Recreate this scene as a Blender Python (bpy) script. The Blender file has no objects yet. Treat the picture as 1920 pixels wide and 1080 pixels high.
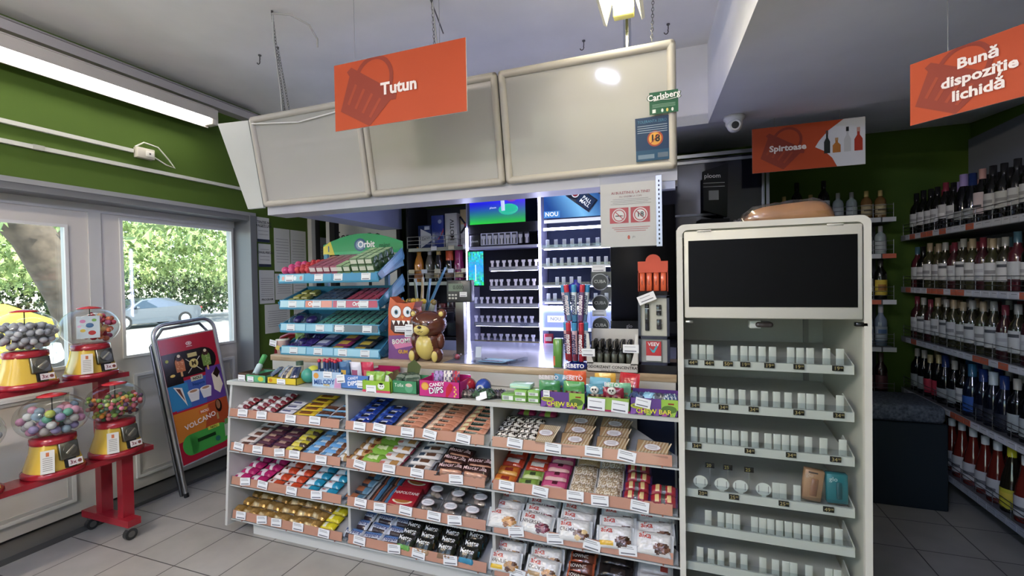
import bpy, bmesh, math, random
from mathutils import Matrix, Vector, Euler
R = math.radians
C = bpy.context.scene.collection
S = bpy.context.scene
# ---------------------------------------------------------------- camera, world, sun, exposure
FPX, YAW, PITCH, ROLL, EYE = 861.09, 0.34895, -0.016621, -0.017644, Vector((0, 0, 1.5))
fw = Vector((-math.sin(YAW)*math.cos(PITCH), math.cos(YAW)*math.cos(PITCH), math.sin(PITCH)))
rt = Vector((math.cos(YAW), math.sin(YAW), 0)); up = rt.cross(fw)
rt, up = rt*math.cos(ROLL) + up*math.sin(ROLL), up*math.cos(ROLL) - rt*math.sin(ROLL)
cd = bpy.data.cameras.new('camera'); cam = bpy.data.objects.new('camera', cd); C.objects.link(cam)
cd.sensor_width = 36; cd.lens = FPX/1920*36; cd.clip_start = 0.02; cd.clip_end = 300
cam.matrix_world = Matrix(((rt.x, up.x, -fw.x, EYE.x), (rt.y, up.y, -fw.y, EYE.y), (rt.z, up.z, -fw.z, EYE.z), (0, 0, 0, 1)))
S.camera = cam
S.view_settings.view_transform = 'Standard'; S.view_settings.look = 'None'
S.view_settings.gamma = 1; S.view_settings.use_curve_mapping = False
S.view_settings.exposure = 1.75
S.cycles.use_denoising = True
S.cycles.max_bounces = 8; S.cycles.transparent_max_bounces = 16; S.cycles.sample_clamp_indirect = 4
S.cycles.caustics_reflective = False; S.cycles.caustics_refractive = False
w = bpy.data.worlds.new('sky'); S.world = w; w.use_nodes = True
nt = w.node_tree; sky = nt.nodes.new('ShaderNodeTexSky'); sky.sky_type = 'NISHITA'
sky.sun_disc = False; sky.sun_elevation = R(52); sky.sun_rotation = R(100)
bg = nt.nodes['Background']; bg.inputs[1].default_value = 0.28
nt.links.new(sky.outputs[0], bg.inputs[0])
sl = bpy.data.lights.new('sun', 'SUN'); sl.energy = 4.4; sl.angle = R(0.6); sl.color = (1, .95, .86)
so = bpy.data.objects.new('sun', sl); C.objects.link(so)
so.rotation_euler = (Vector((-0.55, -0.12, -0.85))).to_track_quat('-Z', 'Y').to_euler()

def ray(u, v): return fw + rt*((u-960)/FPX) + up*((540-v)/FPX)
def aty(u, v, Y):
    d = ray(u, v); return EYE + d*(Y/d.y)
def atx(u, v, X):
    d = ray(u, v); return EYE + d*(X/d.x)
# ---------------------------------------------------------------- mesh helpers
SAT = .88
def lin(c):
    if isinstance(c, str):
        c = [int(c[i:i+2], 16) for i in (1, 3, 5)]
    l_ = .3*c[0]+.59*c[1]+.11*c[2]; c = [l_+(x-l_)*SAT for x in c]
    return tuple((x/255/12.92 if x/255 <= .04045 else ((x/255+.055)/1.055)**2.4) for x in c) + (1.0,)
_G = {}
def glyphs(body, size, bold=0.0, align='CENTER'):
    k = (body, bold, align)
    if k not in _G:
        cu = bpy.data.curves.new('t', 'FONT'); cu.body = body; cu.size = 1; cu.align_x = align; cu.align_y = 'CENTER'
        cu.offset = bold; cu.resolution_u = 2; cu.space_line = 0.85
        o = bpy.data.objects.new('t', cu)
        m = bpy.data.meshes.new_from_object(o)
        _G[k] = ([(v.co.x, v.co.y) for v in m.vertices], [tuple(p.vertices) for p in m.polygons])
        bpy.data.objects.remove(o); bpy.data.curves.remove(cu); bpy.data.meshes.remove(m)
    v, f = _G[k]
    return [(x*size, y*size) for x, y in v], f
I4 = Matrix.Identity(4)
def T(x, y, z): return Matrix.Translation((x, y, z))
def RX(d): return Matrix.Rotation(R(d), 4, 'X')
def RY(d): return Matrix.Rotation(R(d), 4, 'Y')
def RZ(d): return Matrix.Rotation(R(d), 4, 'Z')
class MB:
    def __init__(s, mat='paper'):
        s.v = []; s.f = []; s.c = []; s.mi = []; s.sm = []; s.M = I4; s.mats = [mat]; s.cur = 0; s.has = {}
    def use(s, mat):
        if mat not in s.mats: s.mats.append(mat)
        s.cur = s.mats.index(mat); return s
    def add(s, vs, fs, col, smooth=False):
        b = len(s.v)
        s.v += [tuple(s.M @ Vector(v)) for v in vs]
        many = isinstance(col, list)
        for i, f in enumerate(fs):
            s.f.append(tuple(b+j for j in f)); s.c.append(lin(col[i] if many else col)); s.mi.append(s.cur); s.sm.append(smooth)
        return s
    def box(s, x0, x1, y0, y1, z0, z1, col):
        v = [(x, y, z) for z in (z0, z1) for y in (y0, y1) for x in (x0, x1)]
        return s.add(v, [(0,2,3,1), (4,5,7,6), (0,1,5,4), (2,6,7,3), (0,4,6,2), (1,3,7,5)], col)
    def rbox(s, x0, x1, y0, y1, z0, z1, col, r=.005, seg=2):
        k = ('rb', round(x1-x0, 5), round(y1-y0, 5), round(z1-z0, 5), r, seg)
        if k not in _G:
            bm = bmesh.new(); bmesh.ops.create_cube(bm, size=1)
            for v in bm.verts: v.co = Vector((v.co.x*(x1-x0), v.co.y*(y1-y0), v.co.z*(z1-z0)))
            bmesh.ops.bevel(bm, geom=list(bm.edges), offset=r, segments=seg, affect='EDGES', profile=.5)
            bm.verts.index_update()
            _G[k] = ([tuple(v.co) for v in bm.verts], [tuple(v.index for v in f.verts) for f in bm.faces]); bm.free()
        vs, fs = _G[k]; cx, cy, cz = (x0+x1)/2, (y0+y1)/2, (z0+z1)/2
        return s.add([(a+cx, b+cy, c+cz) for a, b, c in vs], fs, col, True)
    def quad(s, a, b, c, d, col): return s.add([a, b, c, d], [(0, 1, 2, 3)], col)
    def prism(s, poly, ax, d0, d1, col, smooth=False):
        # poly in plane: ax 'y' -> (x,z), 'x' -> (y,z), 'z' -> (x,y)
        def P(p, d): return (p[0], d, p[1]) if ax == 'y' else ((d, p[0], p[1]) if ax == 'x' else (p[0], p[1], d))
        n = len(poly); v = [P(p, d0) for p in poly] + [P(p, d1) for p in poly]
        f = [tuple(range(n)), tuple(range(2*n-1, n-1, -1))]
        s.add(v, f, col); b = [(i, (i+1) % n, n+(i+1) % n, n+i) for i in range(n)]
        return s.add(v, b, col, smooth)
    def cyl(s, p0, p1, r0, r1=None, n=12, col='#888888', caps=True, smooth=True):
        r1 = r0 if r1 is None else r1; p0 = Vector(p0); p1 = Vector(p1)
        return s.tube([p0, p1], [r0, r1], n, col, caps)
    def tube(s, pts, r, n=8, col='#888888', caps=True, closed=False):
        pts = [Vector(p) for p in pts]; m = len(pts); rr = r if isinstance(r, (list, tuple)) else [r]*m
        vs = []; pu = None
        for i, p in enumerate(pts):
            if closed: d = pts[(i+1) % m] - pts[i-1]
            else: d = pts[min(i+1, m-1)] - pts[max(i-1, 0)]
            d.normalize()
            if pu is None: pu = d.orthogonal().normalized()
            u = (pu - d*pu.dot(d)).normalized(); pu = u; q = d.cross(u)
            vs += [tuple(p + (u*math.cos(2*math.pi*k/n) + q*math.sin(2*math.pi*k/n))*rr[i]) for k in range(n)]
        fs = []
        for i in range(m if closed else m-1):
            j = (i+1) % m
            fs += [(i*n+k, i*n+(k+1) % n, j*n+(k+1) % n, j*n+k) for k in range(n)]
        s.add(vs, fs, col, True)
        if caps and not closed:
            s.add(vs[:n], [tuple(range(n-1, -1, -1))], col); s.add(vs[-n:], [tuple(range(n))], col)
        return s
    def lathe(s, prof, n=16, col='#888888', c=(0, 0, 0), smooth=True, cols=None):
        vs = []; fs = []; cc = []
        for r, z in prof: vs += [(c[0]+r*math.cos(2*math.pi*k/n), c[1]+r*math.sin(2*math.pi*k/n), c[2]+z) for k in range(n)]
        for i in range(len(prof)-1):
            for k in range(n):
                fs.append((i*n+k, i*n+(k+1) % n, (i+1)*n+(k+1) % n, (i+1)*n+k)); cc.append(cols[i] if cols else col)
        return s.add(vs, fs, cc, smooth)
    def ball(s, c, r, col, n=12, sc=(1, 1, 1), m=None):
        m = m or n//2
        prof = [(r*math.sin(math.pi*i/m), -r*math.cos(math.pi*i/m)) for i in range(m+1)]
        vs = []; fs = []
        for a, z in prof: vs += [(c[0]+a*math.cos(2*math.pi*k/n)*sc[0], c[1]+a*math.sin(2*math.pi*k/n)*sc[1], c[2]+z*sc[2]) for k in range(n)]
        for i in range(m): fs += [(i*n+k, i*n+(k+1) % n, (i+1)*n+(k+1) % n, (i+1)*n+k) for k in range(n)]
        return s.add(vs, fs, col, True)
    def text(s, body, size, col, M, bold=.012, align='CENTER', th=0.0006, wx=1.0):
        """flat lettering in the local XZ plane facing -Y, raised a little"""
        v, f = glyphs(body, size, bold, align); old = s.M; s.M = s.M @ M
        s.add([(x*wx, -th, z) for x, z in v], f, col); s.M = old; return s
    def pillow(s, L, W, H, fn, nx=14, ny=6, crimp=.88, seed=0, wr=.12, txt=None):
        """sealed flow-wrap pack: L along x, W along y, H thick, crimped flat ends"""
        rnd = random.Random(seed); N = [[rnd.uniform(-1, 1) for _ in range(ny+1)] for _ in range(nx+1)]
        def h(u, v):
            a = abs(u)
            e = max(0.0, 1-(a/crimp)**6)**.6 if a < crimp else 0
            return (H/2)*e*max(0.0, 1-abs(v)**3.2)**.5
        vt = []; vb = []
        for i in range(nx+1):
            for j in range(ny+1):
                u = -1+2*i/nx; v = -1+2*j/ny; t = h(u, v)
                k = 1+wr*N[i][j]*(0 if abs(v) > .99 else 1)
                sh = .94 if abs(u) > crimp else 1-.04*abs(N[i][0])
                vt.append((u*L/2, v*W/2*sh, H/2+t*k+.0006)); vb.append((u*L/2, v*W/2*sh, H/2-t-.0006))
        q = lambda i, j: i*(ny+1)+j
        fs = []; cs = []
        for i in range(nx):
            for j in range(ny):
                fs.append((q(i, j), q(i+1, j), q(i+1, j+1), q(i, j+1))); cs.append(fn(-1+2*(i+.5)/nx, -1+2*(j+.5)/ny))
        s.add(vt, fs, cs, True); s.add(vb, [tuple(reversed(f)) for f in fs], [cs[-1 if False else k] for k in range(len(cs))], True)
        for body, size, col, cx, cy, bold in (txt or []):
            v, f = glyphs(body, size, bold)
            s.add([(x+cx, y+cy, H/2+h(min(1, max(-1, (x+cx)*2/L)), min(1, max(-1, (y+cy)*2/W)))*1.04+.0016) for x, y in v], f, col)
        return s
    def build(s, name, parent=None, M=None):
        me = bpy.data.meshes.new(name); me.from_pydata(s.v, [], s.f)
        me.polygons.foreach_set('material_index', s.mi); me.polygons.foreach_set('use_smooth', s.sm)
        at = me.color_attributes.new('Col', 'FLOAT_COLOR', 'CORNER'); buf = []
        for f, c in zip(s.f, s.c): buf += list(c)*len(f)
        at.data.foreach_set('color', buf)
        for m in s.mats: me.materials.append(MAT[m])
        me.update()
        o = bpy.data.objects.new(name, me); C.objects.link(o)
        if parent: o.parent = parent
        if M is not None: o.matrix_local = M
        return o
# ---------------------------------------------------------------- materials
MAT = {}
def mk(name, rough=.5, metal=0., spec=.5, coat=0., bump=0., bscale=200, em=0., noise=0., nscale=8, trans=0., alpha=1.):
    m = bpy.data.materials.new(name); m.use_nodes = True; n = m.node_tree; b = n.nodes['Principled BSDF']
    at = n.nodes.new('ShaderNodeAttribute'); at.attribute_name = 'Col'; out = at.outputs['Color']
    if noise:
        tx = n.nodes.new('ShaderNodeTexNoise'); tx.inputs['Scale'].default_value = nscale; tx.inputs['Detail'].default_value = 5
        tc = n.nodes.new('ShaderNodeTexCoord'); n.links.new(tc.outputs['Object'], tx.inputs['Vector'])
        mr = n.nodes.new('ShaderNodeMapRange'); mr.inputs[1].default_value = .3; mr.inputs[2].default_value = .7
        mr.inputs[3].default_value = 1-noise; mr.inputs[4].default_value = 1+noise*.4
        n.links.new(tx.outputs[0], mr.inputs[0])
        mx = n.nodes.new('ShaderNodeVectorMath'); mx.operation = 'SCALE'
        n.links.new(out, mx.inputs[0]); n.links.new(mr.outputs[0], mx.inputs['Scale']); out = mx.outputs[0]
    n.links.new(out, b.inputs['Base Color'])
    b.inputs['Roughness'].default_value = rough; b.inputs['Metallic'].default_value = metal
    b.inputs['Specular IOR Level'].default_value = spec; b.inputs['Coat Weight'].default_value = coat
    b.inputs['Transmission Weight'].default_value = trans; b.inputs['Alpha'].default_value = alpha
    if em:
        n.links.new(out, b.inputs['Emission Color']); b.inputs['Emission Strength'].default_value = em
    if bump:
        tx = n.nodes.new('ShaderNodeTexNoise'); tx.inputs['Scale'].default_value = bscale
        tc = n.nodes.new('ShaderNodeTexCoord'); n.links.new(tc.outputs['Object'], tx.inputs['Vector'])
        bp = n.nodes.new('ShaderNodeBump'); bp.inputs['Strength'].default_value = bump; bp.inputs['Distance'].default_value = .004
        n.links.new(tx.outputs[0], bp.inputs['Height']); n.links.new(bp.outputs[0], b.inputs['Normal'])
    MAT[name] = m; return m
mk('paper', .65); mk('matte', .85, spec=.3); mk('gloss', .18); mk('plastic', .35)
mk('wrap', .22, bump=.6, bscale=55, coat=.3); mk('foil', .25, metal=.6, bump=.9, bscale=70); mk('panelgloss', .07)
mk('metal', .3, metal=1.); mk('chrome', .12, metal=1.); mk('wallpaint', .75, spec=.25, noise=.06, nscale=3)
mk('pvc', .4, noise=.03, nscale=6); mk('fabric', .95, spec=.1, bump=1, bscale=40, noise=.6, nscale=60)
mk('glassdark', .08, spec=.7); mk('bark', .9, bump=1, bscale=12, noise=.4, nscale=9); mk('leaf', .6, noise=.35, nscale=2)
mk('bread', .5, noise=.25, nscale=14, coat=.3)
mk('screen', .2, em=.32); mk('litpanel', .4, em=.3); mk('carpaint', .25, metal=.5, coat=.6)
mk('asphalt', .9, noise=.15, nscale=20, bump=.4, bscale=30)
mk('blackscreen', .45, spec=.15)
def emis(name, col, st):
    m = bpy.data.materials.new(name); m.use_nodes = True; n = m.node_tree; n.nodes.clear()
    e = n.nodes.new('ShaderNodeEmission'); e.inputs[0].default_value = lin(col); e.inputs[1].default_value = st
    o = n.nodes.new('ShaderNodeOutputMaterial'); n.links.new(e.outputs[0], o.inputs[0]); MAT[name] = m
emis('tubelight', '#fff6ee', 7.0); emis('led', '#cbccff', 10.0); emis('tubecold', '#fff4d8', 10.0); emis('tubewarm', '#ffe9d2', 150.0); emis('tubeblue', '#ccd4ff', 125.0)
def clear(name, tint, ior=1.45, rough=.03, amount=None):
    m = bpy.data.materials.new(name); m.use_nodes = True; n = m.node_tree; n.nodes.clear()
    t = n.nodes.new('ShaderNodeBsdfTransparent'); t.inputs[0].default_value = lin(tint)
    g = n.nodes.new('ShaderNodeBsdfGlossy'); g.inputs['Roughness'].default_value = rough
    lw = n.nodes.new('ShaderNodeLayerWeight'); lw.inputs[0].default_value = .5
    pw = n.nodes.new('ShaderNodeMath'); pw.operation = 'POWER'; pw.inputs[1].default_value = 4; n.links.new(lw.outputs['Facing'], pw.inputs[0])
    ma = n.nodes.new('ShaderNodeMath'); ma.operation = 'MULTIPLY_ADD'; ma.inputs[1].default_value = .6; ma.inputs[2].default_value = (ior-1)*.1; n.links.new(pw.outputs[0], ma.inputs[0])
    mx = n.nodes.new('ShaderNodeMixShader'); o = n.nodes.new('ShaderNodeOutputMaterial'); n.links.new(ma.outputs[0], mx.inputs[0])
    n.links.new(t.outputs[0], mx.inputs[1]); n.links.new(g.outputs[0], mx.inputs[2]); n.links.new(mx.outputs[0], o.inputs[0]); MAT[name] = m
clear('glass', '#f4f8f6'); clear('cellophane', '#eeeeee', 1.5, .08); clear('acrylic', '#e9eef2', 1.5, .05)
clear('bagfilm', '#f2ece8', 2.2, .15); clear('sleeve', '#f0f0f0', 1.3, .35); clear('bluefilm', '#9ec4d8', 1.5, .1)
def tilemat():
    m = bpy.data.materials.new('floor_tiles'); m.use_nodes = True; n = m.node_tree; b = n.nodes['Principled BSDF']
    tc = n.nodes.new('ShaderNodeTexCoord'); mp = n.nodes.new('ShaderNodeMapping'); mp.inputs['Location'].default_value = (3.19+.313*4, -2.014+.35*20, 0)
    n.links.new(tc.outputs['Object'], mp.inputs[0])
    br = n.nodes.new('ShaderNodeTexBrick'); br.offset = 0; br.inputs['Scale'].default_value = 1
    br.inputs['Brick Width'].default_value = .313; br.inputs['Row Height'].default_value = .35; br.inputs['Mortar Size'].default_value = .003
    br.inputs['Mortar Smooth'].default_value = .1; br.inputs['Bias'].default_value = 0
    br.inputs['Color1'].default_value = lin('#a19e96'); br.inputs['Color2'].default_value = lin('#a9a69e'); br.inputs['Mortar'].default_value = lin('#3c3a37')
    n.links.new(mp.outputs[0], br.inputs['Vector'])
    tx = n.nodes.new('ShaderNodeTexNoise'); tx.inputs['Scale'].default_value = 5; tx.inputs['Detail'].default_value = 8
    n.links.new(tc.outputs['Object'], tx.inputs['Vector'])
    mr = n.nodes.new('ShaderNodeMapRange'); mr.inputs[1].default_value = .3; mr.inputs[2].default_value = .7; mr.inputs[3].default_value = .86; mr.inputs[4].default_value = 1.05
    n.links.new(tx.outputs[0], mr.inputs[0])
    mx = n.nodes.new('ShaderNodeVectorMath'); mx.operation = 'SCALE'; n.links.new(br.outputs[0], mx.inputs[0]); n.links.new(mr.outputs[0], mx.inputs['Scale'])
    n.links.new(mx.outputs[0], b.inputs['Base Color']); b.inputs['Roughness'].default_value = .38
    bp = n.nodes.new('ShaderNodeBump'); bp.inputs['Strength'].default_value = .4; bp.inputs['Distance'].default_value = .002
    iv = n.nodes.new('ShaderNodeMath'); iv.operation = 'SUBTRACT'; iv.inputs[0].default_value = 1; n.links.new(br.outputs[1], iv.inputs[1])
    n.links.new(iv.outputs[0], bp.inputs['Height']); n.links.new(bp.outputs[0], b.inputs['Normal']); MAT['tiles'] = m
tilemat()
def woodmat():
    m = bpy.data.materials.new('oak_laminate'); m.use_nodes = True; n = m.node_tree; b = n.nodes['Principled BSDF']
    tc = n.nodes.new('ShaderNodeTexCoord'); mp = n.nodes.new('ShaderNodeMapping'); mp.inputs['Scale'].default_value = (1.2, 14, 14)
    tx = n.nodes.new('ShaderNodeTexNoise'); tx.inputs['Scale'].default_value = 4; tx.inputs['Detail'].default_value = 6; tx.inputs['Distortion'].default_value = .6
    cr = n.nodes.new('ShaderNodeValToRGB'); cr.color_ramp.elements[0].position = .3; cr.color_ramp.elements[1].position = .7
    cr.color_ramp.elements[0].color = lin('#9c8466'); cr.color_ramp.elements[1].color = lin('#c4ab88')
    n.links.new(tc.outputs['Object'], mp.inputs[0]); n.links.new(mp.outputs[0], tx.inputs['Vector']); n.links.new(tx.outputs[0], cr.inputs[0])
    n.links.new(cr.outputs[0], b.inputs['Base Color']); b.inputs['Roughness'].default_value = .3; MAT['wood'] = m
woodmat()
# ---------------------------------------------------------------- tagging
def tag(o, label, cat, group=None, kind=None):
    o['label'] = label; o['category'] = cat
    if group: o['group'] = group
    if kind: o['kind'] = kind
    return o
def thing(name, label, cat, loc=(0, 0, 0), rz=0, group=None, M=None):
    o = bpy.data.objects.new(name, None); o.empty_display_size = .05; C.objects.link(o)
    o.matrix_world = M if M is not None else T(*loc) @ RZ(rz)
    return tag(o, label, cat, group)
def one(name, mb, label, cat, M=None, group=None): return tag(mb.build(name, None, M), label, cat, group)
def struct(name, mb): o = mb.build(name); o['kind'] = 'structure'; return o
def sub(mb, name, parent, M=None, label=None):
    o = mb.build(name, parent, M)
    if label: o['label'] = label
    return o
def dup(o, M, label, group=None):
    r = o.copy(); C.objects.link(r); r.matrix_world = M; r['label'] = label
    if group: r['group'] = group
    for ch in list(o.children):
        c = ch.copy(); C.objects.link(c); c.parent = r
        for g in list(ch.children):
            d = g.copy(); C.objects.link(d); d.parent = c
    return r
ORD = ['first', 'second', 'third', 'fourth', 'fifth', 'sixth', 'seventh', 'eighth', 'ninth', 'tenth', 'eleventh', 'twelfth', 'thirteenth',
       'fourteenth', 'fifteenth', 'sixteenth', 'seventeenth', 'eighteenth', 'nineteenth', 'twentieth']
def rowname(k, n):
    return 'only' if n == 1 else ('front' if k == 0 else ('back' if k == n-1 else ORD[k]))
rnd = random.Random(7)
# ================================================================ SETTING
GREEN = '#46601a'
XW, YB, XR, ZC = -3.486, 4.4, 2.05, 3.015
b = MB('tiles'); b.box(-3.95, XR+.15, -2.6, YB+.15, -.08, 0, '#999999'); struct('floor', b)
b = MB('wallpaint')
b.box(-3.95, XR+.15, -2.6, 3.27, ZC, ZC+.25, '#efeeea'); struct('ceiling', b)
b = MB('wallpaint')   # dropped soffit and beam over the right aisle, edge slightly skewed
b.prism([(.19, 3.27), (.30, 1.6), (.36, -2.6), (XR+.1, -2.6), (XR+.1, 3.27)], 'z', 2.5, ZC+.0, '#dfe2ec')
b.prism([(3.27, 2.5), (YB+.1, 2.62), (YB+.1, ZC+.25), (3.27, ZC+.25)], 'x', -3.9, XR+.1, '#dfe2ec')
b.box(XR+.1, XR+.16, -2.6, YB+.1, 2.4, ZC+.25, '#dfe2ec'); struct('ceiling_soffit', b)
b = MB('wallpaint')
b.box(-3.74, XW, -2.6, 3.0, 2.10, ZC+.25, GREEN); b.box(-3.74, XW, 3.0, YB, 0, ZC+.25, GREEN); b.box(-3.74, XW, -2.6, -1.2, 0, 2.1, GREEN)
struct('wall_left', b)
b = MB('wallpaint'); b.box(-3.74, XR+.15, YB, YB+.15, 0, ZC+.25, GREEN); struct('wall_back', b)
b = MB('wallpaint'); b.box(XR, XR+.15, -2.6, YB, 0, ZC, GREEN); struct('wall_right', b)
b = MB('wallpaint'); b.box(-3.95, -3.2, -2.75, -2.6, -.08, ZC+.25, '#b9b8b0'); b.box(-.2, XR+.15, -2.75, -2.6, -.08, ZC+.25, '#b9b8b0'); b.box(-3.2, -.2, -2.75, -2.6, -.08, .5, '#b9b8b0'); b.box(-3.2, -.2, -2.75, -2.6, 2.45, ZC+.25, '#b9b8b0'); struct('wall_front', b)
b = MB('pvc'); [b.box(x, x+.07, -2.72, -2.63, .5, 2.45, '#c9c9c6') for x in (-3.2, -1.73, -.27)]; b.box(-3.2, -.2, -2.72, -2.63, .5, .57, '#c9c9c6'); b.box(-3.2, -.2, -2.72, -2.63, 2.38, 2.45, '#c9c9c6'); wo = struct('window_added', b)  # unseen shopfront glazing, added to bring daylight in from behind the viewer
b = MB('glass'); b.box(-3.2, -.2, -2.68, -2.67, .57, 2.38, '#ffffff'); b.build('glass_pane', wo)
b = MB('asphalt'); b.box(-3.9, 12, -14, -2.76, -.2, -.06, '#b0aca4'); struct('pavement_front', b)
# metal trim of the door recess: header, far rail, threshold
b = MB('pvc'); b.box(-3.66, XW+.012, -1.2, 3.03, 2.055, 2.105, '#6d6f70'); b.box(-3.68, XW+.02, 2.96, 3.02, 0, 2.1, '#6b6e70')
b.box(XW-.0, XW+.018, -1.2, 3.02, 2.095, 2.125, '#8b8d8e'); struct('trim_1', b)
b = MB('pvc'); b.box(-3.70, -3.46, -1.2, 3.0, 0, .035, '#4a4a48'); b.box(-3.76, -3.70, -1.2, 3.0, 0, .05, '#8a8a86')
b.use('metal'); b.box(-3.462, -3.452, 1.9, 3.0, 0, .012, '#c8c8c8'); struct('trim_2', b)
PVC = '#cdc9c1'
XD = -3.70
def leafdoor(name, y0, y1, z0, z1, py0, py1, pz0, pz1, lpanel, handle=None):
    """white PVC door or side light: frame members, glass, moulded lower panel"""
    m = MB('pvc'); x0, x1 = XD-.035, XD+.035
    m.box(x0, x1, y0, py0, z0, z1, PVC); m.box(x0, x1, py1, y1, z0, z1, PVC)
    m.box(x0, x1, py0, py1, pz1, z1, PVC); m.box(x0, x1, py0, py1, z0, pz0, PVC)
    for (a, c, e, f) in ((py0, py1, pz0, pz1),):   # glazing bead
        m.prism([(a, e), (c, e), (c, e+.018), (a, e+.018)], 'x', x1, x1+.012, '#d8d8d4')
        m.prism([(a, f-.018), (c, f-.018), (c, f), (a, f)], 'x', x1, x1+.012, '#d8d8d4')
        m.prism([(a, e+.018), (a+.018, e+.018), (a+.018, f-.018), (a, f-.018)], 'x', x1, x1+.012, '#d8d8d4')
        m.prism([(c-.018, e+.018), (c, e+.018), (c, f-.018), (c-.018, f-.018)], 'x', x1, x1+.012, '#d8d8d4')
    a, c, e, f = lpanel
    for i, g in ((0, .0), (1, .022)):
        m.prism([(a+g, e+g), (c-g, e+g), (c-g, f-g), (a+g, f-g), (a+g, f-g-.02), (c-g-.02, f-g-.02), (c-g-.02, e+g+.02), (a+g+.02, e+g+.02), (a+g+.02, f-g-.02), (a+g, f-g-.02)], 'x', x1, x1+.014-.007*i, '#dcdcd8' if i == 0 else '#b4b4b0')
    o = struct(name, m)
    g = MB('glass'); g.box(XD-.006, XD+.006, py0, py1, pz0, pz1, '#ffffff'); q = g.build('glass_pane', o)
    return o
leafdoor('door_1', .98, 1.90, .05, 2.0, 1.08, 1.79, .99, 1.905, (1.08, 1.79, .13, .86))
b = MB('pvc'); b.box(XD-.045, XD+.045, 1.90, 1.97, .05, 2.0, '#c2c2be'); b.box(XD-.045, XD+.045, -1.2, 2.98, 2.0, 2.06, '#bdbdba'); b.box(XD-.045, XD+.045, .92, .98, .05, 2.0, '#c2c2be'); struct('trim_3', b)
leafdoor('door_2', 1.97, 3.0, .05, 2.0, 2.08, 2.945, 1.0, 1.985, (2.14, 2.93, .13, .88))
leafdoor('door_3', -.2, .92, .05, 2.0, -.1, .82, .99, 1.905, (-.1, .82, .13, .86))
leafdoor('door_4', -1.2, -.2, .05, 2.0, -1.1, -.3, .99, 1.905, (-1.1, -.3, .13, .86))
# ---- outside
b = MB('asphalt'); b.add([(-3.9, -14, -.06), (-8, -14, -.12), (-8, 40, -.12), (-3.9, 40, -.06)], [(0, 3, 2, 1)], '#b0aca4')
b.add([(-8, -14, -.12), (-19.5, -14, -.32), (-19.5, 40, -.32), (-8, 40, -.12)], [(0, 3, 2, 1)], '#bdb8ae'); struct('pavement', b)
b = MB('asphalt'); b.box(-19.7, -19.5, -14, 40, -.6, -.3, '#cfcac0'); struct('kerb', b)
b = MB('asphalt'); b.add([(-19.7, -14, -.5), (-46, -14, -.5), (-46, 60, -.5), (-19.7, 60, -.5)], [(0, 3, 2, 1)], '#8f8c86'); struct('road', b)

def car(label, X, Y, Z, col, glass='#2b3a44', M=None):
    t = thing('parked_car', label, 'car', (X, Y, Z), 0)
    if M: t.matrix_world = M
    L = 4.75; W = 1.8
    prof = [(-2.3, .45), (-2.36, .62), (-2.2, .78), (-1.35, .92), (-.55, 1.36), (.1, 1.45), (.75, 1.42), (1.55, 1.02), (2.25, .97), (2.38, .8), (2.33, .4), (1.95, .24), (-1.9, .24)]
    m = MB('carpaint'); k = len(prof); vs = []
    secs = [(-.9, .94, 0), (-.86, 1, 1), (0, 1.02, 1), (.86, 1, 1), (.9, .94, 0)]
    for x, sc, _ in [(-.9, .96, 0), (-.72, 1., 0), (.72, 1., 0), (.9, .96, 0)]:
        for y, z in prof:
            xx = x*(.78 if z > 1.1 else 1.0)
            vs.append((xx, y*sc if z < 1.1 else y, z))
    fs = []
    for s_ in range(3):
        for i in range(k): fs.append((s_*k+i, s_*k+(i+1) % k, (s_+1)*k+(i+1) % k, (s_+1)*k+i))
    fs += [tuple(range(k-1, -1, -1)), tuple(3*k+i for i in range(k))]
    m.add(vs, fs, col, False); m.build('body', t)
    g = MB('glassdark')
    for s_ in (-1, 1):
        def side(pts, c):
            g.add([(s_*(.905-.195*max(0, (z-.95))/.45*1.0)*1.0+s_*.004, y, z) for y, z in pts], [tuple(range(len(pts)))], c)
        side([(-1.15, .95), (-.5, 1.33), (.06, 1.38), (.06, .96)], glass); side([(.12, .96), (.12, 1.38), (.7, 1.36), (1.2, 1.0)], glass)
    g.add([(-.62, -1.3, .96), (.62, -1.3, .96), (.6, -.6, 1.35), (-.6, -.6, 1.35)], [(0, 1, 2, 3)], glass)
    g.build('side_window', t)
    for y in (-1.42, 1.4):
        for s_ in (-1, 1):
            wv = MB('plastic'); wv.cyl((s_*.72, y, .33), (s_*.915, y, .33), .34, n=24, col='#1c1c1c')
            wv.use('metal'); wv.cyl((s_*.9, y, .33), (s_*.925, y, .33), .23, n=20, col='#b8bcc0')
            for q in range(10):
                a = q*math.pi/5; wv.M = T(0, y, .33) @ Matrix.Rotation(a, 4, 'X'); wv.box(min(s_*.92, s_*.94), max(s_*.92, s_*.94), -.02, .02, .04, .22, '#e8eaec'); wv.M = I4
            wv.build('wheel', t)
    l = MB('gloss')
    for s_ in (-1, 1): l.rbox(s_*.8-.08, s_*.8+.08, 2.22, 2.36, .78, .92, '#b03028', .02); l.rbox(s_*.78-.1, s_*.78+.1, -2.32, -2.15, .62, .76, '#dfe6ea', .02)
    l.build('lamp_unit', t)
    mr = MB('carpaint'); mr.rbox(.92, 1.06, -.95, -.8, .95, 1.07, col, .03); mr.rbox(-1.06, -.92, -.95, -.8, .95, 1.07, col, .03); mr.build('wing_mirror', t)
    return t
car('silver grey saloon parked across the street beyond the glass door', -25.2, 15.3, -.5, '#5f6872')
car('yellow car parked on the street behind the silver ball gumball machine', -13.6, 4.5, -.22, '#e0b81c')
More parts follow.
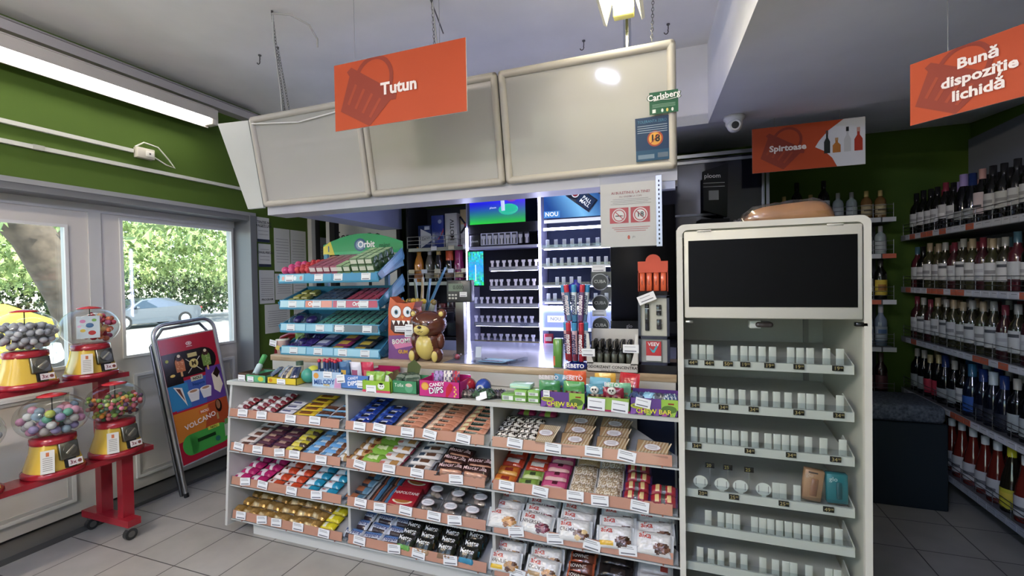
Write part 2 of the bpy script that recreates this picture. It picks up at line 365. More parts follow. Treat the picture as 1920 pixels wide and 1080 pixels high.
def crown(name, label, cx, cy, cz, rx, ry, rz_, n, cols, trunk=None, sz=.35):
    n = int(n*1.5); sz *= .6
    t = thing(name, label, 'tree', (cx, cy, trunk if trunk is not None else -.5))
    z0 = trunk if trunk is not None else -.5
    q = random.Random(int(cx*7+cy*13)); m = MB('leaf')
    for i in range(n):
        while True:
            a, c, d = q.uniform(-1, 1), q.uniform(-1, 1), q.uniform(-1, 1)
            if .25 < a*a+c*c+d*d < 1: break
        s_ = sz*q.uniform(.5, 1.2); M = T(a*rx, c*ry, cz-z0+d*rz_) @ Euler((q.uniform(0, 6), q.uniform(0, 6), q.uniform(0, 6))).to_matrix().to_4x4()
        old = m.M; m.M = M; col = q.choice(cols)
        m.add([(-s_, 0, 0), (-.3*s_, -.35*s_, .1*s_), (s_, 0, 0), (-.2*s_, .35*s_, .1*s_)], [(0, 1, 2, 3)], col)
        m.add([(0, -s_*.8, .1*s_), (.3*s_, 0, 0), (0, s_*.8, 0), (-.3*s_, .1*s_, 0)], [(0, 1, 2, 3)], col); m.M = old
    m.build('foliage', t)
    b = MB('bark'); b.tube([(0, 0, 0), (.1, .05, (cz-z0)*.5), (0, 0, cz-z0+.3)], [.22, .16, .08], 8, '#6a5f52'); b.build('trunk', t)
    return t
LG = ['#9ab264', '#aac270', '#8aa45c', '#bccf80', '#7c9652']; DG = ['#4a5c34', '#5d7240', '#6e8450', '#7c9455', '#3f4d30']
crown('leafy_tree', 'bright green tree above the silver car in the street', -27.5, 13.5, 3.9, 3, 5.5, 2.9, 3600, LG)
crown('leafy_tree', 'leafy tree hanging over the far end of the street at right of the door glass', -24, 21, 4.2, 3, 4.5, 3.2, 3000, LG)
crown('leafy_tree', 'pale green tree behind the leaning trunk', -23, 7.5, 4.2, 2.5, 4.5, 3.0, 2600, LG)
crown('leafy_tree', 'tall tree closing the view far down the street', -43, 32, 6, 5, 9, 5.5, 3200, LG, sz=.6)
crown('leafy_tree', 'tall tree far behind the yellow car', -43, 9, 6, 5, 9, 5.5, 3200, LG, sz=.6)
crown('hedge', 'dark hedge behind the silver car', -29.5, 16, .9, 1.6, 11, 1.5, 3600, DG, sz=.3)
crown('hedge', 'dark hedge behind the yellow car', -27, 4, .9, 1.6, 7, 1.4, 2400, DG, sz=.3)
t = thing('street_tree', 'thick leaning street tree trunk seen through the left door glass', 'tree', (-8.2, 4.0, -.1))
b = MB('bark'); b.tube([(0, .28, 0), (0, .2, .7), (0, -.02, 1.5), (0, -.35, 2.3), (-.1, -.9, 3.1), (-.2, -1.5, 4.3)], [.30, .24, .23, .24, .2, .15], 14, '#5f5243')
b.tube([(0, -.2, 2.0), (.1, .25, 2.7), (.1, .6, 3.8)], [.16, .11, .07], 10, '#5f5243'); b.build('trunk', t)
q = random.Random(5); m = MB('leaf')
for i in range(900):
    s_ = .13*q.uniform(.5, 1.2); M = T(q.gauss(-.2, .5), q.gauss(-.3, 1.5), q.uniform(2.35, 4.8)) @ Euler((q.uniform(0, 6), q.uniform(0, 6), q.uniform(0, 6))).to_matrix().to_4x4()
    m.M = M; m.add([(-s_, 0, 0), (0, -.35*s_, .1*s_), (s_, 0, 0), (0, .35*s_, .1*s_)], [(0, 1, 2, 3)], q.choice(LG)); m.M = I4
m.build('foliage', t)
# ================================================================ LEFT WALL
t = thing('wall_lamp', 'long lit fluorescent batten lamp along the green wall', 'lamp', (-3.33, .95, 2.765))
b = MB('pvc'); b.prism([(-.045, .0), (.045, .0), (.035, .075), (-.035, .075)], 'y', 0, 1.58, '#c9c4bb'); b.prism([(.045, 0), (.055, -.012), (.075, .05), (.062, .06)], 'y', 0, 1.58, '#b5b0a6')
b.box(-.12, -.03, .2, .24, .03, .09, '#bbb7ae'); b.box(-.12, -.03, 1.25, 1.29, .03, .09, '#bbb7ae'); b.build('housing', t)
b = MB('pvc'); b.prism([(-.055, .05), (-.045, .055), (-.035, -.06), (-.04, -.062)], 'y', 0, 1.58, '#b5b0a6'); b.build('added_wall_shield', t)  # unseen wing added to keep the tube's light off the wall
b = MB('tubelight'); b.tube([(0, .03, -.015), (0, 1.55, -.015)], .028, 14, '#ffffff'); b.build('tube', t)
b = MB('pvc'); b.rbox(-.04, .05, 1.55, 1.6, -.05, .06, '#d8d2c4', .006); b.build('end_cap', t); b = MB('pvc'); b.rbox(-.04, .05, -.02, .03, -.05, .06, '#d8d2c4', .006); b.build('end_cap', t)
b = MB('pvc'); b.box(XW, XW+.09, -2.5, 3.05, 2.90, 2.955, '#a9a6a4'); b.box(XW+.0, XW+.1, -2.5, 3.05, 2.955, 2.965, '#8d8a88'); one('cable_trunking', b, 'grey metal trunking running along the top of the green wall above the lamp', 'trunking')
b = MB('pvc'); b.box(XW, XW+.022, -2.5, 2.07, 2.412, 2.436, '#c2c4b8'); one('cable_conduit', b, 'white plastic conduit ending at the small junction box', 'conduit')
b = MB('pvc'); b.box(XW, XW+.022, -2.5, 2.95, 2.302, 2.326, '#c2c4b8'); b.box(XW, XW+.026, 1.55, 1.6, 2.300, 2.328, '#a9aa9e'); one('cable_conduit', b, 'lower white conduit running on behind the white canopy', 'conduit')
t = thing('junction_box', 'small white junction box with a looping cable on green wall', 'junction box', (XW, 2.08, 2.385))
b = MB('plastic'); b.rbox(0, .045, 0, .11, 0, .07, '#c8c3b0', .004); b.build('housing', t)
b = MB('plastic'); b.rbox(.045, .05, .05, .1, .015, .055, '#e6e2d4', .002); b.box(.05, .052, .07, .08, .03, .04, '#333333'); b.build('socket_plate', t)
b = MB('plastic'); b.tube([(.02, 0, .07), (.03, .05, .11), (.03, .14, .10), (.02, .22, .03), (.02, .26, -.02), (.02, .2, -.01), (.02, .11, .03)], .005, 6, '#cfd0c0'); b.build('cable', t)
# notices on the wall between door and pole
def sheet(label, y0, y1, z0, z1, lines, hdr=None, x=XW, cat='notice', dx=0.003, bars=()):
    m = MB('paper'); m.box(x+.0005, x+dx, y0, y1, z0, z1, '#c6c8c2'); W = y1-y0; H = z1-z0
    q = random.Random(int(y0*1000+z0*77))
    M0 = m.M; m.M = T(x+dx+.0003, 0, 0) @ RZ(90)
    for (fa, fb) in bars: m.box(y0, y1, -.001, 0, z0+fa*H, z0+fb*H, '#1c2740')
    for (tx, sz, fz) in (hdr or []): m.text(tx, sz, '#1b1b1b', T((y0+y1)/2, 0, z0+fz*H), .02)
    for i in range(lines):
        zz = z1-.25*H-i*(H*.6/max(1, lines)); w_ = W*q.uniform(.35, .42); m.box((y0+y1)/2-w_, (y0+y1)/2+w_, -.0008, 0, zz, zz+.0035, '#777a78')
    m.M = M0; return one('paper_notice', m, label, cat)
sheet('white notice with dark blue footer, uppermost beside the door', 3.04, 3.17, 1.88, 2.10, 4, [('ATENTIE NU', .03, .8), ('TRAGETI USA', .03, .66)], bars=((0, .12),))
sheet('white notice with dark blue footer and bold line, second from the top beside the door', 3.05, 3.18, 1.66, 1.865, 4, [('BONUL FISCAL', .028, .62)], bars=((0, .12),))
sheet('tall text notice under the two blue footed ones', 3.05, 3.21, 1.33, 1.63, 10, [('PROGRAM', .026, .12)])
sheet('printed notice with small diagram in the upper middle of the board', 3.22, 3.40, 1.62, 2.02, 9)
sheet('printed notice nearest the white pole in the upper row', 3.41, 3.60, 1.62, 2.02, 9)
sheet('large text notice in the middle of the lower notice row', 3.22, 3.42, 1.36, 1.60, 7)
sheet('wide printed sheet at the bottom of the notices', 3.10, 3.38, 1.06, 1.32, 8)
sheet('lined sheet at lower right near the white pole', 3.43, 3.60, 1.20, 1.58, 8)
sheet('single paper notice to the right of the white pole', 3.78, 3.95, 1.55, 1.98, 9)
b = MB('pvc'); b.box(XW, XW+.05, 3.63, 3.68, 0, 2.5, '#b9bab8'); b.box(XW+.0, XW+.045, 3.68, 3.75, 0, 2.5, '#161616'); one('wall_post', b, 'white and black upright pole against the green wall beside the notices', 'post')
b = MB('matte'); b.box(-3.1, -3.04, 3.5, 3.56, 0, 2.4, '#1a1a1c'); b.use('pvc'); b.box(-3.14, -3.1, 3.5, 3.56, 0, 2.4, '#a9aaa8'); one('door_post', b, 'dark narrow post at the left of the coffee banner', 'post')
# coffee banner
t = thing('coffee_banner', 'white roll-up panel with coffee cup drawing and Espresso lettering behind the counter', 'banner', (-2.96, 3.85, 0))
b = MB('paper'); b.M = T(0, 0, .6); b.box(-.37, .37, 0, .02, -.6, 1.80, '#c9cbca')
b.text('Espresso', .16, '#20201f', T(-.10, 0, 1.37), .0); b.text('Macchiato', .07, '#20201f', T(.22, 0, 1.50), 0); b.text('Cappuccino', .07, '#20201f', T(-.1, 0, 1.25), 0); b.build('panel', t)
b = MB('matte'); b.M = T(.14, 0, .90)
cup = [(.1+.13*math.cos(a), -.004, .86+.12*math.sin(a)) for a in [math.pi+i*math.pi/10 for i in range(11)]]
b.tube(cup, .006, 6, '#1c1c1c'); b.tube([(-.03, -.004, .86), (.23, -.004, .86)], .005, 6, '#1c1c1c')
b.tube([(.23, -.004, .83), (.30, -.004, .84), (.29, -.004, .77), (.2, -.004, .76)], .005, 6, '#1c1c1c')
for o_ in (.05, .1, .15): b.tube([(o_, -.004, .90), (o_+.02, -.004, .94), (o_-.01, -.004, .98), (o_+.02, -.004, 1.03)], .005, 6, '#1c1c1c')
b.build('cup_drawing', t)
b = MB('matte'); b.box(-.41, -.37, -.01, .03, 0, 2.44, '#18181a'); b.box(.37, .41, -.01, .03, 0, 2.44, '#18181a'); b.box(.035, .065, -.01, -.0, 0, 2.0, '#18181a'); b.box(-.41, .41, -.01, .03, 2.40, 2.44, '#18181a'); b.build('frame', t)
# ================================================================ CANOPY over the counter
t = thing('light_box_canopy', 'row of three blank white light boxes forming a hanging canopy over the counter', 'canopy', (0, 0, 0))
A0, B0, AH, BH = 2.236, 2.337, 2.585, 2.018        # front top Y, front bottom Y, heights
seg = [(-2.6, -1.742), (-1.738, -.875), (-.871, -.002)]
tl = math.atan2(B0-A0, AH-BH)
for i, (x0, x1) in enumerate(seg):
    m = MB('panelgloss'); Wd = x1-x0; Hh = math.hypot(AH-BH, B0-A0)
    M = T(x0, A0, AH) @ Matrix.Rotation(tl, 4, 'X')
    m.M = M; m.box(.035, Wd-.035, .0, .02, -Hh+.035, -.035, '#acaba5')
    pn = m.build('light_panel', t)
    f = MB('pvc'); f.M = M; r_ = .02
    for (p, q_) in (((0.02, 0, -.02), (Wd-.02, 0, -.02)), ((.02, 0, -Hh+.02), (Wd-.02, 0, -Hh+.02)), ((.02, 0, -.02), (.02, 0, -Hh+.02)), ((Wd-.02, 0, -.02), (Wd-.02, 0, -Hh+.02))):
        f.tube([p, q_], r_, 10, '#b5b0a4')
        f.ball(p, r_, '#b5b0a4', 10); f.ball(q_, r_, '#b5b0a4', 10)
    f.build('snap_frame', pn)
m = MB('pvc')   # body of the canopy: front box and the leg returning towards the back on the left
m.prism([(A0+.03, AH-.01), (A0+.28, AH-.01), (A0+.28, BH-.05), (B0+.02, BH-.05), (B0+.02, BH-.0)], 'x', -2.6, -.002, '#b4b7c2')
m.box(-2.6, -2.38, 2.5, 3.62, BH-.03, AH-.05, '#9aa3c6')  # leg coloured bluer than the front box, painting the blue light on it
m.build('body', t)
m = MB('pvc'); m.add([(-2.887, 2.236, 2.581), (-2.615, 2.236, 2.567), (-2.615, 2.337, 2.017), (-2.754, 2.337, 2.017), (-2.887, 2.256, 2.581), (-2.615, 2.256, 2.567), (-2.615, 2.357, 2.017), (-2.754, 2.357, 2.017)],
    [(0, 3, 2, 1), (4, 5, 6, 7), (0, 1, 5, 4), (3, 7, 6, 2), (0, 4, 7, 3), (1, 2, 6, 5)], '#bfc3bf'); m.build('side_flap', t)
m = MB('plastic'); M = T(0, A0-.01, AH) ; m.tube([(-2.57, A0-.012, 2.535), (-2.2, A0, 2.50), (-1.7, A0-.01, 2.535), (-1.4, A0-.012, 2.55)], .004, 6, '#e8e8e4'); m.build('cable', t)
# chains, hooks
def chain(label, p0, p1, cat='chain', cable=None, lk=.022):
    t_ = MB('metal'); p0 = Vector(p0); p1 = Vector(p1); L = (p1-p0).length; n = int(L/(lk*.8)); d = (p1-p0)/n
    for i in range(n):
        c_ = p0+d*(i+.5); u_ = Vector((1, 0, 0)) if i % 2 else Vector((0, 1, 0)); w_ = d.normalized()
        t_.tube([tuple(c_+u_*(.006*math.cos(a))+w_*(lk*.5*math.sin(a))) for a in [k*math.pi/4 for k in range(8)]], .0018, 5, '#8b8a86', closed=True)
    t_.tube([tuple(p0), tuple(p0+Vector((0, 0, .0)))+() if False else tuple(p0+Vector((0, 0, .001))), tuple(p0+Vector((0, 0, .02)))], .006, 6, '#6f6d68')
    if cable: t_.use('plastic').tube(cable, .004, 6, '#b9b9b4')
    return one('hanging_chain', t_, label, cat)
chain('long chain with cable holding the left end of the canopy', (-2.10+.0, 1.967, 3.0), (-2.35, 2.28, 2.60), cable=[(-2.095, 1.967, 2.99), (-2.16, 2.03, 2.9), (-2.3, 2.2, 2.72), (-2.36, 2.27, 2.6)])
chain('short chain hooked beside the cable at left of the canopy', (-2.388, 2.276, 3.0), (-2.33, 2.30, 2.6))
chain('chain above the Tutun sign reaching the ceiling', (-1.232, 2.207, 3.0), (-1.232, 2.24, 2.60), cable=[(-1.225, 2.2, 3.0), (-1.22, 2.23, 2.8), (-1.22, 2.24, 2.6)])
chain('chain at the right end of the canopy beside the square lamp', (-.107, 2.5, 3.0), (-.107, 2.26, 2.60), lk=.034)
def hook(label, x, y):
    m_ = MB('metal'); m_.tube([(0, 0, 0), (0, 0, -.03)] + [(.012*math.cos(a)-.012, 0, -.045+.014*math.sin(a)) for a in [0.6, 0, -.8, -1.6, -2.4, -3.0]], .003, 6, '#5d5b57'); m_.cyl((0, 0, 0), (0, 0, -.006), .01, n=10, col='#777777')
    return one('ceiling_hook', m_, label, 'hook', T(x, y, ZC))
hook('empty hook in the ceiling left of the long chain', -2.581, 2.31); hook('empty hook above the middle of the right light box', -.552, 2.93); hook('empty hook near the right end of the canopy', -.044, 2.93)
m = MB('plastic'); m.tube([(-2.10, 1.967, 3.0), (-2.0, 1.99, 2.985), (-1.93, 2.06, 2.95), (-1.93, 2.12, 2.90), (-1.94, 2.13, 2.86)], .005, 6, '#a8a59c'); one('loose_cable', m, 'loose cable end curling down beside the long chain', 'cable')
m = MB('plastic'); m.tube([(-1.22, 2.15, 3.01), (-1.25, 2.3, 2.97), (-1.27, 2.4, 2.94)], .004, 6, '#55534f'); one('loose_cable', m, 'short loose cable behind the Tutun sign chain', 'cable')
# ceiling lamp over the canopy
LPX = aty(1172, 40, 2.4).x
t = thing('ceiling_lamp', 'lit fluorescent lamp with yellowed end cap above the canopy', 'lamp', (LPX, 1.15, 2.83))
b = MB('pvc'); b.prism([(-.10, -.06), (-.085, -.07), (-.05, .05), (.05, .05), (.085, -.07), (.10, -.06), (.06, .075), (-.06, .075)], 'y', 0, 1.2, '#d9d6c2'); b.build('reflector', t)
b = MB('tubecold'); b.tube([(-.03, .02, -.01), (-.03, 1.17, -.01)], .016, 10, '#ffffff'); b.tube([(.035, .02, -.01), (.035, 1.17, -.01)], .016, 10, '#ffffff'); b.build('tube', t)
b = MB('plastic'); b.rbox(-.05, .05, 1.17, 1.215, -.045, .05, '#d8cf6a', .006); b.build('end_cap', t)
b = MB('chrome'); PX_ = aty(1176, 65, 2.45).x; b.tube([(PX_, 2.45, 3.0), (PX_, 2.45, 2.5)], .02, 12, '#c8ccd4'); one('steel_pipe', b, 'polished steel pipe behind the canopy below the lamp', 'pipe')
def roomlamp(label, x, y, mt='tubewarm', z=2.72):
    t_ = thing('ceiling_lamp', label, 'lamp', (x, y, z)); m_ = MB('pvc'); m_.box(-.02, .02, 0, 1.3, 0, .05, '#d9d9d4'); m_.build('housing', t_)
    m_ = MB('metal'); m_.tube([(0, .2, .05), (0, .2, ZC-z)], .003, 5, '#999999'); m_.tube([(0, 1.1, .05), (0, 1.1, ZC-z)], .003, 5, '#999999'); m_.build('wire', t_)
    m_ = MB(mt); m_.tube([(0, .03, -.02), (0, 1.27, -.02)], .016, 10, '#ffffff'); m_.build('tube', t_)
roomlamp('suspended batten lamp on the door side of the front half of the shop', -2.3, -1.5, 'tubewarm', 2.66)  # unseen lamp added to brighten and warm the left part of the ceiling
roomlamp('suspended batten lamp in the middle of the front half of the shop', -.7, -1.5, 'tubeblue', 2.66)
# ================================================================ SIGNS
def basket(m, cx, cz, s, col, hi, H=None):
    M0 = m.M; nv0 = len(m.v); m.M = M0 @ T(cx, -.0008, cz) @ RY(32) @ Matrix.Scale(s, 4)
    m.prism([(-.5, .22), (.5, .22), (.54, .12), (.46, .08), (.33, -.48), (-.33, -.48), (-.46, .08), (-.54, .12)], 'y', -.001, 0, col)
    pts = [(.33*math.cos(a), -.0006, .22+.36*math.sin(a)) for a in [i*math.pi/14 for i in range(15)]]
    a_ = []; 
    for i in range(14):
        p, q_ = pts[i], pts[i+1]; n0 = Vector((p[0], 0, p[2]-.22)).normalized()*.035; n1 = Vector((q_[0], 0, q_[2]-.22)).normalized()*.035
        m.add([(p[0]-n0.x, -.001, p[2]-n0.z), (p[0]+n0.x, -.001, p[2]+n0.z), (q_[0]+n1.x, -.001, q_[2]+n1.z), (q_[0]-n1.x, -.001, q_[2]-n1.z)], [(0, 1, 2, 3)], col)
    for k in range(4):
        x = -.27+k*.18; m.prism([(x-.025, .02), (x+.025, .02), (x*.9+.025, -.32), (x*.9-.025, -.32)], 'y', -.0016/s*.5, -.0011, hi)
    m.M = M0
    if H: m.v[nv0:] = [(x, y, min(H, max(0, z))) for x, y, z in m.v[nv0:]]
OR, DR, HI = '#b93c05', '#8f2a12', '#a43612'
def hsign(label, M, W, H, lines, size, tx, strings=(), extra=None, bscale=.30, bx=None):
    t_ = thing('hanging_sign', label, 'sign', M=M)
    m = MB('paper'); m.box(0, W, 0, .005, 0, H, '#d8cfc8'); m.box(0, W, -.0008, 0, 0, H, OR); m.build('board', t_)
    m = MB('paper'); m.M = T(0, -.001, 0); basket(m, bx or W*.30, H*.5, bscale, DR, HI, H); m.build('basket_emblem', t_)
    m = MB('plastic')
    for i, l in enumerate(lines): m.text(l, size, '#eadfd8', T(tx, -.004, H/2+((len(lines)-1)/2-i)*size*1.1), .034, wx=1.05)
    m.build('lettering', t_)
    for x, L in strings:
        s_ = MB('metal'); s_.tube([(x, .002, H-.005), (x, .002, H+L)], .0012, 5, '#b0b0b0'); s_.build('string', t_)
    return t_
YT = 1.8
s_ = hsign('orange hanging sign reading Tutun in front of the canopy', T(-1.542, YT, 2.229), .696, .313, ['Tutun'], .075, .36, ((.12, .47), (.57, .47)), bscale=.29, bx=.19)
s_ = hsign('orange and white hanging sign reading Spirtoase with four bottle pictures', T(.455, 3.35, 2.165), .61, .285, ['Spirtoase'], .052, .20, ((.13, .06), (.48, .06)), bscale=.23, bx=.17)
m = MB('plastic'); m.M = T(0, -.0022, 0)
m.add([(.61, 0, 0), (.61, 0, .285), (.5, 0, .285), (.42, 0, .225), (.37, 0, .165), (.35, 0, .13), (.40, 0, .1), (.44, 0, .055), (.465, 0, 0)], [(0, 1, 2, 3, 4, 5, 6, 7, 8)], '#cfd2d8')
def flatbottle(x, z, h, w_, col, cap):
    m.add([(x-w_/2, -.001, z), (x+w_/2, -.001, z), (x+w_/2, -.001, z+h*.5), (x+w_*.16, -.001, z+h*.68), (x+w_*.16, -.001, z+h*.82), (x-w_*.16, -.001, z+h*.82), (x-w_*.16, -.001, z+h*.68), (x-w_/2, -.001, z+h*.5)], [tuple(range(8))], col)
    m.add([(x-w_*.2, -.0012, z+h*.82), (x+w_*.2, -.0012, z+h*.82), (x+w_*.2, -.0012, z+h), (x-w_*.2, -.0012, z+h)], [(0, 1, 2, 3)], cap)
flatbottle(.413, .085, .14, .032, '#1c2420', '#5a4038'); flatbottle(.463, .085, .09, .042, '#b06a22', '#b08a5a'); flatbottle(.519, .085, .15, .036, '#b9bcc0', '#1a1a1a'); flatbottle(.575, .085, .14, .042, '#b0301c', '#c08a7a')
m.build('picture_panel', s_)
# large near sign, turned a little
pa = aty(1705, 122, 1.9); 
def solve_buna():
    A = aty(1707, 236, 1.95)                # lower left corner
    return A
A = solve_buna(); Hs = aty(1705, 122, A.y).z-A.z
# find direction so that the sign's right part rises like in the photograph
best = None
for k in range(0, 61):
    a = R(-k); W_ = Hs*2.2
    Pn = A+Vector((math.cos(a), math.sin(a), 0))*W_*.6
    d = Pn-EYE; u = 960+FPX*d.dot(rt)/d.dot(fw); v = 540-FPX*d.dot(up)/d.dot(fw)
    e = abs((v-236)/(u-1707)-(180-236)/(1920-1707))
    if best is None or e < best[0]: best = (e, a)
hsign('large orange hanging sign reading Bună dispoziție lichidă at the right edge', T(A.x, A.y, A.z) @ Matrix.Rotation(best[1], 4, 'Z'), Hs*2.2, Hs, ['Bună', 'dispoziție', 'lichidă'], Hs*.215, Hs*.84, ((.1, 2.5-A.z-Hs), (Hs*2, 2.5-A.z-Hs)), bscale=Hs*.92, bx=Hs*.56)
# security camera
t = thing('security_camera', 'white dome security camera under the dropped ceiling', 'camera', (.335, 3.2, 2.5))
b = MB('plastic'); b.lathe([(0, 0), (.062, 0), (.062, -.018), (.05, -.03), (.05, -.05), (.035, -.075), (0, -.09)], 24, '#dcdcdc'); b.build('mount', t)
b = MB('plastic'); b.ball((0, -.018, -.06), .044, '#e2e2e2', 20); b.cyl((0, -.05, -.066), (0, -.062, -.07), .03, n=20, col='#f0f0f0'); b.build('head', t)
b = MB('glassdark'); b.cyl((0, -.06, -.069), (0, -.066, -.071), .021, n=20, col='#20242c'); b.build('lens', t)
# ================================================================ CANDY GONDOLA
UX = [(-2.55, -1.70), (-1.70, -.85), (-.85, -.005)]
UN = ['left', 'middle', 'right']; KN = ['top', 'second', 'third', 'bottom']
KZ = [.725, .52, .315, .11]; TILT = 16; TD = .335
WH, ORG = '#c9c9c4', '#e39a78'
TRAYM = {}
for u, (x0, x1) in enumerate(UX):
    t = thing('candy_display_unit', 'white %s section of the sweets display with four sloping shelves and orange price strips' % UN[u], 'display shelf', (x0, 2.0, 0))
    Wd = x1-x0
    b = MB('pvc')
    if u == 0: b.prism([(-.04, .07), (.42, .07), (.42, .90), (.02, .90), (.0, .72)], 'x', -.012, .006, '#c4c4bf')
    else: b.prism([(.02, .09), (.42, .09), (.42, .90), (.02, .90)], 'x', -.008, .008, '#b9b9b4')
    b.build('side_panel', t)
    b = MB('pvc'); xe = Wd-.008 if u < 2 else Wd-.2; b.box(.008, xe, .36, .372, .09, .915, '#9a9d9f'); b.build('back_panel', t)
    b = MB('pvc'); b.box(.12 if u == 0 else 0, Wd, .04, .40, .0, .088, '#d2d2cc'); b.build('kick_plate', t)
    for k, z in enumerate(KZ):
        M = T(0, .0, z) @ RX(TILT); TRAYM[(u, k)] = T(x0, 2.0, 0) @ M
        b = MB('pvc'); b.M = M
        if u == 2: b.prism([(.01, .0), (Wd-.01, .0), (Wd-.01, .06), (Wd-.3, TD), (.01, TD)], 'z', -.014, -.002, '#a9abab')
        else: b.box(.01, Wd-.01, .0, TD, -.014, -.002, '#a9abab')
        sh = b.build('shelf', t)
        b = MB('acrylic'); F = T(0, -.012, z-.012) @ RX(-10); b.M = F; b.quad((.0, -.003, 0), (Wd-.004, -.003, 0), (Wd-.004, -.003, .058), (0, -.003, .058), '#ffffff'); ac = b.build('lip', t)
        b = MB('paper'); b.M = F; b.box(.012, Wd-.03, -.001, .001, .006, .052, ORG); b.box(0, Wd, -.002, .006, -.004, .003, '#b9b9b4')
        for i in range(3): b.cyl((.1+i*Wd*.4, -.006, .004), (.1+i*Wd*.4, -.009, .004), .0035, n=8, col='#8a4a34')
        b.build('price_strip', t)
        q = random.Random(u*10+k); n = 4+(k+u) % 2
        for i in range(n):
            b = MB('paper'); xx = Wd*(.12+i*.8/(n-.3))+q.uniform(-.03, .03); b.M = F @ T(xx, -.006, .006+q.uniform(0, .008)) @ RY(q.uniform(-9, 9))
            b.box(-.038, .038, -.0015, 0, 0, .043, '#e2e3e4'); b.box(-.03, .02, -.002, -.0014, .034, .037, '#8a8a8a'); b.box(-.03, .025, -.002, -.0014, .027, .030, '#9a9a9a')
            b.box(-.03, .03, -.002, -.0014, .006, .011, '#6a6a72'); b.build('price_card', t)
t = thing('counter_ledge', 'long glossy off-white ledge shelf running over the three sweets sections', 'shelf', (-2.56, 2.0, .905))
b = MB('gloss'); b.prism([(0, -.005), (2.555, -.005), (2.555, .30), (0, .30)], 'z', 0, .022, '#bdbdb6'); b.build('shelf_board', t)
# dark blue counter body behind and wooden worktop
t = thing('shop_counter', 'cashier counter with oak worktop behind the sweets display', 'counter', (-2.55, 2.3, 0))
b = MB('wood'); b.rbox(0, 2.535, 0, .46, 1.0, 1.037, '#ffffff', .003, 1); b.build('worktop', t)
b = MB('pvc'); b.box(.02, 2.53, .14, .17, 0, 1.0, '#bfc0bd'); b.build('front_panel', t)
b = MB('pvc'); b.box(.02, 2.53, .0, .02, .93, 1.0, '#b4b4ad'); b.build('upstand', t)
b = MB('matte'); b.box(2.28, 2.52, .128, .14, .1, .9, '#26304e'); b.build('side_cover', t)
t = thing('glass_worktop', 'bluish reflective worktop lit by the cigarette cabinets', 'worktop', (-2.0, 2.77, 0))
b = MB('gloss'); b.box(0, 1.98, 0, .5, 1.012, 1.03, '#8e93a6'); b.build('top', t); b = MB('pvc'); b.box(0, 1.98, .1, .45, 0, 1.012, '#3a3c44'); b.build('base', t)

def P(base, end=None, bands=()):
    def f(u, v):
        for a, b_, c, d, col in bands:
            if a <= u <= b_ and c <= v <= d: return col
        if end and abs(u) > .86: return end
        return base
    return f
KINDS = {}
def kind(key, desc, name, cat, L, W, H, fn, mat='wrap', txt=None, crimp=.88, wr=.12, nx=14, ny=6, box=False):
    KINDS[key] = dict(desc=desc, name=name, cat=cat, L=L, W=W, H=H, fn=fn, mat=mat, txt=txt, crimp=crimp, wr=wr, nx=nx, ny=ny, box=box, me=None)
def proto(key):
    k = KINDS[key]
    if k['me'] is None:
        m = MB(k['mat'])
        if k['box']: k['fn'](m, k['L'], k['W'], k['H'])
        else: m.pillow(k['L'], k['W'], k['H'], k['fn'], k['nx'], k['ny'], k['crimp'], hash(key) % 97 if False else len(key)*7, k['wr'], k['txt'])
        o = m.build(k['name']); k['me'] = o.data; bpy.data.objects.remove(o)
    return k
def item(key, M, label, group=None):
    k = proto(key); o = bpy.data.objects.new(k['name'], k['me']); C.objects.link(o); o.matrix_world = M
    return tag(o, label, k['cat'], group)
PY = [800, 860, 930, 1000]
def col(u, k, px, key, n, d=.042, lean=0, t0=.008, lift=0.0, jit=4, cn=0, dx=0.0, stack=1):
    """one column of identical packs on a shelf, running from the lip to the back"""
    kd = proto(key); X = aty(px, PY[k], 2.05).x-UX[u][0]; q = random.Random(px*3+k)
    for i in range(n):
        for s_ in range(stack):
            tt = t0+i*d
            M = TRAYM[(u, k)] @ T(X+q.uniform(-.004, .004)+dx*i, tt, lift+.001+s_*kd['H']*.92)
            M = M @ (RX(lean+q.uniform(-2, 2)) if lean else I4) @ T(0, kd['W']/2, 0) @ RZ(q.uniform(-jit, jit))
            g = '%s on the %s shelf, %s section' % (kd['desc'], KN[k], UN[u])
            rw = '%s row' % rowname(i, n)
            if stack > 1: rw = ('upper' if s_ else 'lower')+' one of the '+rowname(i, n)+' pair'
            item(key, M, '%s, %s%s, %s %s shelf' % (kd['desc'], (cn+' column, ') if cn else '', rw, KN[k], UN[u]), g)
# --- pack designs
SB = 'snack bar'; BI = 'biscuit pack'; CB = 'chocolate bar'
kind('wr', 'white and dark red wafer roll', 'wafer_roll', CB, .095, .036, .03, P('#d9d4d2', '#8d2430', [(.1, .86, -1, 0, '#7d1f2c'), (-.5, 0, -.3, .5, '#b9a6a2')]))
kind('sv', 'silver white chocolate bar', 'chocolate_bar', CB, .11, .04, .018, P('#cfd0d8', '#e4e4e8', [(-.5, .6, -.6, .1, '#5b5c80')]))
kind('ye', 'flat yellow chocolate bar', 'chocolate_bar', CB, .15, .042, .014, P('#e0bd22', '#c9a01a', [(-.6, .6, -.5, .5, '#8a4e1e'), (-.3, .3, -.3, .3, '#e8d060')]))
kind('bn', 'brown chocolate bar with light blue edge', 'chocolate_bar', CB, .105, .05, .016, P('#5a3226', '#c9ccd4', [(-.8, .8, -1, -.55, '#6ea3c9'), (-.7, .7, .1, .7, '#7a4a3a')]))
kind('ws', 'white and brown wafer', 'wafer_bar', CB, .13, .05, .02, P('#ddd3cc', '#c8c4c2', [(-.2, .7, -.7, .7, '#7b4a3a'), (-.6, -.2, -.3, .5, '#efe8e2')]))
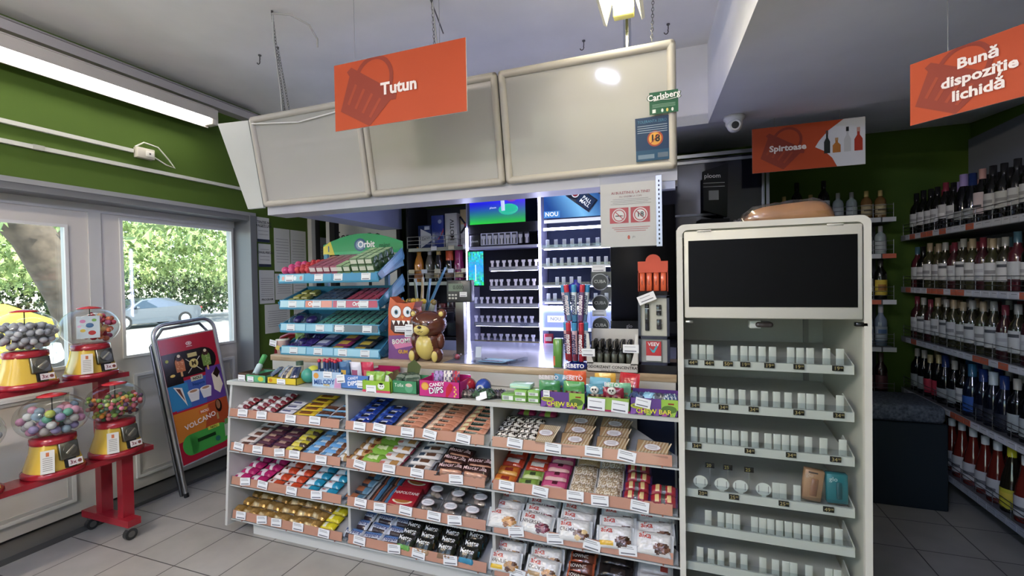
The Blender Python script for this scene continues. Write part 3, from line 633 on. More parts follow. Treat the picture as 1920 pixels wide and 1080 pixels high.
kind('pu', 'purple brown wafer with pale square', 'wafer_bar', CB, .125, .048, .022, P('#5d2c3c', '#3b1f45', [(-.45, .45, -.35, .8, '#caa28c'), (-.25, .25, -.2, .6, '#4d5078')]))
kind('yr', 'yellow wrapped cake roll', 'cake_roll', CB, .12, .055, .035, P('#dcc838', '#3a2a20', [(.2, .86, -1, -.2, '#4a3424'), (-.6, .1, -.4, .5, '#efe48a')]))
kind('bl', 'light blue milk chocolate bar', 'chocolate_bar', CB, .13, .048, .026, P('#5f9fd6', '#b8cfe2', [(-.3, .4, -.3, .7, '#cfe6f4'), (.45, .8, -.9, .9, '#7a4a30')]))
kind('mg', 'white and magenta wafer bar', 'wafer_bar', CB, .12, .055, .034, P('#e6d9de', '#b71c64', [(.1, .86, -1, 1, '#b71c64'), (-.8, -.3, -.9, -.2, '#b71c64'), (.3, .6, -.3, .3, '#f0c9da')]))
kind('og', 'white and orange wafer bar', 'wafer_bar', CB, .12, .05, .03, P('#ecdcd6', '#d8401e', [(.1, .86, -1, 1, '#cf4420'), (-.4, -.1, -.2, .3, '#8c2a1c'), (.4, .6, -.4, .4, '#e89a78')]))
kind('cy', 'white and turquoise wafer bar', 'wafer_bar', CB, .12, .05, .03, P('#d9e6ec', '#1786a8', [(.1, .86, -1, 1, '#1c8fb4'), (.3, .7, -.5, .5, '#2b2320'), (-.5, -.2, -.1, .2, '#c05a50')]))
kind('gd', 'gold foil wrapped cake', 'foil_cake', CB, .125, .062, .034, P('#c79a52', '#b8862e', [(-.6, .2, -1, -.5, '#e9cf9a')]), mat='foil', wr=.3)
kind('yl', 'yellow sleeve cake', 'yellow_cake', CB, .10, .05, .032, P('#d8c814', '#b8a80c', [(-.5, -.1, -.5, .5, '#e8e4c0')]))
kind('ob', 'dark blue cream biscuit pack', 'biscuit_pack', BI, .125, .052, .032, P('#1b3c9c', '#2a4cae', [(-.1, .6, -.6, .1, '#1a1c2c'), (.0, .5, .1, .5, '#dfe6f2'), (-.8, -.4, -.5, .2, '#4a74c8')]))
kind('se', 'peach Serenata wafer', 'wafer_bar', CB, .155, .045, .026, P('#d98f6c', '#e0a080', [(-.45, .35, -.35, .6, '#4a2820'), (-.9, -.5, -1, 1, '#efcfae')]), txt=[('Serenata', .022, '#e9d2b8', -.008, .003, .01)])
kind('sg', 'peach and dark green wafer', 'wafer_bar', CB, .155, .045, .026, P('#d98f6c', '#e0a080', [(-.3, .6, -.5, .8, '#2c4038'), (-.9, -.4, -1, 0, '#e9d9a0')]), txt=[('Tiramisu', .02, '#d8dcc8', .02, .004, .01)])
kind('tn', 'tan and white nut wafer', 'wafer_bar', CB, .10, .05, .034, P('#b98a4c', '#d9c8a4', [(-.8, -.2, -1, .2, '#e8e2d8'), (.2, .5, -.5, .5, '#7c3a20')]))
kind('gb', 'glossy green sweet bag', 'sweet_bag', 'sweet bag', .15, .085, .035, P('#7fb536', '#a8cc5a', [(-.4, .4, -.4, .4, '#d9e6a8')]), wr=.3)
kind('kd', 'white wafer pack with biscuit picture', 'biscuit_pack', BI, .15, .055, .032, P('#e3dcd6', '#7a2a3a', [(.1, .7, -.7, .5, '#c08a4c'), (.2, .5, -.5, .2, '#5a3222'), (-.7, -.3, -.7, .1, '#d07a70')]))
kind('kw', 'white and brown biscuit pack', 'biscuit_pack', BI, .15, .048, .03, P('#d9d3cc', '#a9a9ac', [(-.1, .5, -.8, .3, '#6a4632'), (-.7, -.3, -.6, .4, '#3c4a5c')]))
kind('dm', 'dark brown croissant bag with pink script', 'croissant_bag', 'croissant bag', .16, .075, .045, P('#3a1e1a', '#241412', [(-.5, .8, -.9, -.2, '#b4785a')]), txt=[('Mascarella', .03, '#e8c4c4', 0, .01, .01)])
kind('pb', 'dark bar with sausage-shaped wafer picture', 'chocolate_bar', CB, .13, .055, .022, P('#2c3440', '#8aa4b8', [(-.7, .4, -.5, .5, '#a8603c'), (.45, .8, -1, 1, '#54809c')]))
kind('nb', 'slim bar with brown and blue stripe', 'chocolate_bar', CB, .055, .16, .022, P('#3b2a26', '#5f88a8', [(-.2, .3, -.9, .9, '#8a4c38'), (.4, 1, -1, 1, '#4a7ea6')]))
def fbox(body, accent, txt, tsz, tcol, extra=None):
    def f(m, L, W, H):
        m.rbox(-L/2, L/2, -W/2, W/2, 0, H, body, .002, 1)
        if accent: m.box(-L/2*.98, L/2*.98, -W*.1, W*.5*.98, H, H+.0006, accent)
        if extra: extra(m, L, W, H)
        for t_, sz, x, y in txt:
            v, f_ = glyphs(t_, sz, .012); m.add([(a+x, b+y, H+.0013) for a, b in v], f_, tcol)
    return f
def nap(m, L, W, H):
    pts = [(.06*math.cos(a), -.028+.022*math.sin(a)) for a in [math.pi*i/8 for i in range(8, 17)]]
    m.add([(x, y, H+.001) for x, y in pts], [tuple(range(9))], '#e8d8b8'); m.add([(x*.8, y*.8-.004, H+.0016) for x, y in pts], [tuple(range(9))], '#a8642c')
kind('np', 'red NAPOLITANE wafer box', 'wafer_box', 'wafer box', .15, .13, .035, fbox('#a81c2a', None, [('NAPOLITANE', .024, 0, .02)], .02, '#f0d8d0', nap), mat='gloss', box=True)
def clr(m, L, W, H):
    q = random.Random(3)
    m.use('cellophane'); m.pillow(L, W, H, lambda u, v: '#ffffff', 12, 8, .9, 4, .35)
    m.use('paper')
    for i in range(5): m.ball((q.uniform(-.3, .3)*L, q.uniform(-.28, .28)*W, H*.45), H*.36, '#8c7c70' if i % 2 else '#a8988a', 10, (1.3, 1.1, .9))
    v = [(.036*math.cos(a), .021*math.sin(a)-.002, H+.004) for a in [i*math.pi/10 for i in range(20)]]; m.add(v, [tuple(range(20))], '#d9c9cc')
    m.add([(x*.86, y*.86, z+.0006) for x, y, z in v], [tuple(range(20))], '#e6e6e8')
    for i in range(3): m.box(-.022, .022, -.010+i*.007, -.0075+i*.007, H+.005, H+.0053, '#8a8a96')
kind('cl', 'clear bag of dark biscuits with oval white label', 'biscuit_bag', 'biscuit bag', .125, .095, .04, clr, mat='cellophane', box=True)
kind('lp', 'white and blue Lapte wafer', 'wafer_bar', CB, .12, .058, .022, P('#c9cfdc', '#b4bac4', [(-.6, .7, -.9, -.3, '#3a2c34'), (-.8, .8, .3, .9, '#5f86c4')]), txt=[('Poppers', .03, '#2e3f7c', 0, .006, .015)])
def metro(colr, c2):
    return P('#26261f' if False else '#23231f', '#151513', [(-.86, .86, -1, -.25, c2), (-.5, .5, -.9, -.5, colr)])
for kk, c1, c2, dn in (('mG', '#a8d860', '#5fa03c', 'green'), ('mT', '#d8b48c', '#a88058', 'tan'), ('mW', '#e6d4b8', '#8c6a4c', 'beige'), ('mB', '#58b8dc', '#2a86ac', 'blue')):
    kind(kk, 'black Metro bag with %s lower half' % dn, 'cake_bag', 'cake bag', .10, .078, .035, metro(c1, c2), txt=[('Metro', .03, '#d8d8d8', 0, .018, .02)], wr=.25)
kind('cw', 'cow-spotted black and white sweet bar', 'sweet_bar', CB, .11, .04, .026, lambda u, v: '#e0dacc' if math.sin(u*9+v*3)*math.cos(v*7-u*4) > -.05 else '#2e2622')
kind('pk', 'pink and green fruit chew strip', 'chew_strip', CB, .10, .035, .02, P('#b02a5c', '#7c1c3c', [(-.3, .3, -1, 1, '#9ab83c')]))
def wafpack(m, L, W, H):
    m.use('paper')
    for i in range(3): m.box(-L/2*.94, L/2*.94, -W/2*.9, W/2*.9, .002+i*H/3, .002+(i+.8)*H/3, '#c49a68' if i != 1 else '#d8bc90')
    for i in range(9): m.M = m.M @ I4; m.add([(-L/2*.9+i*L*.1, -W*.44, H+.0004), (-L/2*.9+i*L*.1+.006, -W*.44, H+.0004), (-L/2*.9+i*L*.1+.03, W*.44, H+.0004), (-L/2*.9+i*L*.1+.024, W*.44, H+.0004)], [(0, 1, 2, 3)], '#e6d2ac')
    m.use('cellophane'); m.rbox(-L/2, L/2, -W/2, W/2, 0, H+.003, '#ffffff', .006, 2); m.use('paper')
    v = [(.036*math.cos(a), .019*math.sin(a), H+.0045) for a in [i*math.pi/10 for i in range(20)]]; m.add(v, [tuple(range(20))], '#a9766a')
    m.add([(x*.9, y*.88, z+.0006) for x, y, z in v], [tuple(range(20))], '#dfdde0')
    for i in range(3): m.box(-.02, .02, -.009+i*.007, -.0065+i*.007, H+.0055, H+.0058, '#9a8a8e')
kind('wf', 'wafer block in clear film with oval label', 'wafer_block', 'wafer block', .135, .085, .03, wafpack, mat='paper', box=True)
kind('wu', 'small wafer block in clear film with oval label', 'wafer_block', 'wafer block', .085, .11, .04, wafpack, mat='paper', box=True)
kind('or', 'orange cereal bar', 'cereal_bar', SB, .115, .06, .03, P('#cc6a20', '#b8401c', [(-.3, .4, -.2, .4, '#8c2a20'), (-.8, .8, -1, -.5, '#d89a3c')]))
kind('re', 'red and white snack bar', 'cereal_bar', SB, .115, .055, .028, P('#b8341c', '#c9452a', [(-.6, .6, -.4, .5, '#d8d4cc')]))
kind('gr', 'green cereal bar', 'cereal_bar', SB, .10, .055, .028, P('#7ca03c', '#98b860', [(-.3, .3, -.2, .4, '#3c4c2c'), (-.8, .8, -1, -.5, '#b4c47c')]))
kind('pi', 'pink cereal bar', 'cereal_bar', SB, .12, .06, .032, P('#c8507c', '#a42a60', [(-.2, .3, 0, .5, '#5a2030'), (-.8, .8, -1, -.3, '#d8a8a0')]))
kind('nt', 'nut bar in clear wrapper', 'nut_bar', SB, .115, .058, .036, lambda u, v: '#c8c4bc' if abs(u) > .88 else ('#d9ccb4' if math.sin(u*23+v*5)*math.cos(v*13-u*8) > 0 else '#a58a66'), nx=22, ny=10, wr=.25)
kind('sl', 'seed bar in clear wrapper', 'nut_bar', SB, .115, .055, .034, lambda u, v: '#c8c4bc' if abs(u) > .88 else ('#b89460' if math.sin(u*29)*math.cos(v*17) > 0 else '#c8a878'), nx=22, ny=10)
kind('rp', 'red and purple cake with gold medallions', 'medallion_cake', 'cake', .115, .055, .045, P('#a01c2c', '#42205c', [(-.2, .2, -1, 1, '#4a4a44'), (-.62, -.35, -.6, .6, '#d8b878'), (.35, .62, -.6, .6, '#d8b878')]))
def alka(c1, c2, c3=None):
    def f(u, v):
        if abs(u) > .88: return '#bfc3c6'
        a = (u-.42)**2/.16+(v+.35)**2/.22; b_ = (u-.25)**2/.03+(v+.65)**2/.05; c_ = (u-.6)**2/.03+(v+.1)**2/.05
        if b_ < 1 or c_ < 1: return c2
        if a < 1: return c1
        if c3 and u < -.05 and -.85 < v < -.4: return c3
        return '#d6d4d0'
    return f
for kk, a, c, d, dn, sec in (('a1', '#c08a4c', '#8c5428', None, 'caramel biscuit', None), ('a2', '#7c2c40', '#5a1c30', None, 'cherry cake', 'UNIVERSAL'), ('a3', '#5c3824', '#d8b880', None, 'cream cake', 'CREMA'),
                       ('a4', '#5a3424', '#3c2018', '#d8a820', 'dark chocolate cake', None), ('a5', '#6c4430', '#4a2c20', None, 'brown cake', None), ('a6', '#a87840', '#5c3824', '#e0b428', 'yellow striped cookie', 'VANILIE'), ('a7', '#c08c54', '#5a3c28', '#a8875c', 'chocolate chip cookie', 'COOKIE')):
    tx = [('alka', .036, '#c0392c', -.035, .03, .02)]
    if sec: tx.append((sec, .024, '#3a2a24', -.028, -.002, .01))
    kind(kk, 'white alka pack with %s picture' % dn, 'alka_pack'.replace('alka', 'cookie'), 'cookie pack', .162, .092, .042, alka(a, c, d), txt=[(a_, s_*.9, c_, x_, y_*.8, b_) for a_, s_, c_, x_, y_, b_ in tx], wr=.14, nx=26, ny=20)
kind('bo', 'brown and orange Brownie pack', 'cake_pack', 'cake pack', .12, .06, .035, P('#4a241c', '#b4502c', [(.1, .8, -.8, .5, '#6e3a28'), (-.8, 0, -1, -.5, '#c0562c')]), txt=[('BROWNIE', .02, '#e0d8d0', -.02, .008, .01)])
kind('bk', 'glossy black cake pack', 'cake_pack', 'cake pack', .15, .07, .036, P('#1c1818', '#2c2422', [(-.3, .5, -.3, .3, '#2e2420')]), wr=.25)
kind('si', 'silver white cake pack', 'cake_pack', 'cake pack', .15, .065, .03, P('#c9c9ca', '#b4b6b8', [(.3, .7, -.3, .4, '#a83c34')]), wr=.25)
# --- left section
c1 = ['first', 'second', 'third', 'fourth', 'fifth', 'sixth', 'seventh', 'eighth']
for j, (px, n) in enumerate(((456, 4), (484, 5), (508, 6))): col(0, 0, px, 'wr', n, .04, 0, cn=c1[j])
col(0, 0, 536, 'sv', 4, .045); col(0, 0, 570, 'ye', 6, .046); col(0, 0, 603, 'bn', 3, .055); col(0, 0, 629, 'bn', 4, .055, cn='rear-side')
col(0, 1, 462, 'ws', 5, .052); col(0, 1, 494, 'pu', 5, .05, cn=c1[0]); col(0, 1, 524, 'pu', 5, .05, cn=c1[1]); col(0, 1, 556, 'yr', 4, .058); col(0, 1, 590, 'bl', 6, .05, cn=c1[0]); col(0, 1, 622, 'bl', 5, .05, cn=c1[1])
for j, (px, ky, cc) in enumerate(((462, 'mg', 0), (493, 'mg', 1), (523, 'og', 0), (553, 'og', 1), (586, 'cy', 0), (619, 'cy', 1))): col(0, 2, px, ky, 5 if j % 2 else 4, .056, cn=c1[cc])
for j, px in enumerate((450, 478, 506, 534, 562, 590)): col(0, 3, px, 'gd', 4 if j < 4 else 3, .068, jit=9, cn=c1[j])
col(0, 3, 619, 'yl', 4, .055, t0=.02)
# --- middle section
col(1, 0, 677, 'ob', 6, .05, cn=c1[0]); col(1, 0, 719, 'ob', 4, .05, cn=c1[1]); col(1, 0, 768, 'se', 8, .038, cn=c1[0], dx=.003); col(1, 0, 824, 'se', 8, .038, cn=c1[1], dx=.003); col(1, 0, 882, 'sg', 7, .04, dx=.003)
col(1, 1, 655, 'tn', 4, .055, cn=c1[0]); col(1, 1, 679, 'tn', 4, .055, cn=c1[1]); col(1, 1, 703, 'gb', 3, .085); col(1, 1, 736, 'kd', 5, .06); col(1, 1, 788, 'kw', 6, .052, dx=.003)
col(1, 1, 848, 'dm', 3, .06, 18, cn=c1[0]); col(1, 1, 895, 'dm', 2, .06, 18, cn=c1[1])
col(1, 2, 668, 'pb', 5, .058); col(1, 2, 702, 'nb', 2, .15, cn=c1[0]); col(1, 2, 722, 'nb', 2, .15, cn=c1[1]); col(1, 2, 757, 'np', 2, .14, 4, dx=.012)
col(1, 2, 806, 'cl', 2, .10, 8, cn=c1[0]); col(1, 2, 848, 'cl', 3, .09, 8, cn=c1[1]); col(1, 2, 889, 'cl', 2, .09, 8, cn=c1[2])
col(1, 3, 667, 'lp', 4, .065, 12, cn=c1[0]); col(1, 3, 703, 'lp', 3, .065, 12, cn=c1[1]); col(1, 3, 737, 'lp', 4, .065, 12, cn=c1[2])
col(1, 3, 767, 'mG', 5, .045, 38, jit=2); col(1, 3, 801, 'mT', 5, .045, 42, jit=2); col(1, 3, 841, 'mW', 5, .045, 42, jit=2); col(1, 3, 883, 'mB', 4, .05, 42, jit=2)
# --- right section
col(2, 0, 948, 'cw', 5, .042, cn=c1[0]); col(2, 0, 985, 'cw', 5, .042, cn=c1[1]); col(2, 0, 962, 'pk', 2, .04, t0=.25, cn=c1[0]); col(2, 0, 1005, 'pk', 2, .04, t0=.25, cn=c1[1])
col(2, 0, 1027, 'wu', 1, .1, 14); col(2, 0, 1080, 'wf', 3, .075, 14, jit=3, cn=c1[0]); col(2, 0, 1147, 'wf', 3, .075, 12, jit=5, cn=c1[1]); col(2, 0, 1222, 'wf', 1, .075, 10, cn='last')
col(2, 1, 949, 'or', 2, .062, 12); col(2, 1, 949, 're', 3, .062, 12, t0=.14); col(2, 1, 994, 'gr', 2, .058, 12); col(2, 1, 998, 're', 3, .058, 12, t0=.13, cn='green-bar')
col(2, 1, 1040, 'pi', 4, .062, 12); col(2, 1, 1092, 'nt', 3, .062, 12, cn=c1[0]); col(2, 1, 1092, 'sl', 2, .062, 12, t0=.2); col(2, 1, 1141, 'nt', 4, .065, 12, cn=c1[1])
col(2, 1, 1193, 'rp', 4, .06, 12, cn=c1[0]); col(2, 1, 1244, 'rp', 2, .06, 12, cn=c1[1])
col(2, 2, 948, 'a1', 5, .054, 30, jit=5); col(2, 2, 1010, 'a2', 5, .054, 32, jit=5); col(2, 2, 1080, 'a3', 5, .052, 36, jit=4); col(2, 2, 1155, 'a4', 4, .06, 36, jit=4); col(2, 2, 1226, 'a5', 4, .06, 32, jit=6)
col(2, 3, 952, 'a6', 4, .062, 40, jit=4); col(2, 3, 1022, 'a7', 4, .062, 40, jit=4); col(2, 3, 1087, 'bo', 5, .055, 25); col(2, 3, 1152, 'bk', 4, .065, 20); col(2, 3, 1225, 'si', 4, .065, 20)
# ================================================================ GOODS ON THE LEDGE
LZ = .927
def bx(px0, px1, Y=2.03): a = aty(px0, 740, Y).x; b_ = aty(px1, 740, Y).x; return a, b_
def tagcard(parent, x, z, w_=.05, h=.032, y=-.003, rot=0):
    m = MB('paper'); m.M = T(x, y, z) @ RY(rot); m.box(-w_/2, w_/2, -.0012, 0, 0, h, '#e3e4e6'); m.box(-w_*.4, w_*.3, -.0018, -.001, h*.7, h*.76, '#8a8a90'); m.box(-w_*.4, w_*.35, -.0018, -.001, h*.15, h*.26, '#5c5c68'); return sub(m, 'price_card', parent)
def openbox(name, label, px0, px1, H, D, colr, Y=2.03, rz=0, z=LZ, cat='display box', inner='#8a8478'):
    x0, x1 = bx(px0, px1, Y); W = x1-x0
    t = thing(name, label, cat, (x0, Y, z), rz)
    m = MB('gloss'); th = .003
    m.box(0, W, 0, th, 0, H, colr); m.box(0, W, D-th, D, 0, H*1.15, colr); m.box(0, th, 0, D, 0, H, colr); m.box(W-th, W, 0, D, 0, H, colr); m.box(0, W, 0, D, 0, th, inner)
    m.build('carton', t); return t, W
def deco(t, M, fn, name='print', mat='gloss'):
    m = MB(mat); m.M = M; fn(m); return sub(m, name, t)
def ell(m, cx, cz, rx, rz_, colr, y=-.001, n=18):
    m.add([(cx+rx*math.cos(2*math.pi*i/n), y, cz+rz_*math.sin(2*math.pi*i/n)) for i in range(n)], [tuple(range(n))], colr)
def bag(name, label, x, y, z, W, H, D, fn, txt, lean=-15, rz=0, cat='sweet bag', group=None):
    m = MB('wrap'); m.M = RX(90)@T(0, H/2, -D/2) ; m.M = Matrix(((1, 0, 0, 0), (0, 0, -1, 0), (0, 1, 0, 0), (0, 0, 0, 1))) @ T(0, H/2, 0) @ RZ(0)
    # pillow with crimps at top and bottom: build rotated so that L runs upwards
    sub_ = MB('wrap'); sub_.pillow(H, W, D, lambda u, v: fn(v, u), 12, 8, .88, int(W*1000), .3)
    m.add([(-y_, x_, z_) for x_, y_, z_ in sub_.v], sub_.f, '#ffffff'); m.c = sub_.c[:]; m.sm = [True]*len(m.f)
    for tx, sz, cz, c_ in txt:
        v, f = glyphs(tx, sz, .015); m.add([(a, b_+cz, D+.003) for a, b_ in v], f, c_)
    return one(name, m, label, cat, T(x, y, z) @ RZ(rz) @ RX(lean), group)
# left end: brown tray with bottle, green box, yellow box
t, W = openbox('sample_carton', 'brown open carton at the far left end of the ledge holding a slanted spray bottle', 448, 486, .045, .12, '#5a463a', z=LZ); tagcard(t, .03, -.004, .055, .038)
t = thing('spray_bottle', 'clear slanted bottle with green cap in the brown carton', 'bottle', M=T(-2.44, 2.08, LZ+.012) @ RY(28) @ RX(-8))
m = MB('plastic'); m.lathe([(0, 0), (.017, 0), (.018, .01), (.018, .08), (.01, .095), (.01, .1)], 14, '#b9ccd0'); m.build('body', t)
m = MB('plastic'); m.lathe([(.014, .098), (.015, .1), (.015, .15), (.008, .155), (0, .155)], 14, '#3f9a4c'); m.build('cap', t)
t, W = openbox('gum_carton', 'pale green open carton with price card at left of the ledge', 462, 499, .042, .13, '#58a878', Y=2.01); tagcard(t, .04, .004, .048, .03)
deco(t, I4, lambda m: ell(m, W*.75, .022, .022, .014, '#c8c83c'))
t, W = openbox('sweets_carton', 'yellow open carton full of dark blue sweets near the left of the ledge', 502, 556, .036, .14, '#d8bc28', Y=2.01); tagcard(t, W*.5, .002, .062, .03)
deco(t, I4, lambda m: (ell(m, .025, .02, .014, .011, '#c87c20')))
for i in range(4):
    bag('sweet_bag', ['dark blue sweet bag lying left in the yellow carton', 'silver blue sweet bag lying in the yellow carton', 'dark sweet bag with cartoon biscuit lying in the yellow carton', 'navy sweet bag at the right of the yellow carton'][i],
        aty(510+i*13, 700, 2.06).x, 2.05+.02*(i % 2), LZ+.02, .05, .09, .02, lambda v, u, i=i: ['#26304a', '#8a94a4', '#3a3c50', '#22305a'][i] if abs(v) < .5 else '#c9b890' if i == 2 else '#4a5670', [], -55, (i-1.5)*20)
t = thing('spice_bottle', 'small round glass jar with dark green lid standing behind the yellow carton', 'jar', (-2.22, 2.22, LZ))
m = MB('plastic'); m.lathe([(0, 0), (.022, 0), (.022, .07), (.018, .075)], 16, '#b9b8a0'); m.build('jar_body', t); m = MB('plastic'); m.lathe([(.022, .07), (.022, .095), (0, .096)], 16, '#2c4a34'); m.build('lid', t)
t = thing('paper_cup', 'pink and white yoghurt cup with price card at the left of the worktop', 'cup', (-2.50, 2.36, 1.037))
m = MB('plastic'); m.lathe([(0, 0), (.034, 0), (.042, .09), (.044, .092), (.044, .096), (0, .097)], 20, '#d9b8ac', cols=['#c9a0a0', '#d8b4ac', '#e0dccc', '#e0dccc', '#e0dccc']); ell(m, 0, .045, .02, .016, '#c8b450', y=-.043); m.build('cup_body', t); tagcard(t, -.04, .055, .06, .04, y=-.045, rot=10)
bag('sweet_bag', 'green and yellow sweet bag standing behind the pink cup', -2.44, 2.47, 1.04, .07, .13, .02, lambda v, u: '#c04a38' if abs(u) < .3 else ('#8ab048' if u > 0 else '#e0c038'), [], 10, 15)
t = thing('toy_ball', 'green and yellow plastic ball on the ledge', 'ball', (-2.015, 2.085, LZ+.045))
m = MB('plastic'); m.ball((0, 0, 0), .045, '#2f8f78', 24, (1, 1, .95)); m.build('lower_shell', t); m = MB('plastic'); m.ball((.012, .02, .014), .04, '#c8c83a', 24); m.build('upper_shell', t)
# Melody Pops
t, W = openbox('lollipop_carton', 'white and blue Melody Pops carton holding red-tipped lollipops', 586, 641, .085, .10, '#6f9cd0'); tagcard(t, W*.55, .052, .06, .035)
def f(m):
    m.box(.002, W-.002, -.001, 0, .0, .084, '#a9c4de'); ell(m, .03, .06, .018, .016, '#d8963c', -.002); m.text('MELODY', .036, '#2f5a9c', T(W*.42, -.002, .026) @ RY(-3), .03); m.text('POPS', .018, '#d8b43c', T(W*.5, -.002, .01), .03)
    m.add([(W*.75, -.002, .0), (W*.98, -.002, .0), (W*.98, -.002, .075), (W*.8, -.002, .05)], [(0, 1, 2, 3)], '#c890b8')
deco(t, I4, f)
def lolly(label, M, c1_, c2_='#2f4a78', grp=None):
    t_ = thing('lollipop', label, 'lollipop', M=M, group=grp)
    m = MB('plastic'); m.cyl((0, 0, 0), (0, 0, .10), .0025, n=6, col='#e0e0e0'); m.build('stick', t_); m = MB('wrap'); m.cyl((0, 0, .06), (0, 0, .1), .008, n=8, col=c2_); m.ball((0, 0, .108), .0115, c1_, 10); m.build('wrapped_sweet', t_); return t_
for i in range(8): lolly('red-tipped lollipop in the white Melody Pops carton, %s from the left' % ORD[i], T(aty(604+5*(i % 8), 700, 2.08).x, 2.06+.02*(i % 3), LZ+.03), '#c8243c', '#2f4270', 'lollipops in the Melody Pops carton')
t, W = openbox('candy_dip_carton', 'blue Candy Dips carton with two price cards holding upright sweet bags', 634, 692, .075, .10, '#4a78c0'); tagcard(t, .025, .03, .055, .045, rot=-6); tagcard(t, W*.78, .01, .055, .04)
deco(t, I4, lambda m: (m.text('CANDY', .02, '#e8ecf4', T(W*.5, -.001, .058) @ RY(-8), .02), m.text('DIPS', .032, '#f0f4fa', T(W*.48, -.001, .03) @ RY(-8), .03)))
cs = [('#2c5a8c', '#d8a838', 'blue bag with orange cartoon'), ('#d8d4e0', '#a85a78', 'white and pink bag'), ('#c8244c', '#d86a6c', 'bright red bag'), ('#2f6ca0', '#1c3c60', 'dark blue bag')]
for i, (a, c_, d_) in enumerate(cs): bag('sweet_bag', d_+' standing in the blue Candy Dips carton', aty([655, 671, 689, 643][i], 690, 2.08).x, 2.07+.015*i, LZ+.02, .075, .125, .022, lambda v, u, a=a, c_=c_: c_ if abs(v) < .6 and -.5 < u < .4 else a, [], 8, (i-1)*8)
t, W = openbox('sour_candy_carton', 'lime green carton with small panda face and price card hanging over the ledge edge', 680, 732, .06, .13, '#8ab830', Y=2.0, z=LZ-.0); tagcard(t, W*.33, -.008, .062, .045)
def f(m):
    m.box(0, W, -.001, 0, 0, .012, '#c8405c'); ell(m, W*.68, .035, .021, .017, '#e6e6dc', -.0015); ell(m, W*.68, .047, .013, .005, '#1a1a1a', -.002); ell(m, W*.66, .034, .003, .003, '#1a1a1a', -.002); ell(m, W*.73, .034, .003, .003, '#1a1a1a', -.002)
deco(t, I4, f)
for i in range(3): bag('sweet_bag', ['green and white sweet bag leaning left in the lime carton', 'lime sweet bag in the middle of the lime carton', 'white spotted sweet bag at right in the lime carton'][i], aty(694+i*14, 690, 2.04).x, 2.05+.01*i, LZ+.012, .06, .085, .02, lambda v, u, i=i: ('#e4e0d4' if i != 1 else '#a8c85a') if abs(v) < .5 and abs(u) < .5 else '#7fae3a', [], -10, (1-i)*15)
t, W = openbox('bubblegum_carton', 'magenta carton standing behind the lime green carton', 697, 738, .075, .07, '#b81c5c', Y=2.20)
t, W = openbox('mint_carton', 'green Tofix carton with raised brown flap full of dark green sweets', 736, 782, .065, .12, '#3f8a5c', Y=2.02)
deco(t, I4, lambda m: (m.text('Tofix', .026, '#cfe4d4', T(W*.28, -.001, .042), .005), ell(m, W*.68, .032, .024, .026, '#5aa078', -.001), ell(m, W*.68, .045, .02, .009, '#c9b0a0', -.0015)))
deco(t, T(0, .12, .07), lambda m: m.prism([(.01, 0), (.085, 0), (.10, .05), (.06, .085), (.02, .06)], 'y', 0, .002, '#4f5a34'), 'flap')
deco(t, I4, lambda m: m.add([(0, 0, .065), (0, .1, .065), (-.035, .1, .10), (-.035, .01, .09)], [(0, 1, 2, 3)], '#5a4638'), 'side_flap')
for i in range(5): bag('sweet_bag', 'dark green chewy sweet in the green Tofix carton, %s from the left' % ORD[i], aty(744+8*i, 690, 2.05).x, 2.05+.02*(i % 3), LZ+.05, .05, .07, .014, lambda v, u: '#39503f' if abs(u) > .3 else '#7c8a78', [], -65, 10*i, group='sweets in the green Tofix carton')
t, W = openbox('candy_dips_carton', 'large pink Candy Dips carton in the middle of the ledge', 786, 862, .08, .13, '#c8287c', Y=2.0)
def f(m):
    ell(m, .035, .052, .022, .02, '#d88a2c', -.001); ell(m, .035, .052, .017, .015, '#e0a848', -.0015)
    m.text('CANDY', .024, '#f4ecf2', T(W*.45, -.0022, .064) @ RY(-8), .03); m.text('DIPS', .042, '#2c2440', T(W*.43, -.0012, .034) @ RY(-8), .06); m.text('DIPS', .042, '#f4ecf2', T(W*.43, -.0022, .034) @ RY(-8), .02)
    m.add([(W*.66, -.0015, .005), (W*.71, -.0015, .005), (W*.82, -.0015, .04), (W*.84, -.0015, .068), (W*.76, -.0015, .075), (W*.68, -.0015, .05)], [tuple(range(6))], '#c81c30')
    for i in range(5): ell(m, W*(.88+.03*(i % 2)), .012+i*.011, .005, .005, '#e0b048', -.0015)
deco(t, I4, f)
for i, (c_, d_) in enumerate((('#9a78b8', 'lilac spotted sweet pack leaning in the pink carton'), ('#d8d0c8', 'white sweet pack with red figure standing in the pink carton'), ('#b82438', 'red candy pack lying in the pink carton'))):
    bag('sweet_bag', d_, aty(826+i*13, 690, 2.07).x, 2.06+.01*i, LZ+.03, .06, .09, .02, lambda v, u, c_=c_: c_ if math.sin(v*9)*math.sin(u*9) < .4 else '#5a4a70', [], -5, 20-i*15)
def netball(label, px, colr, y=2.12, r=.04, z0=0):
    x = aty(px, 715, y).x; t_ = thing('surprise_ball', label, 'toy ball', (x, y, LZ+r+z0)); m = MB('gloss'); m.ball((0, 0, 0), r, colr, 20, (1, 1, .95)); ell(m, 0, 0, r*.5, r*.4, '#c9ccd0', y=-r*.96); m.build('shell', t_)
    m = MB('plastic'); 
    for k in range(6): a = k*math.pi/6; m.tube([(r*1.02*math.cos(a)*math.cos(s_), r*1.02*math.sin(a)*math.cos(s_), r*1.0*math.sin(s_)) for s_ in [j*math.pi/8-math.pi/2 for j in range(9)]], .001, 4, '#55504c', caps=False)
    m.build('net', t_)
netball('red round surprise ball beside the pink carton', 878, '#b82030'); netball('blue round surprise ball on the ledge', 906, '#2848a8')
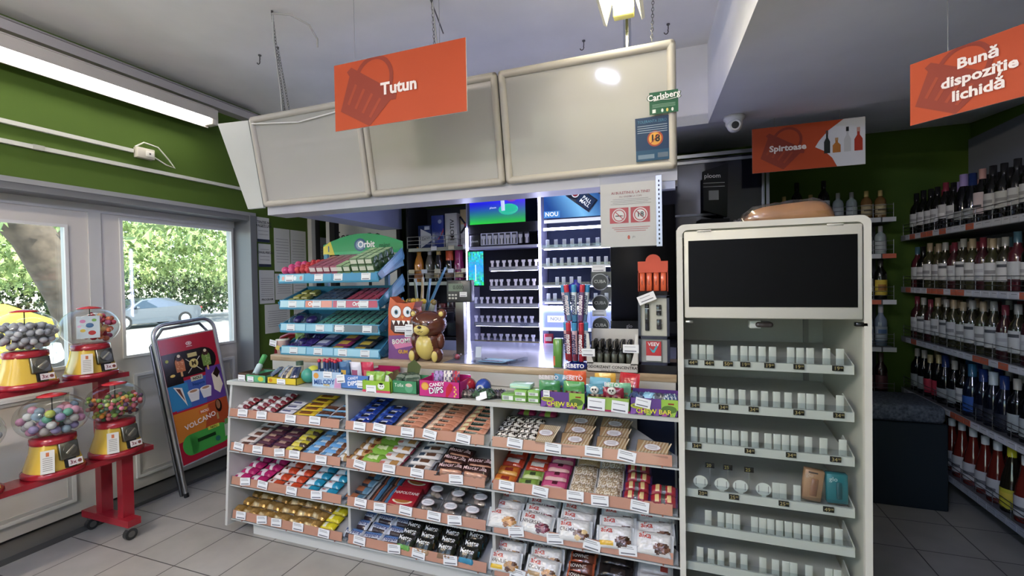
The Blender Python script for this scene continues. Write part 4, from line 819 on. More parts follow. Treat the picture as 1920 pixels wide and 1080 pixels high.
def lump(name, label, px, y, W, H, D, colr, c2_, cat='sweet bag', rz=0, z=LZ):
    m = MB('wrap'); m.pillow(W, D, H, lambda u, v: c2_ if math.sin(u*14)*math.sin(v*11) > .2 else colr, 14, 10, .9, px, .5); return one(name, m, label, cat, T(aty(px, 730, y).x, y, z) @ RZ(rz))
lump('sweet_bag', 'dark netted sweet bag below the red ball', 876, 2.05, .09, .035, .07, '#3a3434', '#6a5a58'); lump('leaf_pack', 'dark green glossy pack with white slanted tag', 908, 2.05, .12, .04, .07, '#24402a', '#3c6244', rz=10); lump('sweet_bag', 'small dark sweet bag left of the barcode cartons', 936, 2.08, .08, .035, .06, '#2c2a2c', '#58505a')
m = MB('paper'); m.box(-.03, .03, -.001, 0, 0, .035, '#e4e4e6'); one('price_card', m, 'white price card tucked on the dark green pack', 'price card', T(aty(902, 730, 2.0).x, 2.005, LZ+.004) @ RY(-20) @ RX(-25))
def gumbox(label, px0, px1, z, H, colr, side='#dfe4dc', y=2.03, code=True):
    x0, x1 = bx(px0, px1, y); m = MB('gloss'); m.rbox(0, x1-x0, 0, .075, 0, H, colr, .0015, 1)
    m.box(.006, x1-x0-.006, -.0008, 0, .006, H-.008, side)
    if code:
        for i in range(9): m.box(.010+i*.0032, .0115+i*.0032, -.0014, -.0006, .008, H-.010, '#4a5a4a')
    one('gum_carton', m, label, 'gum carton', T(x0, y, z))
gumbox('small green carton with barcode, left of the stacked ones', 940, 964, LZ, .034, '#6aa040'); gumbox('green barcode carton at the bottom of the left stack', 964, 987, LZ, .026, '#6aa040'); gumbox('green barcode carton on top of the left stack', 964, 987, LZ+.0265, .028, '#7ab04c')
gumbox('green barcode carton at the bottom of the right stack', 989, 1011, LZ, .028, '#6aa040'); gumbox('green barcode carton on top of the right stack', 989, 1011, LZ+.0285, .028, '#7ab04c'); gumbox('mint coloured flat carton lying on the green stacks', 956, 994, LZ+.0575, .02, '#a8d8c0', '#c8e0b8', 2.05, False)
def chew(label, px0, px1, Y=1.99):
    t_, W_ = openbox('chew_bar_carton', label, px0, px1, .07, .13, '#5c3a86', Y=Y)
    def f_(m):
        for i in range(6): m.add([(W_*i/6, -.001, 0), (W_*(i+.6)/6, -.001, 0), (W_*(i+.9)/6, -.001, .02+.012*(i % 2)), (W_*(i+.2)/6, -.001, .03)], [(0, 1, 2, 3)], ['#7c4ca0', '#b04c98', '#8cb83c'][i % 3])
        m.box(W_*.66, W_, -.0013, -.0005, .028, .07, '#8cb83c'); ell(m, W_*.82, .03, .03, .016, '#4c7028', -.0018); m.box(W_*.8, W_*.92, -.0022, -.001, .05, .056, '#8a2c20')
        ell(m, W_*.17, .036, .03, .012, '#a8b42c', -.0018); m.text('WORMS', .012, '#3c2c50', T(W_*.17, -.0022, .036), .02)
        m.text('CHEW BAR', .028, '#2c2038', T(W_*.5, -.0022, .017), .05); m.text('CHEW BAR', .028, '#e0d83c', T(W_*.5, -.003, .017), .015)
    deco(t_, I4, f_); return t_, W_
t, W = chew('purple and green CHEW BAR carton filled with Bebeto bags', 1013, 1096); tagcard(t, .03, .046, .03, .03)
def bebeto(label, px, py_, colr, c2_, rz=0, lean=5, W=.10, H=.15, txt='BEBETO', y=2.06, z=LZ+.01):
    return bag('gummy_bag', label, aty(px, 720, y).x, y, z, W, H*.68, .028, lambda v, u: (c2_ if math.sin(v*9+u*4)*math.cos(u*8-v*3) > -.2 else '#a88468') if u < .15 and abs(v) < .8 else colr, [(txt, .026, H*.46, '#f0e4e4')], lean, rz, 'gummy bag')
bebeto('green and brown Bebeto bag in the left CHEW BAR carton', 1032, 0, '#3f8a4c', '#5a3830', 4); bebeto('blue bag behind the green Bebeto bag', 1052, 0, '#4f8aa8', '#3c6a7c', -25, -4, .07, .17, '', 2.11)
bebeto('green Bebeto bag behind the pink one in the CHEW BAR carton', 1078, 0, '#4a9848', '#6a3a34', -3, 2); bebeto('bright orange Bebeto bag at the back of the CHEW BAR carton', 1078, 0, '#e0582c', '#c84a28', 3, -8, .11, .19, 'BEBETO', 2.13)
t, W = openbox('gummy_carton', 'magenta edged carton with two large price cards filled with Bebeto bags', 1100, 1181, .06, .13, '#8cb048', Y=1.99); deco(t, I4, lambda m: m.box(0, W, -.001, 0, 0, .008, '#a81c50')); tagcard(t, W*.22, .004, .075, .052, rot=3); tagcard(t, W*.76, .0, .07, .05, rot=5)
bebeto('brown Bebeto bag with panda at left of the gummy carton', 1118, 0, '#4a8ca0', '#4a342c', 5, 0, .09, .14, '', 2.05); bebeto('dark red Bebeto bag with panda in the gummy carton', 1150, 0, '#8a1c34', '#5c1828', -4, 4, .10, .13, 'BETO', 2.05)
bebeto('pale green bag behind the dark red one', 1160, 0, '#6fb48c', '#4c9470', 6, 0, .11, .145, '', 2.09); bebeto('light blue bag at the back of the gummy carton', 1125, 0, '#6aaec8', '#4a90ac', -6, -10, .10, .16, '', 2.11); bebeto('glossy red bag leaning behind at right', 1178, 0, '#b81c28', '#a01420', -20, -15, .10, .19, '', 2.14)
bebeto('yellow edged dark red bag at the back between orange and red bags', 1135, 0, '#d8a83c', '#8c2034', 10, -14, .10, .175, '', 2.16)
for px, a, rz in ((1116, '#d8d4cc', 4), (1148, '#dcd8d0', -4)): 
    x = aty(px, 725, 2.035).x; m = MB('plastic'); m.ball((0, 0, .0), .019, a, 16, (1, .3, .9)); ell(m, -.006, .003, .004, .005, '#2c2420', -.0075); ell(m, .006, .003, .004, .005, '#2c2420', -.0075); ell(m, 0, -.006, .003, .002, '#2c2420', -.0075); one('panda_token', m, 'round white panda face token on the %s Bebeto bag' % ('brown' if rz > 0 else 'dark red'), 'token', T(x, 2.012, LZ+.085))
t, W = chew('purple and green CHEW BAR carton at the right end of the ledge', 1181, 1271, 1.985); tagcard(t, .05, .032, .062, .038, rot=10)
for i, (c_, d_) in enumerate((('#26406c', 'dark blue sweet in the right CHEW BAR carton'), ('#7ab4d4', 'light blue square sweet in the right CHEW BAR carton'), ('#4c5464', 'grey sweet in the right CHEW BAR carton'), ('#34507c', 'blue and white sweet at the end of the right CHEW BAR carton'))):
    lump('wrapped_sweet', d_, 1196+i*20, 2.05, .07, .03, .05, c_, '#b8c4cc' if i == 3 else c_, 'sweet', 10*i-15, LZ+.045)
# ================================================================ GUM RACK
GX0, GX1 = -2.486, -1.70; GY = 2.33
t = thing('chewing_gum_rack', 'light blue four tier chewing gum rack with green Orbit header on the worktop', 'gum rack', (GX0, GY, 1.037))
GW = GX1-GX0; GZ = [1.512, 1.342, 1.190, 1.040]; GT = 20; GD = .27
CYB = '#3a8cb0'
def gumrow(kx, key, nx_, ny_, x0, dx, d, label, k, t0=.012, lean=0, lift=0, stack=1, dz=.02):
    for i in range(nx_):
        for j in range(ny_):
            for s_ in range(stack):
                M = T(GX0, GY, GZ[k]+.012) @ RX(GT) @ T(x0+i*dx, t0+j*d, lift+s_*dz+.001)
                if lean: M = M @ RX(lean)
                lab = label+', '+('%s column, ' % ORD[i] if nx_ > 1 else '')+'%s row' % rowname(j, ny_)+((', '+['lowest', 'middle', 'topmost'][s_ if stack == 3 else s_*2]) if stack > 1 else '')
                lab = lab.replace('column first', 'first column').replace('column ', '') if False else lab
                item(key, M @ T(0, KINDS[key]['W']/2, 0) @ RZ(rnd.uniform(-3, 3)), lab, label)
for k, z in enumerate(GZ):
    m = MB('plastic'); F = T(0, 0, z-1.037) @ RX(GT); m.M = F
    m.box(0, GW, 0, GD, 0, .006, '#3a7c9c'); m.box(0, GW, -.004, 0, -.006, .006, CYB)
    m.box(0, .006, 0, GD, 0, .045, CYB); m.box(GW-.006, GW, -.0, GD+.02, 0, .05, CYB); m.box(0, GW, GD, GD+.005, 0, .05, CYB); tr = m.build('tray', t)
    m = MB('gloss'); m.M = T(0, 0, z-1.037) @ RX(-6)
    cc = [['#8fc4d4', '#4a9cc4', '#4590bc'], ['#a8d0dc', '#d8846c', '#b83a54'], ['#9fcfe0', '#7fb8d0', '#4a5866'], ['#9fcfe0', '#7cb8d8', '#8cc4dc']][k]
    m.box(.0, GW, -.006, -.003, 0, .056, CYB); sp = [.0, .27, .55, .985]
    for i in range(3): m.box(.008+sp[i]*GW, sp[i+1]*GW, -.0075, -.006, .007, .050, cc[i])
    if k in (1, 2):
        m.text('Orbit', .034, '#f0f0f0', T(GW*(.36 if k == 1 else .62), -.0085, .028), .03); m.text('Orbit', .034, '#f0f0f0', T(GW*.8, -.0085, .028), .03) if k == 1 else None
    if k == 0:
        for i in range(4): ell(m, .04+i*.05, .026, .012, .014, ['#d89a88', '#3f84a8', '#e4ecf0', '#c88a84'][i], -.0085)
    m.build('front_label', t)
    for i in range(4):
        c_ = MB('paper'); c_.M = T(0, 0, z-1.037) @ RX(-6); x = GW*[.12, .4, .62, .86][i]+.02*((k+i) % 2); c_.box(x-.034, x+.034, -.010, -.0087, .006, .048, '#dfe2e4'); c_.box(x-.026, x+.02, -.0108, -.0098, .04, .043, '#8c8c94'); c_.box(x-.026, x+.024, -.0108, -.0098, .01, .015, '#5c5c68'); c_.build('price_card', t)
m = MB('plastic'); m.box(.12, .15, .28, .30, 0, .67, '#3a7c9c'); m.box(GW-.16, GW-.13, .28, .30, 0, .67, '#3a7c9c'); m.box(.02, GW-.02, 0.02, .28, 0, .006, CYB); m.build('stand_frame', t)
for s_ in (0, 1, 2, 3):   # wing plates on the right ends of the trays
    m = MB('gloss'); m.M = T(GW+.001, 0, GZ[s_]-1.037) @ RX(GT+8); m.prism([(.02, .0), (GD+.03, .0), (GD+.045, .02), (GD+.045, .075), (.0, .05)], 'x', 0, .006, '#2f78a4'); m.prism([(.06, .015), (GD+.02, .02), (GD+.03, .06), (.05, .045)], 'x', .006, .007, '#4a9cc8'); m.build('side_wing', t)
m = MB('gloss'); pts = [(.10, .0)]+[(.10+.66*i/14, .055+.085*math.sin(math.pi*(i+1)/16)) for i in range(15)]+[(.76, .0)]
m.prism(pts, 'y', .30, .304, '#2f9c5c'); m.prism([(.10, 0), (.2, 0), (.165, .095), (.10, .058)], 'y', .2985, .2995, '#d8c83c'); m.box(.15, .76, .2988, .2996, .0, .02, '#3fb070')
m.M = T(0, .2975, 0); ell(m, .42, .062, .05, .045, '#3a5c84', 0); ell(m, .42, .062, .036, .032, '#7c98b4', -.0006); m.text('Orbit', .062, '#f2f4f2', T(.47, -.001, .062), .03); m.text('1', .055, '#2c5c8c', T(.15, -.001, .04), .03); m.text('mint', .05, '#1f6c40', T(.62, -.001, .05), .02)
hd = m.build('header', t, T(0, 0, .665))
GB = 'chewing gum'
def gp(c_, top, end_='#c8c4c0'):
    def f_(m, L, W, H): m.rbox(-L/2, L/2, -W/2, W/2, 0, H, c_, .0015, 1); m.box(-L/2*.8, L/2*.8, -W/2*.9, W/2*.9, H, H+.0006, top); m.box(-L/2*.85, L/2*.85, -W/2-.0006, -W/2, H*.2, H*.8, end_)
    return f_
for kk, c_, tp, e_, dn in (('g1', '#8c4054', '#b0647c', '#d0c4c4', 'maroon'), ('g2', '#4a6a44', '#b8d89c', '#c4ccb8', 'pale green'), ('g3', '#2a3c38', '#4c9c88', '#8cb8a8', 'dark teal'), ('g4', '#7c1c34', '#a8344c', '#d0a0a8', 'red'), ('g5', '#8c8a3c', '#a8a44c', '#c8c48c', 'olive'), ('g6', '#232c3c', '#3a506c', '#6a7c94', 'navy')):
    kind(kk, dn, 'gum_pack', GB, .052, .055, .042 if kk in ('g1', 'g2') else .014, gp(c_, tp, e_), mat='gloss', box=True)
kind('gb1', 'pink', 'gum_ball', GB, .045, .045, .05, lambda m, L, W, H: (m.ball((0, 0, .058), .026, '#c83c74', 12), m.cyl((0, 0, 0), (0, 0, .045), .02, col='#b04068')), mat='gloss', box=True)
kind('gb2', 'red', 'gum_ball', GB, .04, .045, .05, lambda m, L, W, H: (m.ball((0, 0, .060), .022, '#c03038', 12), m.cyl((0, 0, 0), (0, 0, .05), .017, col='#a83c44')), mat='gloss', box=True)
gumrow(0, 'gb1', 2, 3, .045, .055, .06, 'pink ball topped gum tube, top gum tray', 0); gumrow(0, 'gb2', 3, 4, .15, .042, .05, 'red ball topped gum tube, top gum tray', 0)
gumrow(0, 'g1', 4, 4, .29, .056, .06, 'maroon gum pack on the top gum tray', 0, stack=2, dz=.043); gumrow(0, 'g2', 2, 2, .50, .056, .06, 'pale green gum pack, small block, top gum tray', 0, stack=2, dz=.043)
gumrow(0, 'g2', 3, 4, .62, .056, .06, 'pale green gum pack, big block, top gum tray', 0, stack=3, dz=.043)
gumrow(1, 'g5', 2, 3, .06, .07, .08, 'olive flat gum pack, second gum tray', 1, stack=2, dz=.015); gumrow(1, 'g6', 4, 4, .28, .055, .06, 'navy gum pack, second gum tray', 1, stack=2, dz=.015); gumrow(1, 'g4', 4, 4, .53, .06, .06, 'red gum pack, second gum tray', 1, stack=2, dz=.015)
gumrow(2, 'g3', 8, 4, .30, .058, .06, 'dark teal gum pack, third gum tray', 2, stack=2, dz=.015)
for i in range(3): 
    m = MB('cellophane'); m.M = RX(GT); m.pillow(.09, .12, .06, lambda u, v: '#ffffff', 10, 8, .9, i, .4); m.use('wrap'); m.ball((0, 0, .03), .03, '#3c3080', 10, (1.2, 1.4, .8)); one('sweet_bag', m, ['clear bag with violet sweets at the left of the third gum tray', 'clear bag with violet sweets, second on the third gum tray', 'clear bag of violet sweets lying on the lowest gum tray'][i], 'sweet bag', T(GX0+[.07, .18, .10][i], GY+.1, [GZ[2], GZ[2], GZ[3]][i]+.045))
kind('fp', 'flat', 'gum_pouch', GB, .10, .07, .02, P('#6a6c74', '#88888c', [(-.6, .6, -.5, .6, '#b4b4c0')]), nx=10)
for kk, c_, c2_, dn, x in (('q1', '#5c5c8c', '#c4c8dc', 'grey and white', .26), ('q2', '#8c2c5c', '#d8a83c', 'pink and yellow', .43), ('q3', '#3a3a3c', '#d8b43c', 'black and yellow', .60)):
    kind(kk, dn, 'gum_pouch', GB, .12, .075, .02, P(c_, c_, [(-.7, .6, -.6, .5, c2_)]))
    gumrow(3, kk, 1, 3, x, .1, .08, dn+' gum pouch on the lowest gum tray', 3)
kind('q4', 'violet foil', 'gum_pouch', GB, .09, .08, .03, P('#3a2c78', '#5c4c98'), wr=.5); gumrow(3, 'q4', 2, 3, .06, .09, .08, 'violet foil sweet pouch on the lowest gum tray', 3)
# ================================================================ ON THE WORKTOP
WZ = 1.038
t = thing('owl_carton', 'orange monster shaped Boom lollipop carton with big eyes beside the bear', 'display carton', (-1.56, 2.36, WZ))
m = MB('gloss'); m.prism([(-.095, 0), (.075, 0), (.085, .22), (.075, .31), (.09, .345), (.03, .335), (-.04, .34), (-.085, .375), (-.10, .30), (-.105, .1)], 'y', 0, .09, '#c8552c'); m.build('carton', t)
def f(m):
    for x, r in ((-.045, .035), (.035, .03)): ell(m, x, .285, r*1.1, r*1.15, '#6c2c1c', -.001, 24); ell(m, x, .285, r, r*1.05, '#e6e6ea', -.0015, 24); ell(m, x+.002, .283, r*.4, r*.45, '#5c8ca8', -.002); ell(m, x+.002, .283, r*.22, r*.28, '#10141c', -.0025)
    m.add([(-.012, -.0015, .262), (.012, -.0015, .262), (0, -.0015, .24)], [(0, 1, 2)], '#e08a3c')
    m.prism([(-.08, .235), (.06, .225), (.06, .165), (.04, .15), (-.06, .155), (-.085, .18)], 'y', -.002, -.001, '#3a1c1c')
    for i in range(4): m.add([(-.075+i*.035, -.003, .233), (-.05+i*.035, -.003, .232), (-.062+i*.035, -.003, .205)], [(0, 1, 2)], '#f0f0ec')
    m.prism([(-.105, 0), (.075, 0), (.08, .15), (-.1, .14)], 'y', -.002, -.0005, '#7c4c88'); m.prism([(-.08, .10), (.05, .14), (.07, .085), (-.05, .06)], 'y', -.003, -.0015, '#d87ca4')
    m.text('BOOM!', .04, '#3c2440', T(-.01, -.0035, .108) @ RY(-6), .05); m.text('BOOM!', .04, '#f0ece8', T(-.01, -.0045, .108) @ RY(-6), .02); m.text('GUM', .03, '#e0a83c', T(0, -.004, .045), .04)
deco(t, I4, f); tagcard(t, -.01, .165, .09, .035); tagcard(t, .055, .135, .08, .04)
t = thing('bear_figure', 'glossy brown toy bear money box with yellow belly sitting on the worktop', 'toy bear', (-1.385, 2.36, WZ))
BR, YL = '#5a2c1e', '#d0b85c'
m = MB('glassdark'); m.ball((0, 0, .095), .09, BR, 28, (.95, .8, 1.08), 18); m.ball((-.075, -.035, .04), .038, BR, 18, (.9, 1, 1.15)); m.ball((.075, -.035, .04), .038, BR, 18, (.9, 1, 1.15))
m.ball((-.085, -.01, .12), .032, BR, 16, (.8, .8, 1.5)); m.ball((.085, -.01, .12), .032, BR, 16, (.8, .8, 1.5)); m.build('body', t)
m = MB('glassdark'); m.ball((0, -.005, .215), .088, BR, 28, (1.3, 1.0, .90), 18); m.build('head', t)
for s_ in (-1, 1):
    m = MB('glassdark'); m.ball((s_*.09, 0, .275), .031, BR, 18, (1, .6, 1)); m.ball((s_*.092, -.014, .275), .016, YL, 14, (1, .5, 1)); m.build('ear', t)
    m = MB('glassdark'); m.ball((s_*.075, -.068, .036), .026, YL, 18, (.75, .3, 1.2)); m.build('foot_pad', t)
m = MB('glassdark'); m.ball((0, -.022, .09), .074, YL, 24, (.92, .78, 1.12), 16); m.build('belly', t)
m = MB('glassdark'); m.ball((.0, -.076, .19), .043, YL, 20, (1.2, .6, .8)); m.build('muzzle', t)
m = MB('glassdark'); m.ball((0, -.1025, .205), .010, '#2a1612', 12, (1.3, .7, .9)); m.ball((-.045, -.082, .222), .007, '#1c100e', 10); m.ball((.045, -.082, .222), .007, '#1c100e', 10)
m.tube([(-.02, -.0975, .184), (-.01, -.1, .177), (0, -.1005, .184), (.01, -.1, .177), (.02, -.0975, .184)], .0016, 5, '#2a1612'); m.build('face', t); tagcard(t, -.075, .175, .05, .045, y=-.088)
m = MB('plastic'); m.lathe([(0, 0), (.04, 0), (.045, .16), (.047, .16)], 16, '#3c3834'); m.build; one('lollipop_pot', m, 'dark pot behind the monster carton holding sweet sticks', 'pot', T(-1.56, 2.56, WZ))
q = random.Random(11)
for i in range(9):
    M = T(-1.57+.014*i-.05, 2.55+q.uniform(-.02, .02), WZ+.17) @ RY((i-4)*5) @ RX(q.uniform(-6, 8)) ; lolly('yellow fan shaped lollipop behind the bear, %s from the left' % ORD[i], M @ Matrix.Scale(1.6, 4), ['#c8a82c', '#b8962c', '#7c6a3c'][i % 3], '#a8b0a0', 'yellow lollipops behind the bear')
for i, (a, c_, L) in enumerate(((-4, '#7c8a6c', .36), (3, '#b8a060', .37), (9, '#5c8ca8', .36), (27, '#5aa0cc', .46))):
    m = MB('wrap'); m.pillow(L, .035, .012, lambda u, v, c_=c_: c_ if v < .3 else '#9cc0d0', 14, 4, .95, i, .4); one('sour_strip', m, ['long greenish sour strip pack behind the bear', 'long yellow sour strip pack behind the bear', 'long blue sour strip pack behind the bear', 'long bright blue sour strip pack leaning right behind the bear'][i], 'sweet strip', T(-1.58+i*.035, 2.57, WZ+.16+L/2*.8) @ RY(-90+a+ (0)) )
# weighing scale display
t = thing('weighing_scale', 'grey shop scale display on a steel pole behind the bear', 'scale', (-1.30, 2.62, WZ))
m = MB('metal'); m.box(-.028, .028, -.02, .02, 0, .34, '#9a9a9a'); m.build('pole', t)
m = MB('plastic'); m.rbox(-.085, .085, -.03, .03, .33, .47, '#3c3f40', .008); m.build('housing', t)
m = MB('screen'); m.box(-.068, .03, -.0315, -.030, .40, .448, '#4c564c'); m.use('plastic').text('0.000', .034, '#151a15', T(.0, -.032, .423), .01); m.build('display', t)
m = MB('plastic'); [m.rbox(-.07+i*.022, -.054+i*.022, -.033, -.03, .35+j*.02, .362+j*.02, '#b8b8b0', .002, 1) for i in range(3) for j in range(2)]; m.build('key', t); tagcard(t, .035, .365, .05, .03, y=-.033)
t = thing('mints_dish', 'small pink and clear wrapped sweets beside the bear foot', 'sweets', (-1.23, 2.42, WZ)); m = MB('cellophane'); m.ball((0, 0, .022), .028, '#ffffff', 12, (1.1, .8, .8)); m.use('wrap'); m.ball((0, 0, .018), .017, '#b8485c', 10); m.build('wrapper', t)
t = thing('coin_tray', 'clear acrylic coin tray with pale blue insert on the worktop', 'coin tray', (-1.12, 2.33, WZ), -4)
m = MB('acrylic'); m.prism([(0, 0), (.26, 0), (.30, .16), (.03, .16)], 'z', 0, .008, '#ffffff'); m.prism([(.0, .0), (.26, .0), (.26, .012), (.0, .012)], 'z', .008, .022, '#ffffff'); m.prism([(.24, .0), (.26, 0), (.30, .16), (.28, .16)], 'z', .008, .026, '#ffffff'); m.build('tray', t)
m = MB('gloss'); m.prism([(.05, .03), (.20, .03), (.235, .14), (.07, .14)], 'z', .009, .011, '#7cc0d8'); m.prism([(.06, .05), (.18, .05), (.19, .075), (.065, .075)], 'z', .011, .012, '#4a3c6c'); m.build('insert', t)
mt_ = MB('gloss'); mt_.box(-1.27, -.53, 2.315, 2.78, 1.0375, 1.0395, '#7c8090'); one('worktop_glare_sheet', mt_, 'grey glossy mat on the worktop under the coin tray', 'mat')  # grey colour stands in for the cabinets' reflection on the glossy worktop
t = thing('card_stand', 'small upright white card behind the coin tray', 'card', (-1.16, 2.52, WZ), 10); m = MB('paper'); m.M = RX(-12); m.box(0, .035, 0, .002, 0, .065, '#c8d4e4'); m.build('card', t)
# sweet tubes tower
t = thing('mentos_tube_stand', 'tall two tier round stand with blue base holding Mentos tubes', 'display stand', (-.505, 2.36, WZ))
m = MB('glassdark'); m.lathe([(0, 0), (.062, 0), (.060, .02), (.03, .035), (.0, .036)], 28, '#20308c'); m.build('base', t)
m = MB('plastic'); m.cyl((0, 0, .03), (0, 0, .40), .008, col='#3a3c8c'); m.lathe([(.0, .40), (.045, .395), (.045, .43), (.01, .445), (.008, .46), (0, .46)], 20, '#22289c'); m.build('top_cap', t)
q = random.Random(4)
MC = [('#8c2434', '#b8c4d0', 'dark red'), ('#5c7ca0', '#c8d4dc', 'blue grey'), ('#7c2c44', '#d8b0b8', 'wine red'), ('#3c7ca8', '#d0dce4', 'bright blue'), ('#a82434', '#d8a8a8', 'red'), ('#6c4c7c', '#c8b8c8', 'purple')]
for tier in range(2):
    for i in range(9):
        a = R(180+22*(i-4)*1.0+90-0); ang = R(-90+ (i-4)*(40 if tier == 0 else 40)); rr = .046 if tier == 0 else .044
        x, y = rr*math.cos(ang), rr*math.sin(ang)*.8; c_, c2_, dn = MC[(i*2+tier) % 6]
        m = MB('wrap'); L = .20 if tier == 0 else .19
        m.lathe([(.0, 0), (.013, 0), (.0135, .004), (.0135, L*.2), (.0135, L*.8), (.0135, L-.004), (.013, L), (0, L)], 12, c_, cols=['#b8243c' if i % 2 else '#2f8cc0']*2+[c_]+[c_ if i % 2 else c2_]+['#c8283c' if i % 2 else '#2f8cc0']*3)
        m.M = T(0, -.0142, L*.45) @ RY(90); m.text('mentos', .034, '#1c2458' if i % 2 == 0 else '#e8dce0', I4, .03, wx=1.0); m.M = I4
        one('candy_tube', m, '%s Mentos tube on the %s tier of the round stand, %s from the left' % (dn, ['lower', 'upper'][tier], ORD[i]), 'candy tube', T(-.505+x, 2.36+y, WZ+.04+tier*.205) @ RY((x/.046)*(2+5*tier)) @ RX(4))
m = MB('gloss'); m.rbox(-.022, .022, 0, .05, 0, .15, '#5c9438', .002, 1); m.box(-.022, -.012, -.001, 0, .01, .06, '#d86a44'); one('tall_mint_carton', m, 'slim green upright carton left of the Mentos stand', 'carton', T(-.605, 2.34, WZ))
# room scent carton
t, W = openbox('air_freshener_carton', 'white Odorizant Concentrat carton packed with black capped spray bottles', 1101, 1197, .045, .15, '#c8c4bc', Y=2.29, z=WZ, inner='#a8a49c')
x0f = aty(1101, 740, 2.29).x
deco(t, I4, lambda m: (m.text('ODORIZANT CONCENTRAT', .0195, '#2a2826', T(W*.52, -.001, .024), .012), m.text('esenta de parfum', .012, '#4a4846', T(W*.45, -.001, .008), .004), m.text('50 ml', .011, '#2a2826', T(.02, -.001, .038), .004), m.text('50 ml', .011, '#2a2826', T(W-.025, -.001, .038), .004)))
for s_ in (0, 1):
    xx = 0 if s_ == 0 else W
    deco(t, I4, lambda m: m.prism([(xx, .04), (xx+(.035 if s_ == 0 else -.035), .04), (xx+(.02 if s_ == 0 else -.02), .09), (xx+(.012 if s_ == 0 else -.012), .19), (xx, .19)], 'y', -.0, .003, '#cfcbc3'), 'side_flap')
deco(t, I4, lambda m: m.box(0, W, .148, .151, .04, .20, '#c4c0b8'), 'rear_flap'); tagcard(t, .01, .075, .065, .038, y=-.004); tagcard(t, W*.87, .10, .075, .04, y=-.004)
bt = None
for j in range(4):
    for i in range(6):
        x = x0f+.028+i*.0355; y = 2.29+.022+j*.034; lb = 'black capped spray bottle in the Odorizant carton, %s row, %s from the left' % (['front', 'second', 'third', 'back'][j], ORD[i])
        if bt is None:
            bt = thing('spray_bottle', lb, 'spray bottle', (x, y, WZ+.004)); m = MB('glassdark'); m.lathe([(0, 0), (.0145, 0), (.0145, .085), (.008, .098), (.008, .1)], 14, '#3a3c38', cols=['#222222', '#4c4e44', '#2a2a2a', '#222222']); m.build('bottle_body', bt)
            m = MB('glassdark'); m.lathe([(.010, .1), (.012, .102), (.012, .115), (.0085, .117), (.0085, .145), (0, .147)], 14, '#16171a'); m.build('cap', bt)
        else: dup(bt, T(x, y, WZ+.004+.002*((i*j) % 3)), lb)
# heated tobacco display
t = thing('vape_display', 'navy framed glo display case with two devices above and a VEEV pack below', 'display case', (-.19, 2.32, WZ+.04))
Wg = .145
m = MB('gloss'); m.box(0, Wg, .015, .07, 0, .335, '#22263c'); m.box(0, .012, 0, .02, 0, .335, '#20243a'); m.box(Wg-.012, Wg, 0, .02, 0, .335, '#20243a'); m.box(0, Wg, 0, .02, 0, .012, '#20243a'); m.box(0, Wg, 0, .02, .325, .337, '#20243a'); m.box(0, Wg, 0, .02, .125, .14, '#20243a'); m.build('frame', t)
m = MB('paper'); m.box(.012, Wg-.012, .012, .015, .012, .125, '#9c9c94'); m.box(.012, Wg-.012, .012, .015, .14, .325, '#b4b4a4'); m.build('backing', t)
m = MB('glassdark'); m.rbox(.032, .052, 0, .012, .165, .295, '#1a1a1c', .003); m.use('metal').box(.032, .052, -.001, 0, .272, .274, '#c0c0c0'); m.build('vape_device', t)
m = MB('glassdark'); m.rbox(.085, .108, 0, .012, .24, .292, '#1a1a1c', .003); m.rbox(.086, .109, 0, .012, .172, .222, '#222226', .003); m.use('metal').box(.085, .108, -.001, 0, .265, .267, '#c0c0c0'); m.box(.109, .113, .002, .008, .2, .205, '#d0d0d0'); m.build('vape_pod', t)
m = MB('gloss'); m.rbox(.036, .106, -.002, .012, .02, .115, '#2c8ca0', .002, 1); m.prism([(.036, .045), (.106, .045), (.106, .115), (.036, .115)], 'y', -.0035, -.0025, '#b8242c'); m.box(.036, .106, -.0035, -.0025, .02, .045, '#c8c8c8'); m.add([(.05, -.004, .085), (.065, -.004, .06), (.075, -.004, .06), (.095, -.004, .1), (.08, -.004, .09), (.07, -.004, .07)], [tuple(range(6))], '#3c9cb0'); m.text('VEEV', .024, '#e8e4e4', T(.071, -.0045, .100), .02); m.build('veev_pack', t)
m = MB('gloss'); m.box(-.012, .17, 0, .10, 0, .04, '#16161a'); one('display_plinth', m, 'black plinth under the glo display case', 'plinth', T(-.185, 2.31, WZ))
t = thing('vape_counter_display', 'bright orange cardboard display with hanging vape boxes on top of the glo case', 'display stand', (-.19, 2.34, WZ+.378))
m = MB('paper'); pts = [(0, .11), (0, .165), (.04, .165)]+[(.0725+.036*math.cos(a), .165+.034*math.sin(a)) for a in [math.pi-math.pi*i/10 for i in range(11)]]+[(.105, .165), (.14, .165), (.14, .11)]
m.prism(pts, 'y', 0, .004, '#c8482c'); m.box(0, .14, .035, .04, 0, .165, '#b43e26'); m.box(0, .003, 0, .04, 0, .12, '#b8422a'); m.box(.137, .14, 0, .04, 0, .12, '#b8422a'); m.use('matte').box(.0, .14, 0, .05, -.0, .018, '#1c1a1c'); m.build('cardboard_back', t)
for i in range(4):
    m = MB('gloss'); m.rbox(0, .024, 0, .012, .02, .112, '#d8552c', .002, 1); m.M = T(.012, -.001, .06) @ RY(90); m.text('elfbar' if False else 'VOOPOO' if False else 'vape', .012, '#5c2014', I4, 0); m.M = I4; one('vape_box', m, 'orange upright vape box hanging in the orange display, %s from the left' % ORD[i], 'vape box', T(-.19+.008+i*.033, 2.345, WZ+.378))
